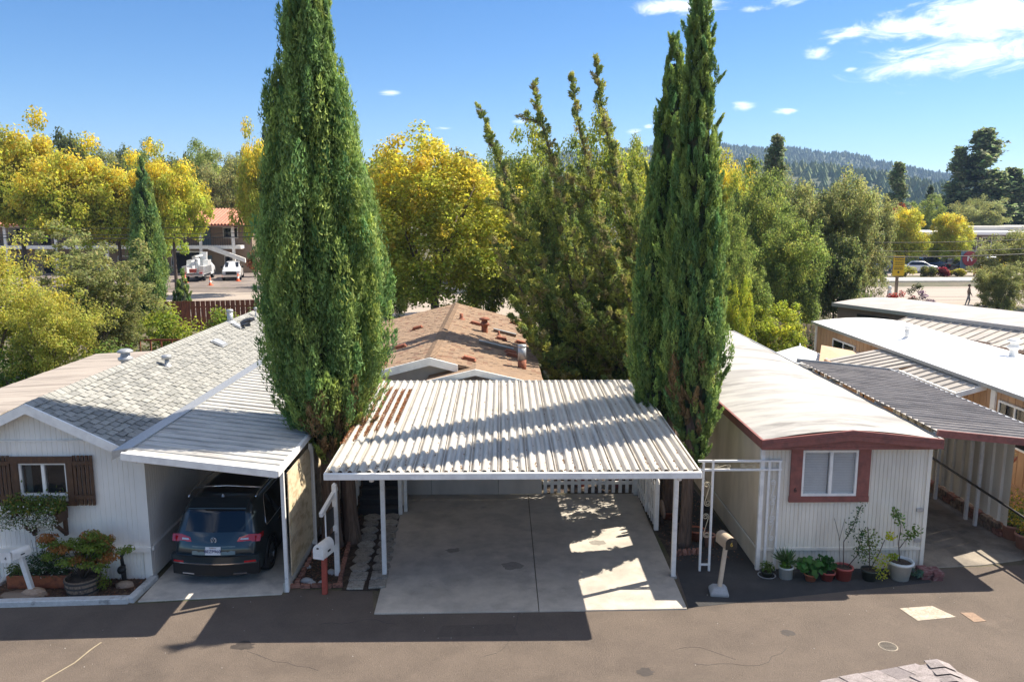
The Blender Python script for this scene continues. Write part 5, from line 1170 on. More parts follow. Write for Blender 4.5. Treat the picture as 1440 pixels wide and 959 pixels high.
# right hand row of pots by the tan house
for i, (x, y, r) in enumerate(((11.95, 17.55, .21), (11.93, 17.0, .23), (11.85, 16.45, .24))):
    p = pot((x, y, 0), ['farthest salmon scalloped pot of yellow flowers by the handrail', 'middle salmon scalloped pot of yellow flowers by the handrail', 'nearest rust pot of flowers at the right edge by the handrail'][i], r, .36, m_salmon if i < 2 else m_terra, 0, .8, 'pots of flowers along the handrail')
    C = jit((.15, .22, .05), 330); C[:110] = jit((.60, .45, .06), 110); fol(p, ball((x, y, .55), (.30, .28, .26), 330), .07, C, m=m_petal)
o = thing('flower_bush', 'yellow and pink flowering bush by the tan house side wall', 'bush', (12.45, 18.2, 0)); C = jit((.20, .24, .05), 1500); C[:350] = jit((.60, .35, .22), 350); C[350:600] = jit((.62, .50, .07), 250); P = ball((12.5, 18.0, .45), (.35, 1.3, .5), 1500); P[:, 2] = np.abs(P[:, 2]); fol(o, P, .07, C)
o = thing('pedestal_planter', 'orange bowl planter of pale flowers on a slim tan column', 'planter', (12.2, 18.4, 0))
b = MB(); b.tube([(12.2, 18.4, 0), (12.2, 18.4, 1.55)], .085, 10); b.build('column', m_salmon, o); b = MB(); b.lathe((12.2, 18.4, 1.52), [(0, 0), (.12, .02), (.22, .16), (.24, .22), (.2, .22)], 14); b.build('bowl', m_terra, o); fol(o, ball((12.2, 18.4, 1.80), (.24, .24, .10), 240), .05, (.50, .42, .25))
o = thing('hanging_basket', 'small red flower basket hanging under the patio awning edge', 'hanging basket', (12.62, 23.9, 2.2)); b = MB(); b.lathe((12.6, 23.9, 2.0), [(0, 0), (.1, .03), (.15, .15)], 10); b.build('bowl', m_terra, o); fol(o, ball((12.6, 23.9, 2.22), (.18, .18, .13), 160), .07, (.50, .05, .04))
b = MB(); b.tube([(12.6, 23.9, 2.3), (12.6, 23.9, 2.55)], .008, 4); b.build('chain', m_blackm, o)
# garden bed on the left: barrel with maple, long planter, utility riser
o = thing('barrel_planter', 'half wine barrel planter holding a spreading red green maple', 'planter', (-8.42, 15.13, .02))
q = MB()
for k in range(24):
    a0, a1 = 6.283*k/24+.01, 6.283*(k+1)/24-.01; q = MB(); vs = []
    for rr in (1, .93):
        for a in (a0, a1):
            for r, z in ((.275, 0), (.325, .16), (.335, .34)): vs.append((-8.42+rr*r*math.cos(a), 15.13+rr*r*math.sin(a), .02+z))
    q.add(vs, [(0, 3, 4, 1), (1, 4, 5, 2), (2, 5, 11, 8), (0, 1, 7, 6), (1, 2, 8, 7), (3, 9, 10, 4), (4, 10, 11, 5)]); q.build('stave', m_barrel, o)
for z, r in ((.08, .302), (.20, .333), (.30, .342)):
    q = MB(); q.lathe((-8.42, 15.13, .02), [(r-.012, z-.02), (r+.001, z-.02), (r+.004, z+.02), (r-.01, z+.02)], 24, False); q.build('hoop', m_hoop, o)
q = MB(); q.lathe((-8.42, 15.13, .02), [(.31, .29), (0, .31)], 16); q.build('soil', m_soil, o)
mt = thing('maple_shrub', 'low wide maple shrub with rust tipped green leaves growing in the barrel', 'shrub', (-8.42, 15.13, .3))
b = MB(); cl = []
for k in range(26):
    a = random.uniform(0, 6.28); rr = random.uniform(.1, .82); z = .42+.62*random.random()*(1-.35*rr)+.10*(math.cos(a) > 0); c = (-8.30+math.cos(a)*rr*1.0, 15.15+math.sin(a)*rr*.5, .15+z)
    b.tube([(-8.42, 15.13, .3), ((-8.42+c[0])/2, (15.13+c[1])/2, .35+z*.5), c], [.016, .010, .004], 4); cl.append(c)
cl += [(-8.10+random.uniform(-.25, .25), 15.15+random.uniform(-.1, .1), .95+random.uniform(0, .42)) for _ in range(8)]+[(-8.9+random.uniform(-.2, .1), 15.15, 1.0+random.uniform(-.05, .18)) for _ in range(5)]
b.build('stems', m_bark2, mt)
cen = np.array(cl); rad = np.full(len(cl), .19); cc = np.array([(.20, .27, .055) if random.random() < .58 else (.40, .20, .07) for _ in cl])
P, N, S, C = clump_leaves(cen, rad, cc, 190, .06, .45, .2); link('foliage', leaf_mesh('foliage', P, N, S, C, m_leaf, asp=.5, offs=Vector(mt.location)), mt)
fol(o, ball((-8.0, 15.1, .28), (.17, .12, .2), 200), .05, (.22, .27, .05), name='side_plant')
o = thing('long_planter', 'rust coloured rectangular planter with leafy white flowers beneath the window', 'planter', (-9.45, 15.42, .02))
b = MB(); b.box(-10.05, 15.28, .02, -8.82, 15.58, .30); b.build('box', m_terrapl, o, bevel=.015)
b = MB(); b.box(-10.03, 15.30, .30, -8.84, 15.56, .305); b.build('soil', m_soil, o)
P = ball((-9.25, 15.40, .48), (.55, .22, .32), 1500); C = jit((.09, .14, .06), 1500); C[:170] = jit((.65, .66, .62), 170, .05, .03); fol(o, P, .055, C); fol(o, ball((-9.85, 15.35, .40), (.25, .15, .15), 300), .05, (.12, .16, .05), name='low_foliage')
b = MB()
for k in range(14): x = random.uniform(-9.5, -8.9); b.tube([(x, 15.42, .5), (x+random.uniform(-.1, .1), 15.45, random.uniform(.9, 1.15))], .004, 4)
b.build('twigs', m_bark2, o)
o = thing('utility_riser', 'dark bent utility pipe with valve by the house corner', 'pipe', (-7.78, 15.5, .02))
b = MB(); b.tube([(-7.78, 15.50, .0), (-7.78, 15.50, .42)], .05, 10); b.tube([(-7.78, 15.50, .38), (-7.80, 15.50, .60), (-7.72, 15.50, .76)], .035, 8); b.build('pipe', m_blackm, o)
b = MB(); b.lathe((-7.80, 15.46, .33), [(0, -.06), (.08, -.05), (.09, 0), (.06, .06), (0, .07)], 10, True, Matrix.Rotation(1.57, 3, 'X')); b.build('valve', m_black, o)
o = link('garden_stone', None) if False else None
b = MB(); b.lathe((-7.72, 15.38, .02), [(.15, 0), (.14, .06), (.07, .10), (0, .11)], 8, True, Matrix.Diagonal((1.3, .8, 1))); b.build_top('garden_stone', m_stone, (-7.72, 15.38, .02), 'tan stone at the foot of the dark utility pipe', 'stone')
b = MB(); b.lathe((-9.55, 15.02, .02), [(.42, 0), (.38, .03), (0, .05)], 9, True, Matrix.Diagonal((1.2, .5, 1))); b.build_top('stepping_stone', m_brown8, (-9.55, 15.02, .02), 'flat dark stepping stone under the far left mailbox', 'stone')
# things beyond the picket fence: pots, trunk side clutter
for i, (x, y, r, h, m, lb) in enumerate(((4.55, 17.6, .20, .26, m_terra, 'terracotta pot at the right of the near cypress trunk'), (4.15, 18.9, .18, .2, m_terra, 'terracotta bowl behind the short picket run'), (4.75, 17.2, .13, .3, m_salmon, 'small salmon pot between cypress trunk and trellis'), (2.75, 21.15, .16, .25, m_wpot, 'pale round pot behind the back picket fence'), (2.2, 21.3, .17, .3, m_redpot, 'red pot behind the middle of the back picket fence'), (3.2, 21.2, .15, .36, m_redpot, 'red pot behind the right end of the back picket fence'))):
    pot((x, y, 0), lb, r, h, m, 0, .7, name='flower_pot', cat='pot')
o = thing('disc_ornament', 'pale round stone disc leaning on the back of the short picket run', 'ornament', (3.86, 18.45, .4)); b = MB(); b.lathe((3.92, 18.45, .42), [(0, .03), (.2, .03), (.24, 0), (.2, -.03), (0, -.03)], 18, True, Matrix.Rotation(1.45, 3, 'Y')); b.build('disc', m_stone, o); b = MB(); b.tube([(3.92, 18.45, 0), (3.92, 18.45, .25)], .03, 6); b.build('stand', m_bark2, o)
# leaf scatter on the soil
n = 1600; P = np.stack([rng.uniform(3.8, 5.3, n), rng.uniform(16.4, 24, n), .02+rng.random(n)*.02], 1); P2 = np.stack([rng.uniform(-4.3, -3.5, n), rng.uniform(15.3, 22, n), .02+rng.random(n)*.02], 1); P3 = np.stack([rng.uniform(-10.5, -7.4, 900), rng.uniform(14.7, 15.7, 900), .03+rng.random(900)*.02], 1)
P = np.vstack([P, P2, P3]); N = unit(len(P))*.4; N[:, 2] += 1; N /= np.linalg.norm(N, axis=1, keepdims=True); tag(link('fallen_leaves', leaf_mesh('fallen_leaves', P, N, .05, jit((.17, .09, .055), len(P), .4), m_needle)), kind='stuff')
# pale pebbles and specks on the asphalt
b = MB()
for k in range(110):
    x = random.uniform(-9, 11); y = random.uniform(10.5, 15.4); s = random.uniform(.004, .010); b.lathe((x, y, .006), [(s, 0), (s*.7, s*.8), (0, s)], 5, False)
tag(b.build('loose_gravel', m_conc2), kind='stuff')

# ------------------------------------------------------------------ parked SUV
def smooth(t): t = max(0, min(1, t)); return t*t*(3-2*t)
def interp(x, pts):
    for (a, p), (b2, q) in zip(pts, pts[1:]):
        if x <= b2: return p+(q-p)*(0 if b2 == a else max(0, (x-a)/(b2-a)))
    return pts[-1][1]
class Car:
    """body surface of a wagon-like car; y from 0 (rear) to L"""
    def __init__(s, L, W, top, belt, roofw=.80, zb=.26):
        s.L, s.W, s.top, s.belt, s.roofw, s.zb = L, W/2, top, belt, roofw, zb
    def zt(s, y): return interp(y, s.top)
    def w(s, y, z):
        e = abs((y-s.L/2)/(s.L/2)); wm = s.W*(1-.13*e**7)
        if z < .55: k = .95+.05*smooth((z-.2)/.35)
        elif z < s.belt: k = 1.0-.02*(z-.55)/(s.belt-.55)
        else: k = .98-(.98-s.roofw)*((z-s.belt)/(1.66-s.belt))**1.05
        return wm*k
    def P(s, x, y, z, o=0):
        f = x/s.W; c = .16*f*f*max(0, 1-y/1.2); c2 = -.20*f*f*max(0, 1-(s.L-y)/1.2)
        return Vector((x, y+c+c2, z))
    def body(s, wheels, wr):
        b = MB(); ys = sorted(set([round(v, 3) for v in list(np.linspace(0, s.L, 60))+[p[0] for p in s.top]])); tz = np.linspace(0, 1, 15); tx = np.linspace(1, 0, 6)[1:]
        rows = []
        for y in ys:
            zt = s.zt(y); ring = []
            for t in tz:
                z = s.zb+(zt-s.zb)*t; r = 1-(.085*((t-.86)/.14)**2 if t > .86 else 0); ring.append((s.w(y, z)*r, z))
            xe = ring[-1][0]
            for t in tx: ring.append((xe*t, zt+.018*(1-t*t)))
            rows.append(ring)
        m = len(rows[0]); vs = []; idx = {}
        for sg in (1, -1):
            for i, ring in enumerate(rows):
                for j, (x, z) in enumerate(ring):
                    idx[sg, i, j] = len(vs); vs.append(s.P(sg*x, ys[i], z))
        fs = []
        for sg in (1, -1):
            for i in range(len(ys)-1):
                for j in range(m-1):
                    yc = (ys[i]+ys[i+1])/2; zc = (rows[i][j][1]+rows[i][j+1][1])/2
                    if any(math.hypot(yc-wy, zc-wr) < wr+.045 for wy in wheels) and j < 14: continue
                    f = [idx[sg, i, j], idx[sg, i+1, j], idx[sg, i+1, j+1], idx[sg, i, j+1]]; fs.append(f if sg > 0 else f[::-1])
        b.add(vs, fs, True)
        for i in (0, len(ys)-1):
            f = [idx[1, i, j] for j in range(m)]+[idx[-1, i, j] for j in range(m-1, -1, -1)]; b.f.append(f if i == 0 else f[::-1]); b.sm.append(False)
        return b
    def side(s, sg, poly, off=.008):
        vs = [s.P(sg*(s.w(y, z)+off), y, z) for y, z in poly]; return vs
    def sidepatch(s, sg, ys, zlo, zhi, off=.008, nz=4):
        b = MB(); vs = []
        for y in ys:
            for k in range(nz+1):
                z = zlo(y)+(zhi(y)-zlo(y))*k/nz; vs.append(s.P(sg*(s.w(y, z)+off), y, z))
        n = nz+1; fs = [(i*n+k, (i+1)*n+k, (i+1)*n+k+1, i*n+k+1) for i in range(len(ys)-1) for k in range(nz)]
        b.add(vs, fs if sg > 0 else [f[::-1] for f in fs], True); return b
    def toppatch(s, x0f, x1f, ys, off=.008, nx=8):
        b = MB(); vs = []
        for y in ys:
            for k in range(nx+1):
                x = x0f(y)+(x1f(y)-x0f(y))*k/nx; vs.append(s.P(x, y, s.zt(y))+Vector((0, -off*1.2, off+.016)))
        n = nx+1; b.add(vs, [(i*n+k, i*n+k+1, (i+1)*n+k+1, (i+1)*n+k) for i in range(len(ys)-1) for k in range(nx)], True); return b
def wheel(parent, x, y, r, sg, w=.235, spokes=5):
    wl = bpy.data.objects.new('wheel', None); col.objects.link(wl); wl.parent = parent; wl.location = Vector((x, y, r))-woff(parent)
    Mx = Matrix.Rotation(math.pi/2, 3, 'Y')
    b = MB(); b.lathe((x, y, r), [(r*.62, -w/2), (r*.94, -w/2), (r, -w*.36), (r, w*.36), (r*.94, w/2), (r*.62, w/2)], 28, True, Mx); b.build('tyre', m_tire, wl)
    b = MB(); b.lathe((x, y, r), [(r*.64, w*.40*sg), (r*.58, w*.42*sg), (r*.56, w*.25*sg), (0, w*.2*sg)], 24, False, Mx)
    for k in range(spokes):
        a = 6.283*k/spokes
        for da in (-.16, .16):
            c = Vector((x+sg*w*.38, y, r)); b.bar(c+Vector((0, math.cos(a)*r*.1, math.sin(a)*r*.1)), c+Vector((0, math.cos(a+da)*r*.62, math.sin(a+da)*r*.62)), .03, .035, up=(1, 0, 0))
    b.build('rim', m_rim, wl)
SV = thing('parked_suv', 'dark blue-grey suv parked nose in under the left carport', 'car', (0, 0, 0))
car = Car(4.70, 1.84, [(0, .70), (.02, .80), (.10, .98), (.14, 1.07), (.36, 1.48), (.50, 1.605), (.9, 1.66), (1.8, 1.68), (2.6, 1.655), (2.95, 1.60), (3.55, 1.14), (3.75, 1.06), (4.4, .93), (4.62, .80), (4.70, .62)], 1.02, .74, .24)
WY = (.88, 3.67)
car.body(WY, .35).build('body', m_carblue, SV)
for sg in (1, -1):
    lo = lambda y: 1.06+.02*(y-1)-.0; hi = lambda y: min(1.575, 1.09+(y-.62)*1.15) if y < 1.2 else (1.575 if y < 2.75 else 1.575-(y-2.75)*.72)
    yy = list(np.linspace(.64, 3.30, 24)); car.sidepatch(sg, yy, lo, lambda y: max(lo(y)+.01, hi(y)), .006, 5).build('side_window', m_glassd, SV)
    pts = [car.P(sg*(car.w(y, lo(y))+.010), y, lo(y)) for y in yy]+[car.P(sg*(car.w(y, hi(y))+.010), y, max(lo(y)+.01, hi(y))) for y in yy[::-1]]
    b = MB(); b.tube(pts+[pts[0]], .011, 5); b.build('window_trim', m_chrome, SV)
    for y in (1.30, 2.25):
        q = car.sidepatch(sg, [y, y+.07], lambda y: 1.06, lambda y: 1.57, .012, 4); q.build('pillar', m_black, SV)
    b = MB(); b.tube([car.P(sg*.70, .62, 1.67), car.P(sg*.71, .75, 1.735), car.P(sg*.71, 1.7, 1.765), car.P(sg*.70, 2.55, 1.73), car.P(sg*.68, 2.75, 1.665)], .017, 6); b.build('roof_rail', m_chrome, SV)
    q = car.sidepatch(sg, list(np.linspace(.05, .40, 6)), lambda y: .90+.02*y, lambda y: 1.02-.04*y, .012, 3); q.build('tail_light', m_redlens, SV)
    q = car.sidepatch(sg, list(np.linspace(1.35, 3.2, 8)), lambda y: .25, lambda y: .38, .012, 2); q.build('sill_trim', m_black, SV)
    b = MB()
    for wy in WY:
        b = MB(); pts = [car.P(sg*(car.w(wy+.40*math.cos(a), .35+.40*math.sin(a))+.004), wy+.40*math.cos(a), .35+.40*math.sin(a)) for a in np.linspace(-.28, 3.42, 18)]; b.tube(pts, .028, 6); b.build('arch_trim', m_black, SV)
        wheel(SV, sg*.80, wy, .35, sg)
    b = MB(); b.prism([car.P(sg*.94, 3.05, 1.04), car.P(sg*1.08, 3.0, 1.05), car.P(sg*1.08, 3.02, 1.18), car.P(sg*.94, 3.07, 1.17)], (0, .10, 0)); b.build('mirror', m_carblue, SV, bevel=.02)
    q = MB(); z0_, z1_ = .94, 1.02
    vs = [car.P(sg*x, 0, z)+Vector((0, interp(z, [(.7, 0), (.8, .02), (.98, .10), (1.07, .14)])-.014, 0)) for x, z in ((.46, .925), (.90, .90), (.91, 1.03), (.70, 1.05), (.50, 1.0))]
    q.prism(vs, (0, .02, 0)); tl = q.build('tail_light', m_redlens, SV)
    q = MB(); q.prism([v+Vector((-sg*.04, -.006, .0)) for v in [car.P(sg*x, 0, z)+Vector((0, interp(z, [(.8, .02), (.98, .10)])-.014, 0)) for x, z in ((.55, .955), (.72, .95), (.72, .985), (.58, .985))]], (0, .008, 0)); q.build('reversing_lamp', m_clearlens, tl)
rw = lambda y: .62+.0*(y)-(y-.14)*.25
car.toppatch(lambda y: -rw(y), rw, list(np.linspace(.150, .40, 8)), .010).build('rear_window', m_glassd, SV)
car.toppatch(lambda y: -.70, lambda y: .70, list(np.linspace(2.98, 3.50, 8)), .008).build('windscreen', m_glassd, SV)
car.toppatch(lambda y: -.54, lambda y: .54, list(np.linspace(.95, 2.6, 10)), .008).build('glass_roof', m_black, SV)
b = MB(); b.prism([car.P(-.60, .33, 1.50), car.P(.60, .33, 1.50), car.P(.60, .62, 1.65), car.P(-.60, .62, 1.65)], (0, -.02, .035)); b.build('spoiler', m_carblue, SV, bevel=.01)
for y in (1.0, 2.1):
    b = MB(); b.tube([car.P(-.71, y, 1.76), car.P(0, y, 1.80), car.P(.71, y, 1.76)], .02, 6); b.build('cross_bar', m_chrome if y < 2 else m_black, SV)
b = MB(); b.lathe(car.P(0, .72, 1.655), [(.035, 0), (.028, .03), (0, .07)], 10); b.build('antenna', m_clearlens, SV)
# rear bumper, chrome strip, plate recess, plate, badge, exhaust trims
def rearpt(x, z, o=0): return car.P(x, 0, z)+Vector((0, interp(z, [(.25, .0), (.70, 0), (.80, .02), (.98, .10), (1.07, .14)])-o, 0))
def rearpatch(x0, x1, z0, z1, o, m, name, th=.012, nx=10, par=None):
    b = MB(); vs = [rearpt(x0+(x1-x0)*i/nx, z, o) for z in (z0, z1) for i in range(nx+1)]; vs += [v+Vector((0, th, 0)) for v in vs]; n = nx+1
    fs = [(i, i+1, n+i+1, n+i) for i in range(nx)]+[(n+i, n+i+1, 3*n+i+1, 3*n+i) for i in range(nx)]+[(i+1, i, 2*n+i, 2*n+i+1) for i in range(nx)]+[(0, n, 3*n, 2*n), (nx, 2*n+nx, 3*n+nx, n+nx)]
    b.add(vs, fs, False); return b.build(name, m, par or SV)
rearpatch(-.88, .88, .24, .50, .03, m_black, 'lower_bumper', .1)
rearpatch(-.90, .90, .50, .66, .05, m_carblue, 'bumper', .14)
rearpatch(-.86, .86, .495, .518, .062, m_chrome, 'chrome_strip', .02)
rearpatch(-.84, -.62, .515, .555, .060, m_redlens, 'reflector', .02); rearpatch(.62, .84, .515, .555, .060, m_redlens, 'reflector', .02)
rearpatch(-.66, -.40, .27, .30, .045, m_chrome, 'exhaust_trim', .05); rearpatch(.40, .66, .27, .30, .045, m_chrome, 'exhaust_trim', .05)
rearpatch(-.44, .44, .68, .85, .010, mat('recess_blue', (.10, .15, .18), .3, .05, 3, coat=.5), 'plate_recess', .02)
b = MB(); b.bar(rearpt(.0, 1.06, .02)+Vector((0, .03, .05)), rearpt(-.30, 1.06, .02)+Vector((0, .12, .16)), .025, .02); b.build('wiper', m_black, SV)
rearpatch(-.70, .70, .648, .662, .052, m_black, 'tailgate_gap', .01)
for sg in (1, -1):
    for y in (.98, 2.02, 3.05):
        car.sidepatch(sg, [y, y+.012], lambda y: .45, lambda y: 1.03, .004, 6).build('door_gap', m_black, SV)
    for y in (1.35, 2.40):
        car.sidepatch(sg, [y, y+.20], lambda y: .925, lambda y: .95, .028, 1).build('door_handle', m_chrome, SV)
pl = rearpatch(-.155, .155, .69, .845, .024, m_plate, 'licence_plate', .01, 2)
text_obj('plate_text', '8EZP960', .092, m_ink, rearpt(0, .762, .030), (R(90), 0, 0), pl, .001); text_obj('plate_state', 'California', .035, m_redtrim, rearpt(0, .828, .031), (R(90), 0, 0), pl, .001)
b = MB(); c = rearpt(0, .965, .012); b.tube([c+Vector((.058*math.cos(t), -.01, .058*math.sin(t))) for t in np.linspace(0, 6.283, 21)], .006, 5)
for pts in (((-.030, .048), (0, .005), (.030, .048)), ((-.050, .022), (-.022, -.050), (0, -.002), (.022, -.050), (.050, .022))):
    b.tube([c+Vector((x, -.01, z)) for x, z in pts], .006, 5)
b.build('badge', m_chrome, SV)
SV.location = (-5.86, 15.32, .025); SV.rotation_euler = (0, 0, R(-1.2))

# ------------------------------------------------------------------ simple far cars
def far_car(name, label, loc, rz, m, kind='sedan', group='cars parked across the street'):
    o = thing(name, label, 'car', (0, 0, 0), group)
    if kind == 'sedan': c = Car(4.6, 1.8, [(0, .62), (.06, .92), (.7, 1.0), (1.15, 1.38), (1.5, 1.44), (2.5, 1.44), (2.8, 1.38), (3.5, .98), (4.4, .82), (4.6, .55)], .92, .70, .22)
    else: c = Car(4.6, 1.85, [(0, .7), (.1, 1.05), (.35, 1.55), (.8, 1.66), (2.5, 1.66), (2.9, 1.58), (3.5, 1.08), (4.4, .92), (4.6, .6)], 1.0, .74, .24)
    c.body((.85, 3.6), .33).build('body', m, o)
    hi = 1.36 if kind == 'sedan' else 1.55; a, e = (.9, 3.2) if kind == 'sedan' else (.5, 3.2)
    for sg in (1, -1):
        c.sidepatch(sg, list(np.linspace(a, e, 12)), lambda y: c.belt+.04, lambda y: min(hi, c.zt(y)-.07) if c.zt(y)-.07 > c.belt+.05 else c.belt+.045, .01).build('side_window', m_glassd, o)
        for wy in (.85, 3.6): wheel(o, sg*.78, wy, .33, sg)
        q = MB(); q.box(*sorted((sg*.55, sg*.80))[:1], 4.52, .62, max(sg*.55, sg*.80), 4.62, .74); q.build('headlight', m_clearlens, o)
        q = MB(); q.box(min(sg*.55, sg*.80), -.01, .78, max(sg*.55, sg*.80), .08, .90); q.build('tail_light', m_redlens, o)
    c.toppatch(lambda y: -.62, lambda y: .62, list(np.linspace(2.86, 3.45, 6)), .01).build('windscreen', m_glassd, o)
    c.toppatch(lambda y: -.60, lambda y: .60, list(np.linspace(.75, 1.12, 6)) if kind == 'sedan' else list(np.linspace(.14, .33, 5)), .01).build('rear_window', m_glassd, o)
    o.location = loc; o.rotation_euler = (0, 0, rz); return o
far_car('parked_car', 'silver sedan parked first behind the yellow sign across the street', (46.0, 99.5, .02), R(-80), m_csilver)
far_car('parked_car', 'white sedan nose on beside the silver sedan across the street', (49.2, 98.2, .02), R(-98), m_cwhite)
far_car('parked_car', 'dark blue car parked under the second yellow tree', (53.0, 101.5, .02), R(-75), m_cdblue, 'suv')
far_car('parked_car', 'black sedan with white bumper right of the dark blue car', (56.0, 99.5, .02), R(-100), m_cblack)
far_car('parked_car', 'light grey car parked behind the red round sign', (62.5, 103.5, .02), R(-88), m_csilver, 'suv')
far_car('parked_car', 'white car at the back of the lot seen left of the yellow sign', (41.5, 112, .02), R(90), m_cwhite, 'suv')
far_car('parked_car', 'red car half hidden behind the grey car and the red sign', (68.3, 105.5, .02), R(-85), m_cred)
# pickup and utility truck in front of the motel
def pickup(label, loc, rz):
    o = thing('pickup_truck', label, 'pickup truck', (0, 0, 0)); c = Car(5.9, 2.0, [(0, .70), (.03, 1.22), (1.85, 1.22), (1.95, 1.30), (2.15, 1.88), (2.5, 1.93), (3.5, 1.93), (3.75, 1.86), (4.35, 1.32), (4.6, 1.25), (5.6, 1.16), (5.86, 1.0), (5.9, .6)], 1.22, .80, .38)
    c.body((1.15, 4.85), .42).build('body', m_cwhite, o)
    for sg in (1, -1):
        c.sidepatch(sg, list(np.linspace(2.3, 4.1, 10)), lambda y: 1.30, lambda y: min(1.8, c.zt(y)-.08), .012).build('side_window', m_glassd, o)
        for wy in (1.15, 4.85): wheel(o, sg*.86, wy, .42, sg, .28)
        q = MB(); q.box(min(sg*.55, sg*.92), 5.80, .85, max(sg*.55, sg*.92), 5.93, 1.02); q.build('headlight', m_clearlens, o)
        q = MB(); q.box(min(sg*1.0, sg*1.2), 3.95, 1.25, max(sg*1.0, sg*1.2), 4.08, 1.50); q.build('mirror', m_black, o)
    c.toppatch(lambda y: -.72, lambda y: .72, list(np.linspace(3.72, 4.34, 7)), .03).build('windscreen', m_glassd, o)
    q = MB(); q.box(-.55, 5.86, .66, .55, 5.95, 1.02); q.build('grille', m_black, o); q = MB(); q.box(-.98, 5.88, .42, .98, 6.0, .64); q.build('bumper', m_chrome, o)
    q = MB(); q.box(-.9, .05, 1.19, .9, 1.85, 1.24); q.build('bed_opening', m_black, o)
    q = MB(); q.prism([(-.35, 4.8, 1.245), (.35, 4.8, 1.245), (.3, 5.5, 1.19), (-.3, 5.5, 1.19)], (0, 0, .05)); q.build('hood_scoop', m_cwhite, o)
    o.location = loc; o.rotation_euler = (0, 0, rz)
pickup('white pickup truck facing the street beside the utility truck', (-30.9, 93.0, .02), R(194))
def bucket_truck(label, loc, rz):
    o = thing('utility_truck', label, 'truck', (0, 0, 0))
    c = Car(2.6, 2.1, [(0, 1.9), (.05, 2.1), (1.1, 2.12), (1.35, 2.0), (1.75, 1.45), (2.45, 1.3), (2.6, .9)], 1.4, .82, .5)
    b = c.body((1.75,), .45); b.v = [(v[0], v[1]+4.2, v[2]) for v in b.v]; b.build('cab', m_cwhite, o)
    q = MB(); q.box(-.9, 5.33, 1.5, .9, 5.36, 1.95, Matrix.Translation((0, .38, 0))); q.build('windscreen', m_glassd, o)
    q = MB(); q.box(-.95, -.1, .55, .95, 6.5, .75); q.build('chassis', m_black, o)
    for sg in (1, -1):
        q = MB(); q.box(min(sg*.62, sg*1.12), .1, .75, max(sg*.62, sg*1.12), 4.1, 1.62); q.prism([(sg*.62, 2.2, 1.62), (sg*1.12, 2.2, 1.62), (sg*1.12, 2.4, 2.15), (sg*.62, 2.4, 2.15)], (0, 1.6, 0)); sb_ = q.build('side_box', m_cwhite, o)
        for k in range(4): q = MB(); xx = sg*1.122; q.box(min(xx, xx+sg*.012), .2+k*.98, .82, max(xx, xx+sg*.012), 1.08+k*.98, 1.56); q.build('locker_door', m_csilver, sb_)
        for wy in (1.2, 5.4): wheel(o, sg*.88, wy, .44, sg, .30)
        q = MB(); q.box(min(sg*.7, sg*1.0), -.16, .85, max(sg*.7, sg*1.0), -.02, 1.0); q.build('tail_light', m_redlens, o)
    q = MB(); q.box(-1.12, -.25, .60, 1.12, .1, .72); q.build('rear_bumper', m_cwhite, o)
    q = MB(); q.box(-.62, .1, .78, .62, 4.1, .9); q.build('deck', m_galv, o)
    q = MB(); q.box(-.35, .0, .95, .35, .35, 1.35); q.build('red_box', m_redpot, o)
    q = MB(); q.tube([(0, 2.6, .8), (0, 2.6, 2.35)], .22, 12); q.build('turret', m_cwhite, o)
    q = MB(); q.bar((0, 2.6, 2.3), (0, .6, 2.55), .24, .26); q.bar((.15, .6, 2.65), (.15, 4.6, 2.62), .18, .2); q.build('boom', m_cwhite, o)
    q = MB(); q.prism([(-.1, 4.3, 2.1), (.55, 4.3, 2.1), (.6, 4.3, 2.95), (-.15, 4.3, 2.95)], (0, .6, 0)); q.build('bucket', m_cwhite, o)
    o.location = loc; o.rotation_euler = (0, 0, rz)
bucket_truck('white utility bucket truck with red box seen from behind at the motel', (-33.2, 86.2, .02), R(8))
def cone(loc, label):
    o = thing('traffic_cone', label, 'traffic cone', loc, 'orange cones round the trucks'); b = MB(); b.lathe(loc, [(.20, .0), (.17, .05), (.03, .85), (0, .87)], 12); b.build('cone', m_orange, o)
    b = MB(); b.lathe(loc, [(.121, .30), (.085, .52)], 12); b.v = [(loc[0]+(v[0]-loc[0])*1.06, loc[1]+(v[1]-loc[1])*1.06, v[2]) for v in b.v]; b.build('band', m_trim, o); b = MB(); x, y, z = loc; b.box(x-.24, y-.24, z, x+.24, y+.24, z+.04); b.build('base', m_orange, o)
for px, py, lb in ((261, 398, 'orange traffic cone at the left rear of the utility truck'), (296, 402, 'orange traffic cone in the middle behind the utility truck'), (335, 396, 'orange traffic cone in front of the white pickup truck')):
    Yc = CH/((py-296)/1160.)*.985; q = at(px, py, Yc); cone((q.x, Yc, .012), lb)

# ------------------------------------------------------------------ motel across the street
MO = thing('motel_building', 'two-storey taupe motel with white balconies and red tile roof across the street', 'building', (-50, 97, 0))
MX0, MX1, MY = -84, -34.2, 97.0
b = MB(); b.box(MX0, MY+1.6, 0, -30.5, MY+12, 5.9); b.build('wall', m_motel, MO)
b = MB(); b.box(MX0, MY, 3.02, -31.4, MY+1.7, 3.42); b.build('balcony_slab', m_trim, MO)
b = MB(); b.box(MX0, MY-.05, 5.62, -32.5, MY+.25, 5.98); b.build('eave_beam', m_trim, MO)
tilem = None; sl_ = .28
b = MB(); b.prism([(MX0, MY-.6, 5.85), (MX0, MY+6, 5.85+6.6*sl_), (MX0, MY+13, 5.85), (MX0, MY+13, 5.75), (MX0, MY-.6, 5.72)], (-30.2-MX0, 0, 0)); b.build('roof', m_tile, MO)
q = MB(); q.tube([(0, 0, 0), (0, 6.6, 6.6*sl_)], .16, 6, False); tm = q.mesh('roof_tile', m_tile)
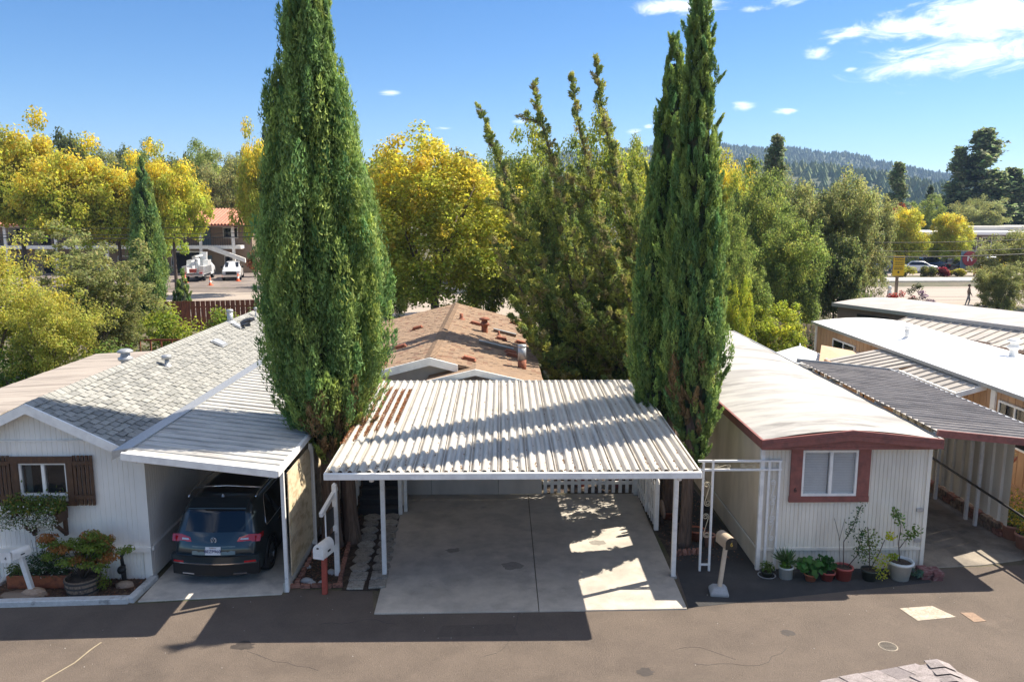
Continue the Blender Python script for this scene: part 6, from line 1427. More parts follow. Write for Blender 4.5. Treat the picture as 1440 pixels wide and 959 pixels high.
for k in range(132): link('roof_tile', tm, MO, (MX0+.3+k*.40, MY-.6, 5.90))
for x in (-79, -72.5, -66, -59.5, -53.5, -47.5, -41.5, -36.2, -32.3):
    b = MB(); b.box(x-.16, MY-.02, 0, x+.16, MY+.22, 5.7); b.build('post', m_trim, MO)
for i, x in enumerate(np.arange(-82, -33, 3.25)):
    for z in (.0, 3.42):
        if i % 2 == 0:
            f = MB(); f.box(x-.05, MY+1.50, z+.0, x+1.0, MY+1.6, z+2.15); d = f.build('door', m_board if i % 4 else m_darkin, MO); q = MB(); q.box(x+.82, MY+1.44, z+1.0, x+.90, MY+1.5, z+1.1); q.build('handle', m_galv, d)
        else:
            f = MB(); f.box(x-.7, MY+1.50, z+.8, x+1.1, MY+1.6, z+2.1); d = f.build('window', m_trim, MO); q = MB(); q.box(x-.62, MY+1.46, z+.88, x+1.02, MY+1.50, z+2.02); q.build('pane', m_glassd, d)
for k, (xa, xb) in enumerate(((-84, -72.6), (-72.4, -59.6), (-59.4, -47.6), (-47.4, -36.3), (-36.1, -32.4))):
    b = MB(); b.box(xa, MY+.05, 4.38, xb, MY+.10, 4.46)
    x = xa
    while x < xb: b.box(x, MY+.06, 3.42, x+.03, MY+.09, 4.38); x += .28
    b.build('railing', m_blackm, MO)
b = MB(); b.box(-40.2, MY+1.42, 0, -36.6, MY+1.58, 2.7); f = b.build('garage_frame', m_trim, MO); b = MB(); b.box(-39.9, MY+1.36, 0, -36.9, MY+1.42, 2.5); b.build('garage_opening', m_darkin, f)
b = MB(); b.prism([(-35.2, MY-.5, 3.0), (-34.6, MY-.5, 3.35), (-30.8, MY-.5, 1.9), (-30.8, MY-.5, 1.4)], (0, .25, 0)); b.build('stair_stringer', m_trim, MO)

# ------------------------------------------------------------------ office across the street on the right, signs, hedges
OF = thing('office_building', 'low modern office with flat white roof behind the yellow trees on the right', 'building', (70, 118, 0))
b = MB(); b.box(62, 118, 0, 100, 140, 4.1); b.build('wall', m_office, OF)
b = MB(); b.box(60.5, 115.5, 4.1, 102, 142, 4.5); b.build('flat_roof', m_roofw7, OF)
b = MB(); b.box(69, 122, 4.5, 90, 138, 5.1); b.build('upper_roof', m_roofw, OF)
for k in range(9):
    f = MB(); x = 64+k*3.6; f.box(x, 117.9, .4, x+2.9, 118.0, 3.7); w = f.build('window', m_trim, OF)
    q = MB(); q.box(x+.1, 117.86, .5, x+1.35, 117.9, 3.6); q.build('pane', m_glassd, w); q = MB(); q.box(x+1.5, 117.86, .5, x+2.8, 117.9, 3.6); q.build('pane', m_glassd, w)
YS = thing('yellow_sign', 'tall yellow sign with small dark lettering on a brown post by the street', 'sign', (30.6, 61, 0))
b = MB(); b.box(30.15, 61.0, 2.62, 31.02, 61.06, 4.15); pn = b.build('panel', m_yellow, YS)
b = MB(); b.box(30.50, 61.06, 0, 30.68, 61.24, 2.9); b.build('post', m_brown8, YS)
b = MB()
rs = random.Random(5)
for r_, z in enumerate((4.02, 3.86, 3.66, 3.50, 3.28, 3.14)):
    x = 30.25
    while x < 30.90: w = rs.uniform(.05, .12); b.box(x, 60.985, z-.035, min(x+w, 30.93), 61.0, z+.025); x += w+.035
b.prism([(30.58, 60.985, 2.80), (30.68, 60.985, 2.90), (30.58, 60.985, 3.0), (30.48, 60.985, 2.90)], (0, .014, 0)); b.build('lettering', m_inkb, pn)
b = MB(); b.lathe((30.10, 61.2, 0), [(.16, 0), (.16, 1.4), (.10, 1.5), (.17, 1.6), (.13, 1.8), (0, 1.85)], 12); b.build_top('bollard', m_trim, (30.10, 61.2, 0), 'white round-topped bollard beside the yellow sign post', 'bollard')
b = MB(); b.tube([(44.6, 93, 0), (44.6, 93, 3.0)], .07, 8); q = b.build_top('lamp_post', m_blackm, (44.6, 93, 0), 'dark green lamp post with twin heads behind the yellow sign', 'lamp post')
for dx in (-.35, .35):
    b = MB(); b.lathe((44.6+dx, 93, 2.95), [(0, 0), (.2, .08), (.22, .22), (0, .3)], 10); b.build('lamp_head', m_trim, q)
b = MB(); b.tube([(44.25, 93, 3.0), (44.95, 93, 3.0)], .04, 6); b.build('arm', m_blackm, q)
RS = thing('round_red_sign', 'round dark red sign with pale emblem on a blue grey board by the hedge', 'sign', (54.5, 92.5, 0))
b = MB(); b.box(53.6, 92.5, .9, 55.6, 92.6, 2.9); b.build('board', m_board, RS)
b = MB(); b.lathe((54.6, 92.45, 2.05), [(0, .04), (.86, .04), (.86, -.04), (0, -.04)], 20, False, Matrix.Rotation(1.57, 3, 'X')); b.build('disc', mat('sign_red', (.25, .02, .03), .5, .05), RS)
b = MB(); b.box(54.3, 92.36, 1.75, 54.42, 92.41, 2.4); b.bar((54.42, 92.385, 2.3), (54.85, 92.385, 1.8), .05, .12, up=(0, 1, 0)); b.box(54.75, 92.36, 1.75, 54.87, 92.41, 2.15); b.build('emblem', m_trim, RS)
for x in (53.8, 55.4):
    b = MB(); b.box(x-.06, 92.6, 0, x+.06, 92.72, 2.9); b.build('post', m_brown8, RS)
def bush(name, label, loc, r3, n, size, c, c2=None, f2=.3, cat='bush', group=None, m=None):
    o = thing(name, label, cat, loc, group); k = max(6, int(n/140)); cen = np.array(loc)+np.array((0, 0, r3[2]*.55))+unit(k)*(rng.random(k)**.5)[:, None]*np.array(r3)*np.array((.8, .8, .5)); rad = np.full(k, min(r3)*.55)
    cc = np.tile(np.array(c), (k, 1))*(1+rng.normal(0, .14, (k, 1)))
    if c2 is not None: s = rng.random(k) < f2; cc[s] = np.array(c2)
    P, N, S, C = clump_leaves(cen, rad, cc, int(n/k), size, .85); keep = P[:, 2] > .02
    link('foliage', leaf_mesh('foliage', P[keep], N[keep], S[keep], C[keep], m or m_leaf, offs=Vector(loc)), o)
    b = MB(); x, y, z = loc
    for j in range(4): a = 1.57*j+.4; b.tube([(x, y, -.05+z), (x+math.cos(a)*r3[0]*.4, y+math.sin(a)*r3[1]*.4, z+r3[2]*.7)], [.04, .015], 5)
    b.build('stems', m_bark2, o); return o
hd = [('dark grey-green hedge bush left of the yellow sign', 40.0, 90.5, 1.9, 1.3, (.05, .075, .05), None), ('second dark low bush just left of the yellow sign post', 42.6, 90.2, 1.3, 1.0, (.06, .085, .045), None), ('yellow green shrub right of the yellow sign post', 46.4, 90.9, 1.7, 1.0, (.32, .31, .05), (.15, .17, .04)), ('green shrub between the yellow shrub and the red bush', 49.0, 91.0, 1.3, .9, (.12, .14, .045), (.28, .25, .05)),
      ('small dark red bush in front of the white parked car', 50.7, 90.8, 1.1, 1.0, (.22, .03, .04), None), ('yellow low shrub right of the dark red bush', 52.6, 91.2, 1.4, .7, (.42, .38, .05), None), ('orange and purple round bush under the red round sign', 55.6, 91.0, 1.5, 1.2, (.42, .17, .04), (.15, .03, .06)), ('bright yellow shrub right of the orange bush', 58.2, 92.0, 1.9, 1.5, (.45, .38, .05), (.14, .16, .04)), ('green yellow shrub at the right end of the hedge row', 61.6, 92.5, 2.0, 1.4, (.25, .25, .06), (.10, .13, .04))]
for lb, x, y, r, h, c, c2 in hd: bush('hedge_bush', lb, (x, y, .12), (r, r*.7, h), 1500, .22, c, c2, group='bushes along the far kerb')
for i, (px, c) in enumerate(((1220, (.16, .12, .10)), (1234, (.13, .13, .07)), (1252, (.34, .06, .05)), (1271, (.36, .07, .06)), (1284, (.30, .05, .05)), (1290, (.14, .13, .07)), (1300, (.16, .10, .16)), (1307, (.15, .09, .15)))):
    q = at(px, 410, 50); bush('rose_bush', ['leftmost small brown rose bush seen over the taupe roof', 'green brown rose bush second from the left over the taupe roof', 'red rose bush just left of the white bollard', 'largest red rose bush right of the yellow sign post', 'red rose bush left of the taller green one', 'taller green rose bush over the taupe roof', 'purple rose bush left of its twin over the taupe roof', 'purple rose bush farthest right over the taupe roof'][i], (q.x, 50, 0), (.55, .5, 2.75 if i != 5 else 3.15), 500, .13, c, (.10, .12, .05), .25, group='rose bushes along the street fence')
# pedestrian on the far side
def person(label, loc, rz):
    x, y, z = loc
    V = [(0, 0, .95), (0, 0, 1.15), (0, .01, 1.40), (0, 0, 1.52), (0, -.01, 1.62), (0, -.02, 1.72), (.10, 0, .90), (.12, -.12, .50), (.11, -.02, .08), (.11, -.14, .04), (-.10, 0, .90), (-.12, .12, .50), (-.11, .22, .10), (-.11, .12, .05), (.19, .01, 1.40), (.25, .06, 1.14), (.26, -.06, .92), (.265, -.10, .83), (-.19, .01, 1.40), (-.25, -.05, 1.14), (-.26, -.16, .94), (-.265, -.20, .86)]
    Rr = [.155, .15, .16, .06, .085, .075, .095, .065, .045, .04, .095, .065, .045, .04, .065, .05, .036, .03, .065, .05, .036, .03]
    Ed = [(0, 1), (1, 2), (2, 3), (3, 4), (4, 5), (0, 6), (6, 7), (7, 8), (8, 9), (0, 10), (10, 11), (11, 12), (12, 13), (2, 14), (14, 15), (15, 16), (16, 17), (2, 18), (18, 19), (19, 20), (20, 21)]
    me = bpy.data.meshes.new('body'); me.from_pydata(V, Ed, []); ob = bpy.data.objects.new('tmp', me); col.objects.link(ob)
    md = ob.modifiers.new('s', 'SKIN'); me.skin_vertices[0].data[0].use_root = True
    for i, r in enumerate(Rr): me.skin_vertices[0].data[i].radius = (r, r*.8)
    s = ob.modifiers.new('u', 'SUBSURF'); s.levels = 1
    dg = bpy.context.evaluated_depsgraph_get(); m2 = bpy.data.meshes.new_from_object(ob.evaluated_get(dg)); bpy.data.objects.remove(ob)
    m2.materials.clear(); [m2.materials.append(k) for k in (m_skin, m_cloth, m_jeans)]
    for p in m2.polygons: c = p.center; p.material_index = 2 if c.z < .97 else (1 if c.z < 1.50 and not (c.z < .90) else 0); p.use_smooth = True
    o = thing('person', label, 'person', (0, 0, 0)); link('body', m2, o)
    b = MB(); b.lathe((0, .015, 1.66), [(.098, -.06), (.105, .02), (.08, .09), (0, .12)], 12); b.build('hair', m_hair, o)
    o.location = loc; o.rotation_euler = (0, 0, rz)
q = at(1362, 419, 63); person('pedestrian in a tan jacket and pale trousers walking along the street on the right', (q.x, 63, .01), R(70))

# ------------------------------------------------------------------ wires and poles
WL = [(-46, 56.5), (1.6, 56.5), (58, 56.5)]
for i, (x, y) in enumerate(WL):
    b = MB(); b.tube([(x, y, -.2), (x, y, 8.2)], [.15, .11], 8); o = b.build_top('utility_pole', m_bark2, (x, y, 0), ['wooden utility pole at the left beyond the picture', 'wooden utility pole standing behind the junipers', 'wooden utility pole at the right beyond the picture'][i], 'pole')
    b = MB(); b.box(x-.06, y-1.0, 7.6, x+.06, y+1.0, 7.72); b.build('crossarm', m_bark2, o)
hts = {0: ((6.15, 6.55, 5.95), (6.9, 7.4, 6.5)), 1: ((6.0, 6.4, 5.55), (7.2, 7.9, 6.7))}
for sp_ in (0, 1):
    for k in range(3):
        za_, zb_ = hts[sp_][0][k], hts[sp_][1][k]; xa, xb = WL[sp_][0], WL[sp_+1][0]
        if sp_ == 1: za_ = hts[0][1][k]
        pts = [(xa+(xb-xa)*t, 56.5+(k-1)*.5, za_+(zb_-za_)*t-(.55 if sp_ == 0 else 2.3)*4*t*(1-t)) for t in np.linspace(0, 1, 24)]
        b = MB(); b.tube(pts, .02 if k < 2 else .034, 4); b.build_top('overhead_wire', m_wire, pts[0], ['upper', 'topmost', 'thick lowest'][k]+' overhead wire '+['left of', 'right of'][sp_]+' the junipers along the street', 'wire', 'overhead wires')

# ------------------------------------------------------------------ fences left, beyond the white house
o = thing('redwood_fence', 'red brown board fence between the gardens and the street on the left', 'fence', (-20, 50, 0))
q = MB(); q.box(-.14, -.015, 0, .14, .015, 1.9); fm = q.mesh('board', m_fencew)
for k in range(46):
    x = -27.5+k*.30; link('board', fm, o, (x, 49.5+(x+27.5)*.17, 0), (0, 0, .17))
for z in (.4, 1.5):
    b = MB(); b.bar((-27.5, 49.56, z), (-13.9, 51.9, z), .05, .09); b.build('rail', m_fencew, o)
o = thing('low_rail_fence', 'low reddish rail fence behind the weathered roof', 'fence', (-18, 40, 0))
for k in range(12): b = MB(); b.box(-21+k*.55, 41, 0, -20.93+k*.55, 41.06, 1.0); b.build('post', m_fencew, o)
b = MB(); b.box(-21, 40.98, .92, -14.8, 41.02, 1.02); b.build('rail', m_fencew, o)

# ------------------------------------------------------------------ the big cypresses beside the carport
prL = [(1.9, .12), (2.2, .32), (2.75, .64), (3.4, .93), (4.1, 1.09), (4.9, 1.16), (6.5, 1.22), (7.4, 1.04), (9, .78), (10.5, .54), (12.1, .32), (13.2, .18), (14.2, .06), (14.5, .02)]
cypress((-3.88, 17.45, 0), 15, prL, 'huge dense cypress left of the double carport, cut by the top edge', 1500, 150, (.6, 1.4), .12, .100, trunks=[(.0, -.15, .19, 4), (.42, .15, .15, 4), (-.15, .45, .13, 4), (.25, .55, .12, 4)], brown=(-.9, 2.4, .7, .7), seedlean=(-.18, 0))
prR = [(1.8, .08), (2.3, .24), (2.8, .38), (3.6, .52), (4.4, .56), (6.0, .54), (7.6, .45), (9.0, .38), (10.4, .27), (11.4, .17), (12.1, .08), (12.5, .03)]
cypress((4.42, 17.5, 0), 12.4, prR, 'tall slim cypress right of the double carport, the taller front one of the pair', 900, 130, (.5, 1.15), .11, .09, trunks=[(-.22, -.2, .125, 3.5), (-.05, .3, .10, 3.5)], brown=(-2.2, 3.3, .8, .6), seedlean=(-.28, 0))
prR2 = [(2.2, .26), (2.9, .55), (4.2, .70), (5.8, .60), (7.2, .52), (8.6, .40), (10, .28), (10.9, .16), (11.4, .05)]
cypress((3.90, 19.2, 0), 12, prR2, 'second cypress just behind and left of the taller right one', 750, 120, (.5, 1.15), .11, .09, trunks=[(.35, -.1, .18, 3.5), (.0, .1, .14, 3.5)], seedlean=(.12, 0))
cypress((-22.2, 50.5, 0), 10.8, [(.5, .4), (1.5, .8), (3.5, .92), (5.5, .85), (7.5, .62), (9.2, .36), (10.2, .15), (10.7, .03)], 'lone slender dark cypress by the street on the left', 420, 70, (.7, 1.4), .18, .17)
cypress((6.1, 23.5, 0), 7.8, [(1.2, .2), (2.5, .32), (4.5, .33), (6.5, .22), (7.6, .04)], 'thin lower cypress spire at the right side of the right pair', 150, 70, (.4, .8), .14, .10)
cypress((-20.6, 51.5, 0), 3.6, [(.4, .3), (1.6, .5), (3.0, .3), (3.7, .03)], 'small dark cypress at the foot of the lone slender one', 60, 60, (.4, .8), .2, .2)

# ------------------------------------------------------------------ twisted junipers behind the brown-roofed house
def juniper(label, foot, tips, nside, size=.105, per=62, low=1.2, rad=.34):
    root = thing('juniper_tree', label, 'tree', foot, 'wind-twisted junipers'); b = MB(); f = Vector(foot); A = []; B = []; Rd = []; Cc = []
    def limb(p0, p1, r, sway, dens, w0, w1, t0, bow=0):
        n = 9; d = p1-p0; s = Vector((-d.y, d.x, 0)); s = s.normalized() if s.length > .01 else Vector((1, 0, 0)); ph = random.uniform(0, 6.28)
        pts = [p0+d*t+Vector((bow*math.sin(3.14*min(1, t*1.05))*(1-t*.3), 0, 0))+s*sway*math.sin(ph+t*4.5)*t*(1.2-t)+Vector((0, 0, -sway*.6*math.sin(3.14*t)*.4)) for t in [i/n for i in range(n+1)]]
        b.tube(pts, [max(.012, r*(1-.88*i/n)) for i in range(n+1)], 6)
        L = d.length; m = int(L*dens)
        for k in range(m):
            t = t0+(1-t0)*((k+random.random())/m); i = min(int(t*n), n-1); q = pts[i].lerp(pts[i+1], t*n-i); dr = (pts[min(i+1, n)]-pts[i]).normalized()
            w = w0+(w1-w0)*t; a = random.uniform(0, 6.28); out = Vector((math.cos(a), math.sin(a), random.uniform(-.1, .6))).normalized()
            ln = w*random.uniform(.5, 1.3); st = q; en = q+out*ln+dr*ln*.9
            A.append(st); B.append(en); Rd.append(.10+.12*w); Cc.append(random.choice(((.22, .27, .07), (.30, .33, .08), (.15, .20, .06), (.30, .26, .11), (.37, .37, .09))))
        return pts
    for tp, r in tips:
        pts = limb(f+Vector((random.uniform(-.3, .3), random.uniform(-.3, .3), 0)), Vector(tp), r, .55, 9.5, rad*2.3, .16, .14, .75)
        for k in range(nside+3):
            i = random.randint(2, 8); q = pts[i]; a = random.uniform(0, 6.28); l = (1-i/10)*random.uniform(1.2, 3.0)
            limb(q, q+Vector((math.cos(a)*l*.8-.25, math.sin(a)*l*.7, l*random.uniform(.3, 1.1))), r*.35, .25, 9, rad*1.3, .12, .1)
    link('trunk', b.mesh('trunk', m_bark2, f), root)
    A_, B_, Rd, Cc = np.array(A), np.array(B), np.array(Rd), np.array(Cc); n = len(A)*per; idx = np.repeat(np.arange(len(A)), per)
    ax = B_-A_; ax /= np.linalg.norm(ax, axis=1, keepdims=True); t = rng.random(n); d = unit(n); d -= ax[idx]*np.sum(d*ax[idx], 1, keepdims=True); d /= np.linalg.norm(d, axis=1, keepdims=True)
    P = A_[idx]+(B_-A_)[idx]*t[:, None]+d*(Rd[idx]*np.sin(np.pi*(.12+.85*t))*rng.random(n)**.5)[:, None]
    T = ax[idx]+d*.9; N = d+rng.normal(0, .5, (n, 3)); N /= np.linalg.norm(N, axis=1, keepdims=True)
    C = Cc[idx]*(1+rng.normal(0, .16, (n, 1))); link('crown', leaf_mesh('crown', P, N, size*(.6+.8*rng.random(n)), np.clip(C, .005, 1), m_needle, T=T, asp=.5, tri=True, offs=f), root)
    return root
def tip(px, py, Y): return at(px, py, Y)
juniper('left juniper of the twisted group with one leaning spire', (2.2, 27.5, 0), [(tip(675, 152, 28), .16), (tip(700, 250, 27), .1), (tip(690, 330, 26.0), .09), (tip(735, 300, 26.5), .1), (tip(720, 420, 25.6), .08), (tip(765, 250, 28), .1)], 4)
juniper('middle juniper of the twisted group with the broken zigzag spire', (3.0, 27.8, 0), [(tip(751, 118, 28.5), .17), (tip(806, 108, 28.6), .16), (tip(780, 240, 27), .1), (tip(790, 330, 26.0), .1), (tip(830, 300, 27), .09), (tip(760, 380, 25.6), .08), (tip(735, 460, 24.8), .07)], 4)
juniper('right juniper of the twisted group with the tallest straight spire', (4.0, 27.0, 0), [(tip(840, 82, 28), .17), (tip(862, 200, 27.6), .12), (tip(890, 240, 27), .1), (tip(850, 320, 26), .1), (tip(885, 370, 25.5), .09), (tip(820, 420, 25), .08), (tip(870, 440, 25), .07), (tip(800, 250, 28.5), .1)], 4)

# ------------------------------------------------------------------ broadleaf trees
def base_mesh(kind, R3, ncl, per, ls, h0, **k): return broad_mesh(kind, R3, ncl, per, ls, h0, **k)
BM = {}
def T(kind, label, px, top, Y, hw, foot=None, dz=1.0, name='broadleaf_tree', var=0, group=None, lowf=None):
    key = (kind, var)
    me, tr, Hn, Rn = BM[key]; q = at(px, top, Y); Hh = q.z; r = hw/1150*Y
    o = plant_tree(name, (me, tr), (q.x, Y, 0), label, 'tree', (r/Rn, r/Rn*dz, Hh/Hn), random.uniform(0, 6.28), group); return o
def reg(kind, var, R3, ncl, per, ls, h0, **k):
    me, tr, Hn = broad_mesh(kind, R3, ncl, per, ls, h0, **k); BM[kind, var] = (me, tr, Hn, R3[0]*1.08)
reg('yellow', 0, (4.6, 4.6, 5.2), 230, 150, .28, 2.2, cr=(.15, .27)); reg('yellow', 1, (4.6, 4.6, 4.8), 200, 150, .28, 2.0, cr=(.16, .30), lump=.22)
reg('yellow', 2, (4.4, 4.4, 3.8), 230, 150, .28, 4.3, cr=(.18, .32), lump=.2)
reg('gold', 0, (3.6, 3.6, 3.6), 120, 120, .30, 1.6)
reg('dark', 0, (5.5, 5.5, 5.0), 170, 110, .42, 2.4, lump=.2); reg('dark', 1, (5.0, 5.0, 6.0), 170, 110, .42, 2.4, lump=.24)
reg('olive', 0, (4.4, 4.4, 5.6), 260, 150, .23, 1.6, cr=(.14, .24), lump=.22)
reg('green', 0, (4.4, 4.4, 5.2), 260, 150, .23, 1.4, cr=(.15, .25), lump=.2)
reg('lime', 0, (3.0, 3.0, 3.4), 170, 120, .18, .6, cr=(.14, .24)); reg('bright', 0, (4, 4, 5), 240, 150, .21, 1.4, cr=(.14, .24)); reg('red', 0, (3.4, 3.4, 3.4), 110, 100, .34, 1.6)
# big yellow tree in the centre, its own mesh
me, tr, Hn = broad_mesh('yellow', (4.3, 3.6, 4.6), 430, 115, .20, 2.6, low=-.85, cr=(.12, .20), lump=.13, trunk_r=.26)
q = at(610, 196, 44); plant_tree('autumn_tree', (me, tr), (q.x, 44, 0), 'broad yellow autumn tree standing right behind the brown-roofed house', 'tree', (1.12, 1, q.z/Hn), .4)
G_ = 'yellow autumn trees in front of the motel'
for i, (px, top, Y, hw, lb) in enumerate(((18, 182, 80, 72, 'big yellow autumn tree at the left picture edge before the motel'), (92, 214, 77, 72, 'yellow tree right of the big one at the left edge'), (160, 234, 79, 60, 'lower yellow tree left of the lone cypress'), (236, 222, 78, 50, 'orange topped yellow tree right of the lone cypress'), (364, 196, 74, 38, 'yellow green tree beside the huge left cypress'), (205, 262, 82, 40, 'low yellow tree directly behind the lone cypress'))):
    T('yellow', lb, px, top, Y, hw, var=2, name='autumn_tree', group=G_)
for i, (px, top, Y, hw, kd, lb) in enumerate(((88, 184, 120, 44, 'dark', 'tall dark oak rising behind the yellow trees far left'), (40, 200, 130, 40, 'dark', 'dark oak at the left edge behind the big yellow tree'), (150, 212, 125, 42, 'olive', 'olive oak left of the lone cypress tip'), (176, 204, 150, 24, 'dark', 'narrow dark oak with a pointed top behind the lone cypress'), (232, 222, 118, 40, 'dark', 'dark oak right of the lone cypress tip'), (278, 214, 122, 42, 'green', 'green oak in the dip behind the motel roof'), (318, 222, 112, 44, 'olive', 'olive oak above the red motel roof'), (360, 226, 120, 36, 'dark', 'dark oak just left of the huge cypress'),
    (530, 226, 110, 40, 'dark', 'dark oak just right of the huge left cypress'), (672, 232, 105, 44, 'olive', 'olive tree peeking between the yellow tree and the junipers'))):
    T(kd, lb, px, top, Y, hw, var=(i % 2 if kd == 'dark' else 0), group='oaks beyond the motel')
for i, (px, top, Y, hw, kd, lb) in enumerate(((12, 214, 112, 46, 'green', 'green oak at the far left edge behind the yellow trees'), (120, 214, 135, 44, 'dark', 'dark oak between the two yellow crowns at far left'), (205, 212, 128, 40, 'green', 'green oak just behind the tip of the lone cypress'), (256, 214, 140, 40, 'dark', 'dark oak above the low yellow tree right of the lone cypress'), (298, 210, 138, 40, 'olive', 'olive oak left of the red motel roof'), (338, 214, 132, 40, 'dark', 'dark oak above the red motel roof'), (505, 232, 84, 46, 'green', 'green tree filling behind the left side of the broad yellow tree'), (545, 214, 90, 44, 'olive', 'olive tree peeking over the left of the broad yellow tree'), (650, 214, 86, 46, 'dark', 'dark tree peeking over the right of the broad yellow tree'), (700, 222, 78, 50, 'green', 'green tree between the broad yellow tree and the left juniper'), (695, 300, 52, 46, 'green', 'low green tree at the right foot of the broad yellow tree'), (545, 330, 50, 40, 'green', 'low green tree at the left foot of the broad yellow tree'), (905, 214, 70, 46, 'bright', 'yellow green tree just left of the right cypress pair'))):
    T(kd, lb, px, top, Y, hw, var=(i % 2 if kd == 'dark' else 0), group='filling oaks of the tree belt')
for px, top, Y, hw, kd, lb in ((1095, 258, 60, 46, 'green', 'green oak filling between the rounded oak and the cypress pair'), (1170, 262, 64, 44, 'dark', 'dark oak filling behind the tall olive one'), (1226, 268, 66, 34, 'olive', 'olive oak at the right end of the near tree mass'), (1050, 262, 56, 44, 'bright', 'yellow green tree filling right of the cypress pair')):
    T(kd, lb, px, top, Y, hw, group='trees right of the cypress pair')
me, tr, Hn = broad_mesh('green', (.95, .9, 1.7), 60, 60, .11, 1.6, cr=(.2, .34), shell=.3, low=-.95, trunk_r=.05)
plant_tree('garden_tree', (me, tr), (4.95, 21.5, 0), 'small loose garden tree hidden behind the right cypress pair', 'tree', (1, 1, 1.15))
me, tr, Hn = broad_mesh('green', (.8, .8, 1.4), 40, 55, .11, 1.4, cr=(.2, .34), shell=.3, low=-.95, trunk_r=.05)
plant_tree('garden_tree', (me, tr), (4.9, 19.9, 0), 'second small loose tree between the right cypress pair and the off-white home', 'tree', (1, 1, 1.1))
T('yellow', 'second yellow tree right of the right cypress pair', 1032, 240, 66, 40, var=1, name='autumn_tree')
T('yellow', 'small yellow tree top right of the broad centre one', 668, 262, 60, 36, var=1, name='autumn_tree')
T('bright', 'yellow green tree behind the left juniper', 735, 200, 50, 72, group='green trees behind the junipers'); T('bright', 'bright green tree behind the right juniper spire', 862, 186, 48, 70, group='green trees behind the junipers'); T('green', 'green tree low between the junipers', 800, 222, 46, 66, group='green trees behind the junipers')
T('dark', 'dark shaded tree low behind the junipers and the right cypresses', 860, 340, 38, 70, var=0)
for px, top, Y, hw, kd, lb in ((1012, 228, 62, 40, 'yellow', 'yellow tree just right of the right cypress pair'), (1062, 246, 50, 52, 'green', 'green oak right of the cypress pair'), (1112, 308, 44, 54, 'green', 'sunlit rounded green oak standing in front at the right'), (1140, 256, 54, 46, 'olive', 'olive oak behind the sunlit rounded one'), (1196, 246, 53, 54, 'olive', 'tall grey olive oak left of the yellow sign'), (1030, 300, 42, 34, 'green', 'narrow green tree close to the right cypress pair'), (1180, 330, 50, 44, 'dark', 'dark lower oak at the foot of the tall olive one'), (1052, 360, 37, 38, 'green', 'low dense tree above the end of the chalky roof')):
    T(kd, lb, px, top, Y, hw, dz=.9, name='oak_tree' if kd != 'yellow' else 'autumn_tree', group='trees right of the cypress pair')
T('lime', 'sunlit lime green shrub behind the white patio umbrella', 1088, 424, 36, 56, name='garden_shrub'); T('lime', 'yellow green young tree above the lime shrub', 1040, 388, 33, 26, name='garden_shrub')
for px, top, Y, hw, kd, lb in ((1276, 290, 100, 32, 'yellow', 'left bright yellow tree over the parked cars'), (1338, 298, 102, 34, 'yellow', 'right bright yellow tree over the parked cars'), (1262, 286, 120, 26, 'red', 'dark red maple behind the left yellow tree'), (1310, 282, 130, 30, 'green', 'green round tree between the two yellow trees'), (1386, 284, 135, 34, 'olive', 'pale olive round tree above the white office roof'), (1366, 280, 140, 26, 'olive', 'second pale olive tree above the office roof'), (1240, 300, 115, 30, 'green', 'green tree left of the red maple')):
    T(kd, lb, px, top, Y, hw, name='street_tree', group='trees round the office car park')
T('olive', 'grey green feathery tree cut by the right picture edge', 1436, 322, 62, 56, name='willow_tree'); T('olive', 'lower feathery shrub tree at the right edge by the taupe roof', 1410, 372, 56, 34, name='willow_tree')
T('dark', 'dark wood behind the office at the right edge', 1432, 292, 150, 40, var=1)
# left garden: near autumn tree, feathery green tree, bushes
me, tr, Hn = broad_mesh('gold', (3.3, 2.8, 3.0), 230, 105, .135, 1.2, cr=(.12, .22), lump=.25, shell=.35, low=-.9, trunk_r=.16)
q = at(20, 338, 33); plant_tree('autumn_tree', (me, tr), (q.x-1.3, 33, 0), 'near loose autumn tree with gold and green leaves at the left edge', 'tree', (.82, .9, q.z/Hn), 1.2)
q = at(62, 395, 31); plant_tree('autumn_tree', (me, tr), (q.x, 31, 0), 'lower gold leaved tree beside the weathered roof', 'tree', (.62, .6, q.z/Hn), 3.2)
me, tr, Hn = broad_mesh('olive', (2.6, 2.4, 3.6), 300, 95, .13, .8, cr=(.10, .18), lump=.3, shell=.3, low=-.9, trunk_r=.14)
q = at(118, 330, 37); plant_tree('feathery_tree', (me, tr), (q.x, 37, 0), 'feathery olive green tree in front of the motel', 'tree', (1.02, 1, q.z/Hn), .3)
q = at(160, 390, 39); plant_tree('feathery_tree', (me, tr), (q.x, 39, 0), 'lower feathery green tree left of the lone cypress', 'tree', (.62, .6, q.z/Hn), 2.3)
bush('garden_bush', 'bright green bush at the left edge behind the weathered roof', (-19.5, 31.0, 0), (2.6, 1.8, 2.3), 4500, .13, (.11, .18, .035), (.20, .24, .05)); bush('garden_bush', 'green bush beside the weathered roof below the gold tree', (-16.2, 32.0, 0), (2.0, 1.5, 1.9), 3500, .13, (.12, .19, .04), (.24, .26, .05))
bush('garden_bush', 'sunlit yellow green bush at the foot of the lone cypress', (-18.2, 43.0, 0), (2.3, 1.4, 2.3), 4500, .16, (.30, .34, .05), (.18, .24, .04)); bush('garden_bush', 'yellow green hedge running right of the lone cypress to the grey roof', (-14.8, 44.5, 0), (2.4, 1.2, 2.0), 3500, .16, (.26, .30, .05), (.14, .20, .04)); bush('garden_bush', 'small hedge end behind the far end of the grey roof', (-12.2, 42.5, 0), (1.8, 1.0, 2.1), 2500, .15, (.20, .25, .05))
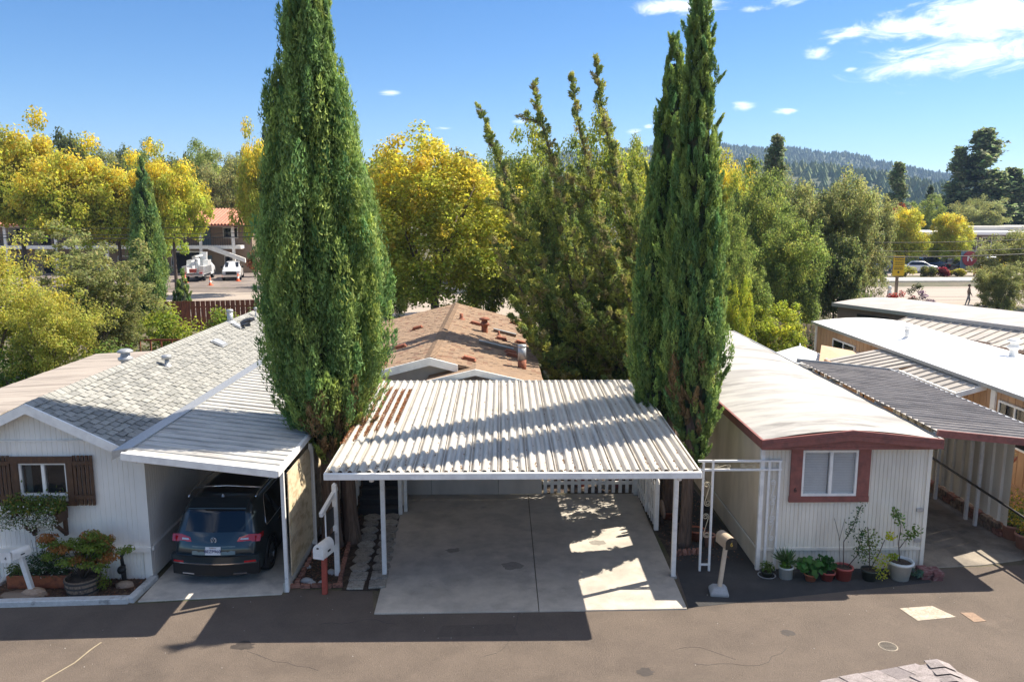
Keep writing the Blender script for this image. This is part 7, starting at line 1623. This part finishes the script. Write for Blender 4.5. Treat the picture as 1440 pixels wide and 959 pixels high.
bush('street_shrub', 'dark spiky shrub at the motel driveway corner', (-34.8, 80.5, 0), (1.5, 1.3, 3.0), 1800, .3, (.045, .075, .04)); bush('street_shrub', 'orange leaved shrub right of the white pickup', (-28.6, 93, 0), (1.4, 1.2, 2.8), 1300, .26, (.30, .12, .05), (.12, .12, .05))
bush('garden_bush', 'yellow green low bush left of the lime shrub', (8.6, 33.5, 0), (1.3, 1.1, 2.6), 2600, .12, (.19, .24, .05), (.35, .30, .06)); bush('garden_bush', 'dark bush between the tan house and the board fence', (14.0, 37.5, 0), (1.3, 1.0, 2.4), 1800, .14, (.06, .085, .035), (.18, .07, .05))
# conifers standing above the wood
def conifer_mesh(H, Rr, n, ls, c):
    k = n//60; z = H*(.12+.86*rng.random(k)**.9); lev = z+rng.normal(0, .1, k); th = rng.random(k)*6.28; rr = Rr*(1-z/H)**.75*(.55+.6*rng.random(k)); per = 60
    A = np.stack([0*z, 0*z, lev+.0], 1); rr *= 1+.35*np.sin(th*2+z*.35)*np.sin(z*.9+1); B = np.stack([rr*np.cos(th), rr*np.sin(th), lev+.12*rr+rng.normal(0, .5, k)], 1); idx = np.repeat(np.arange(k), per); t = .25+.75*rng.random(k*per)
    P = A[idx]+(B-A)[idx]*t[:, None]+rng.normal(0, .36, (k*per, 3))*np.array((1, 1, .6)); N = unit(k*per); N[:, 2] = abs(N[:, 2])+.3; N /= np.linalg.norm(N, axis=1, keepdims=True)
    me = leaf_mesh('crown', P, N, ls*(.6+.8*rng.random(k*per)), jit(c, k*per, .2), m_leaf); tb = MB(); tb.tube([(0, 0, -.2), (0, 0, H*.96)], [.45, .06], 6); return me, tb.mesh('trunk', m_bark2), H, Rr
CMs = [conifer_mesh(20, 5.0, 12000, .55, (.17, .21, .10)), conifer_mesh(20, 3.2, 9000, .5, (.09, .12, .065))]
for px, top, Y, hw, k, lb in ((1388, 180, 150, 62, 0, 'tallest dark redwood above the office roof on the right'), (1352, 206, 152, 42, 0, 'shorter redwood joined to the left of the tallest one'), (1424, 236, 150, 50, 0, 'broad redwood right of the tallest one'), (1092, 190, 110, 38, 0, 'loose conifer above the oaks right of the cypress pair'), (1264, 228, 140, 34, 0, 'dark conifer above the red maple'), (372, 177, 190, 13, 1, 'small pointed conifer just left of the huge cypress'), (1310, 262, 160, 16, 1, 'low dark conifer left of the redwoods'), (1440, 250, 148, 30, 0, 'dark redwood at the right picture edge')):
    q = at(px, top, Y); me, tr, Hn, Rn = CMs[k]; r = hw/1150*Y; plant_tree('conifer_tree', (me, tr), (q.x, Y, 0), lb, 'tree', (r/Rn, r/Rn, q.z/Hn), random.uniform(0, 6), 'conifers above the wood')
# hill forests
def forest(name, f, xr, yr, n, h, m, rad=.22):
    x = rng.uniform(*xr, n); y = rng.uniform(*yr, n); hh = rng.uniform(*h, n); z = np.array([f(a, c) for a, c in zip(x, y)])-1.0; k = 5
    V = []; F = []; bi = 0
    an = np.arange(k)*2*np.pi/k; V = np.zeros((n, 2*(k+1), 3)); 
    for tier, (zb_, zt_, rr) in enumerate(((.0, .75, 1.0), (.42, 1.0, .62))):
        for j in range(k):
            s = rng.uniform(.7, 1.2, n); V[:, tier*(k+1)+j] = np.stack([x+np.cos(an[j])*hh*rad*rr*s, y+np.sin(an[j])*hh*rad*rr*s, z+hh*zb_+rng.normal(0, .03, n)*hh], 1)
        V[:, tier*(k+1)+k] = np.stack([x+rng.normal(0, .02, n)*hh, y, z+hh*zt_], 1)
    F = np.array([[t*(k+1)+j, t*(k+1)+(j+1) % k, t*(k+1)+k] for t in (0, 1) for j in range(k)]); F = (F[None]+(np.arange(n)*2*(k+1))[:, None, None]).reshape(-1, 3)
    me = bpy.data.meshes.new(name); me.from_pydata(V.reshape(-1, 3).tolist(), [], F.tolist()); me.materials.append(m); tag(link(name, me), kind='stuff')
m_for = mat('hill_forest', (.075, .115, .040), .95, .4, .03, c2=(.14, .16, .05), mix=(.42, .62))
forest('far_forest', hillB, (-1350, 1500), (1180, 1960), 24000, (6, 14), m_for, .40); forest('near_forest', hillA, (-700, 800), (560, 940), 7000, (6, 12), m_for, .5)

# ------------------------------------------------------------------ air
hz = MB(); hz.box(-2900, -40, -1.5, 2900, 2850, 230)
mh_ = bpy.data.materials.new('haze'); mh_.use_nodes = True; nt = mh_.node_tree; nt.nodes.remove(nt.nodes['Principled BSDF'])
v = nt.nodes.new('ShaderNodeVolumePrincipled'); v.inputs['Color'].default_value = (.42, .62, 1, 1); v.inputs['Density'].default_value = .00018; v.inputs['Anisotropy'].default_value = .2
nt.links.new(v.outputs[0], nt.nodes['Material Output'].inputs['Volume'])
tag(hz.build('haze', mh_), kind='stuff')
sc.cycles.volume_bounces = 0
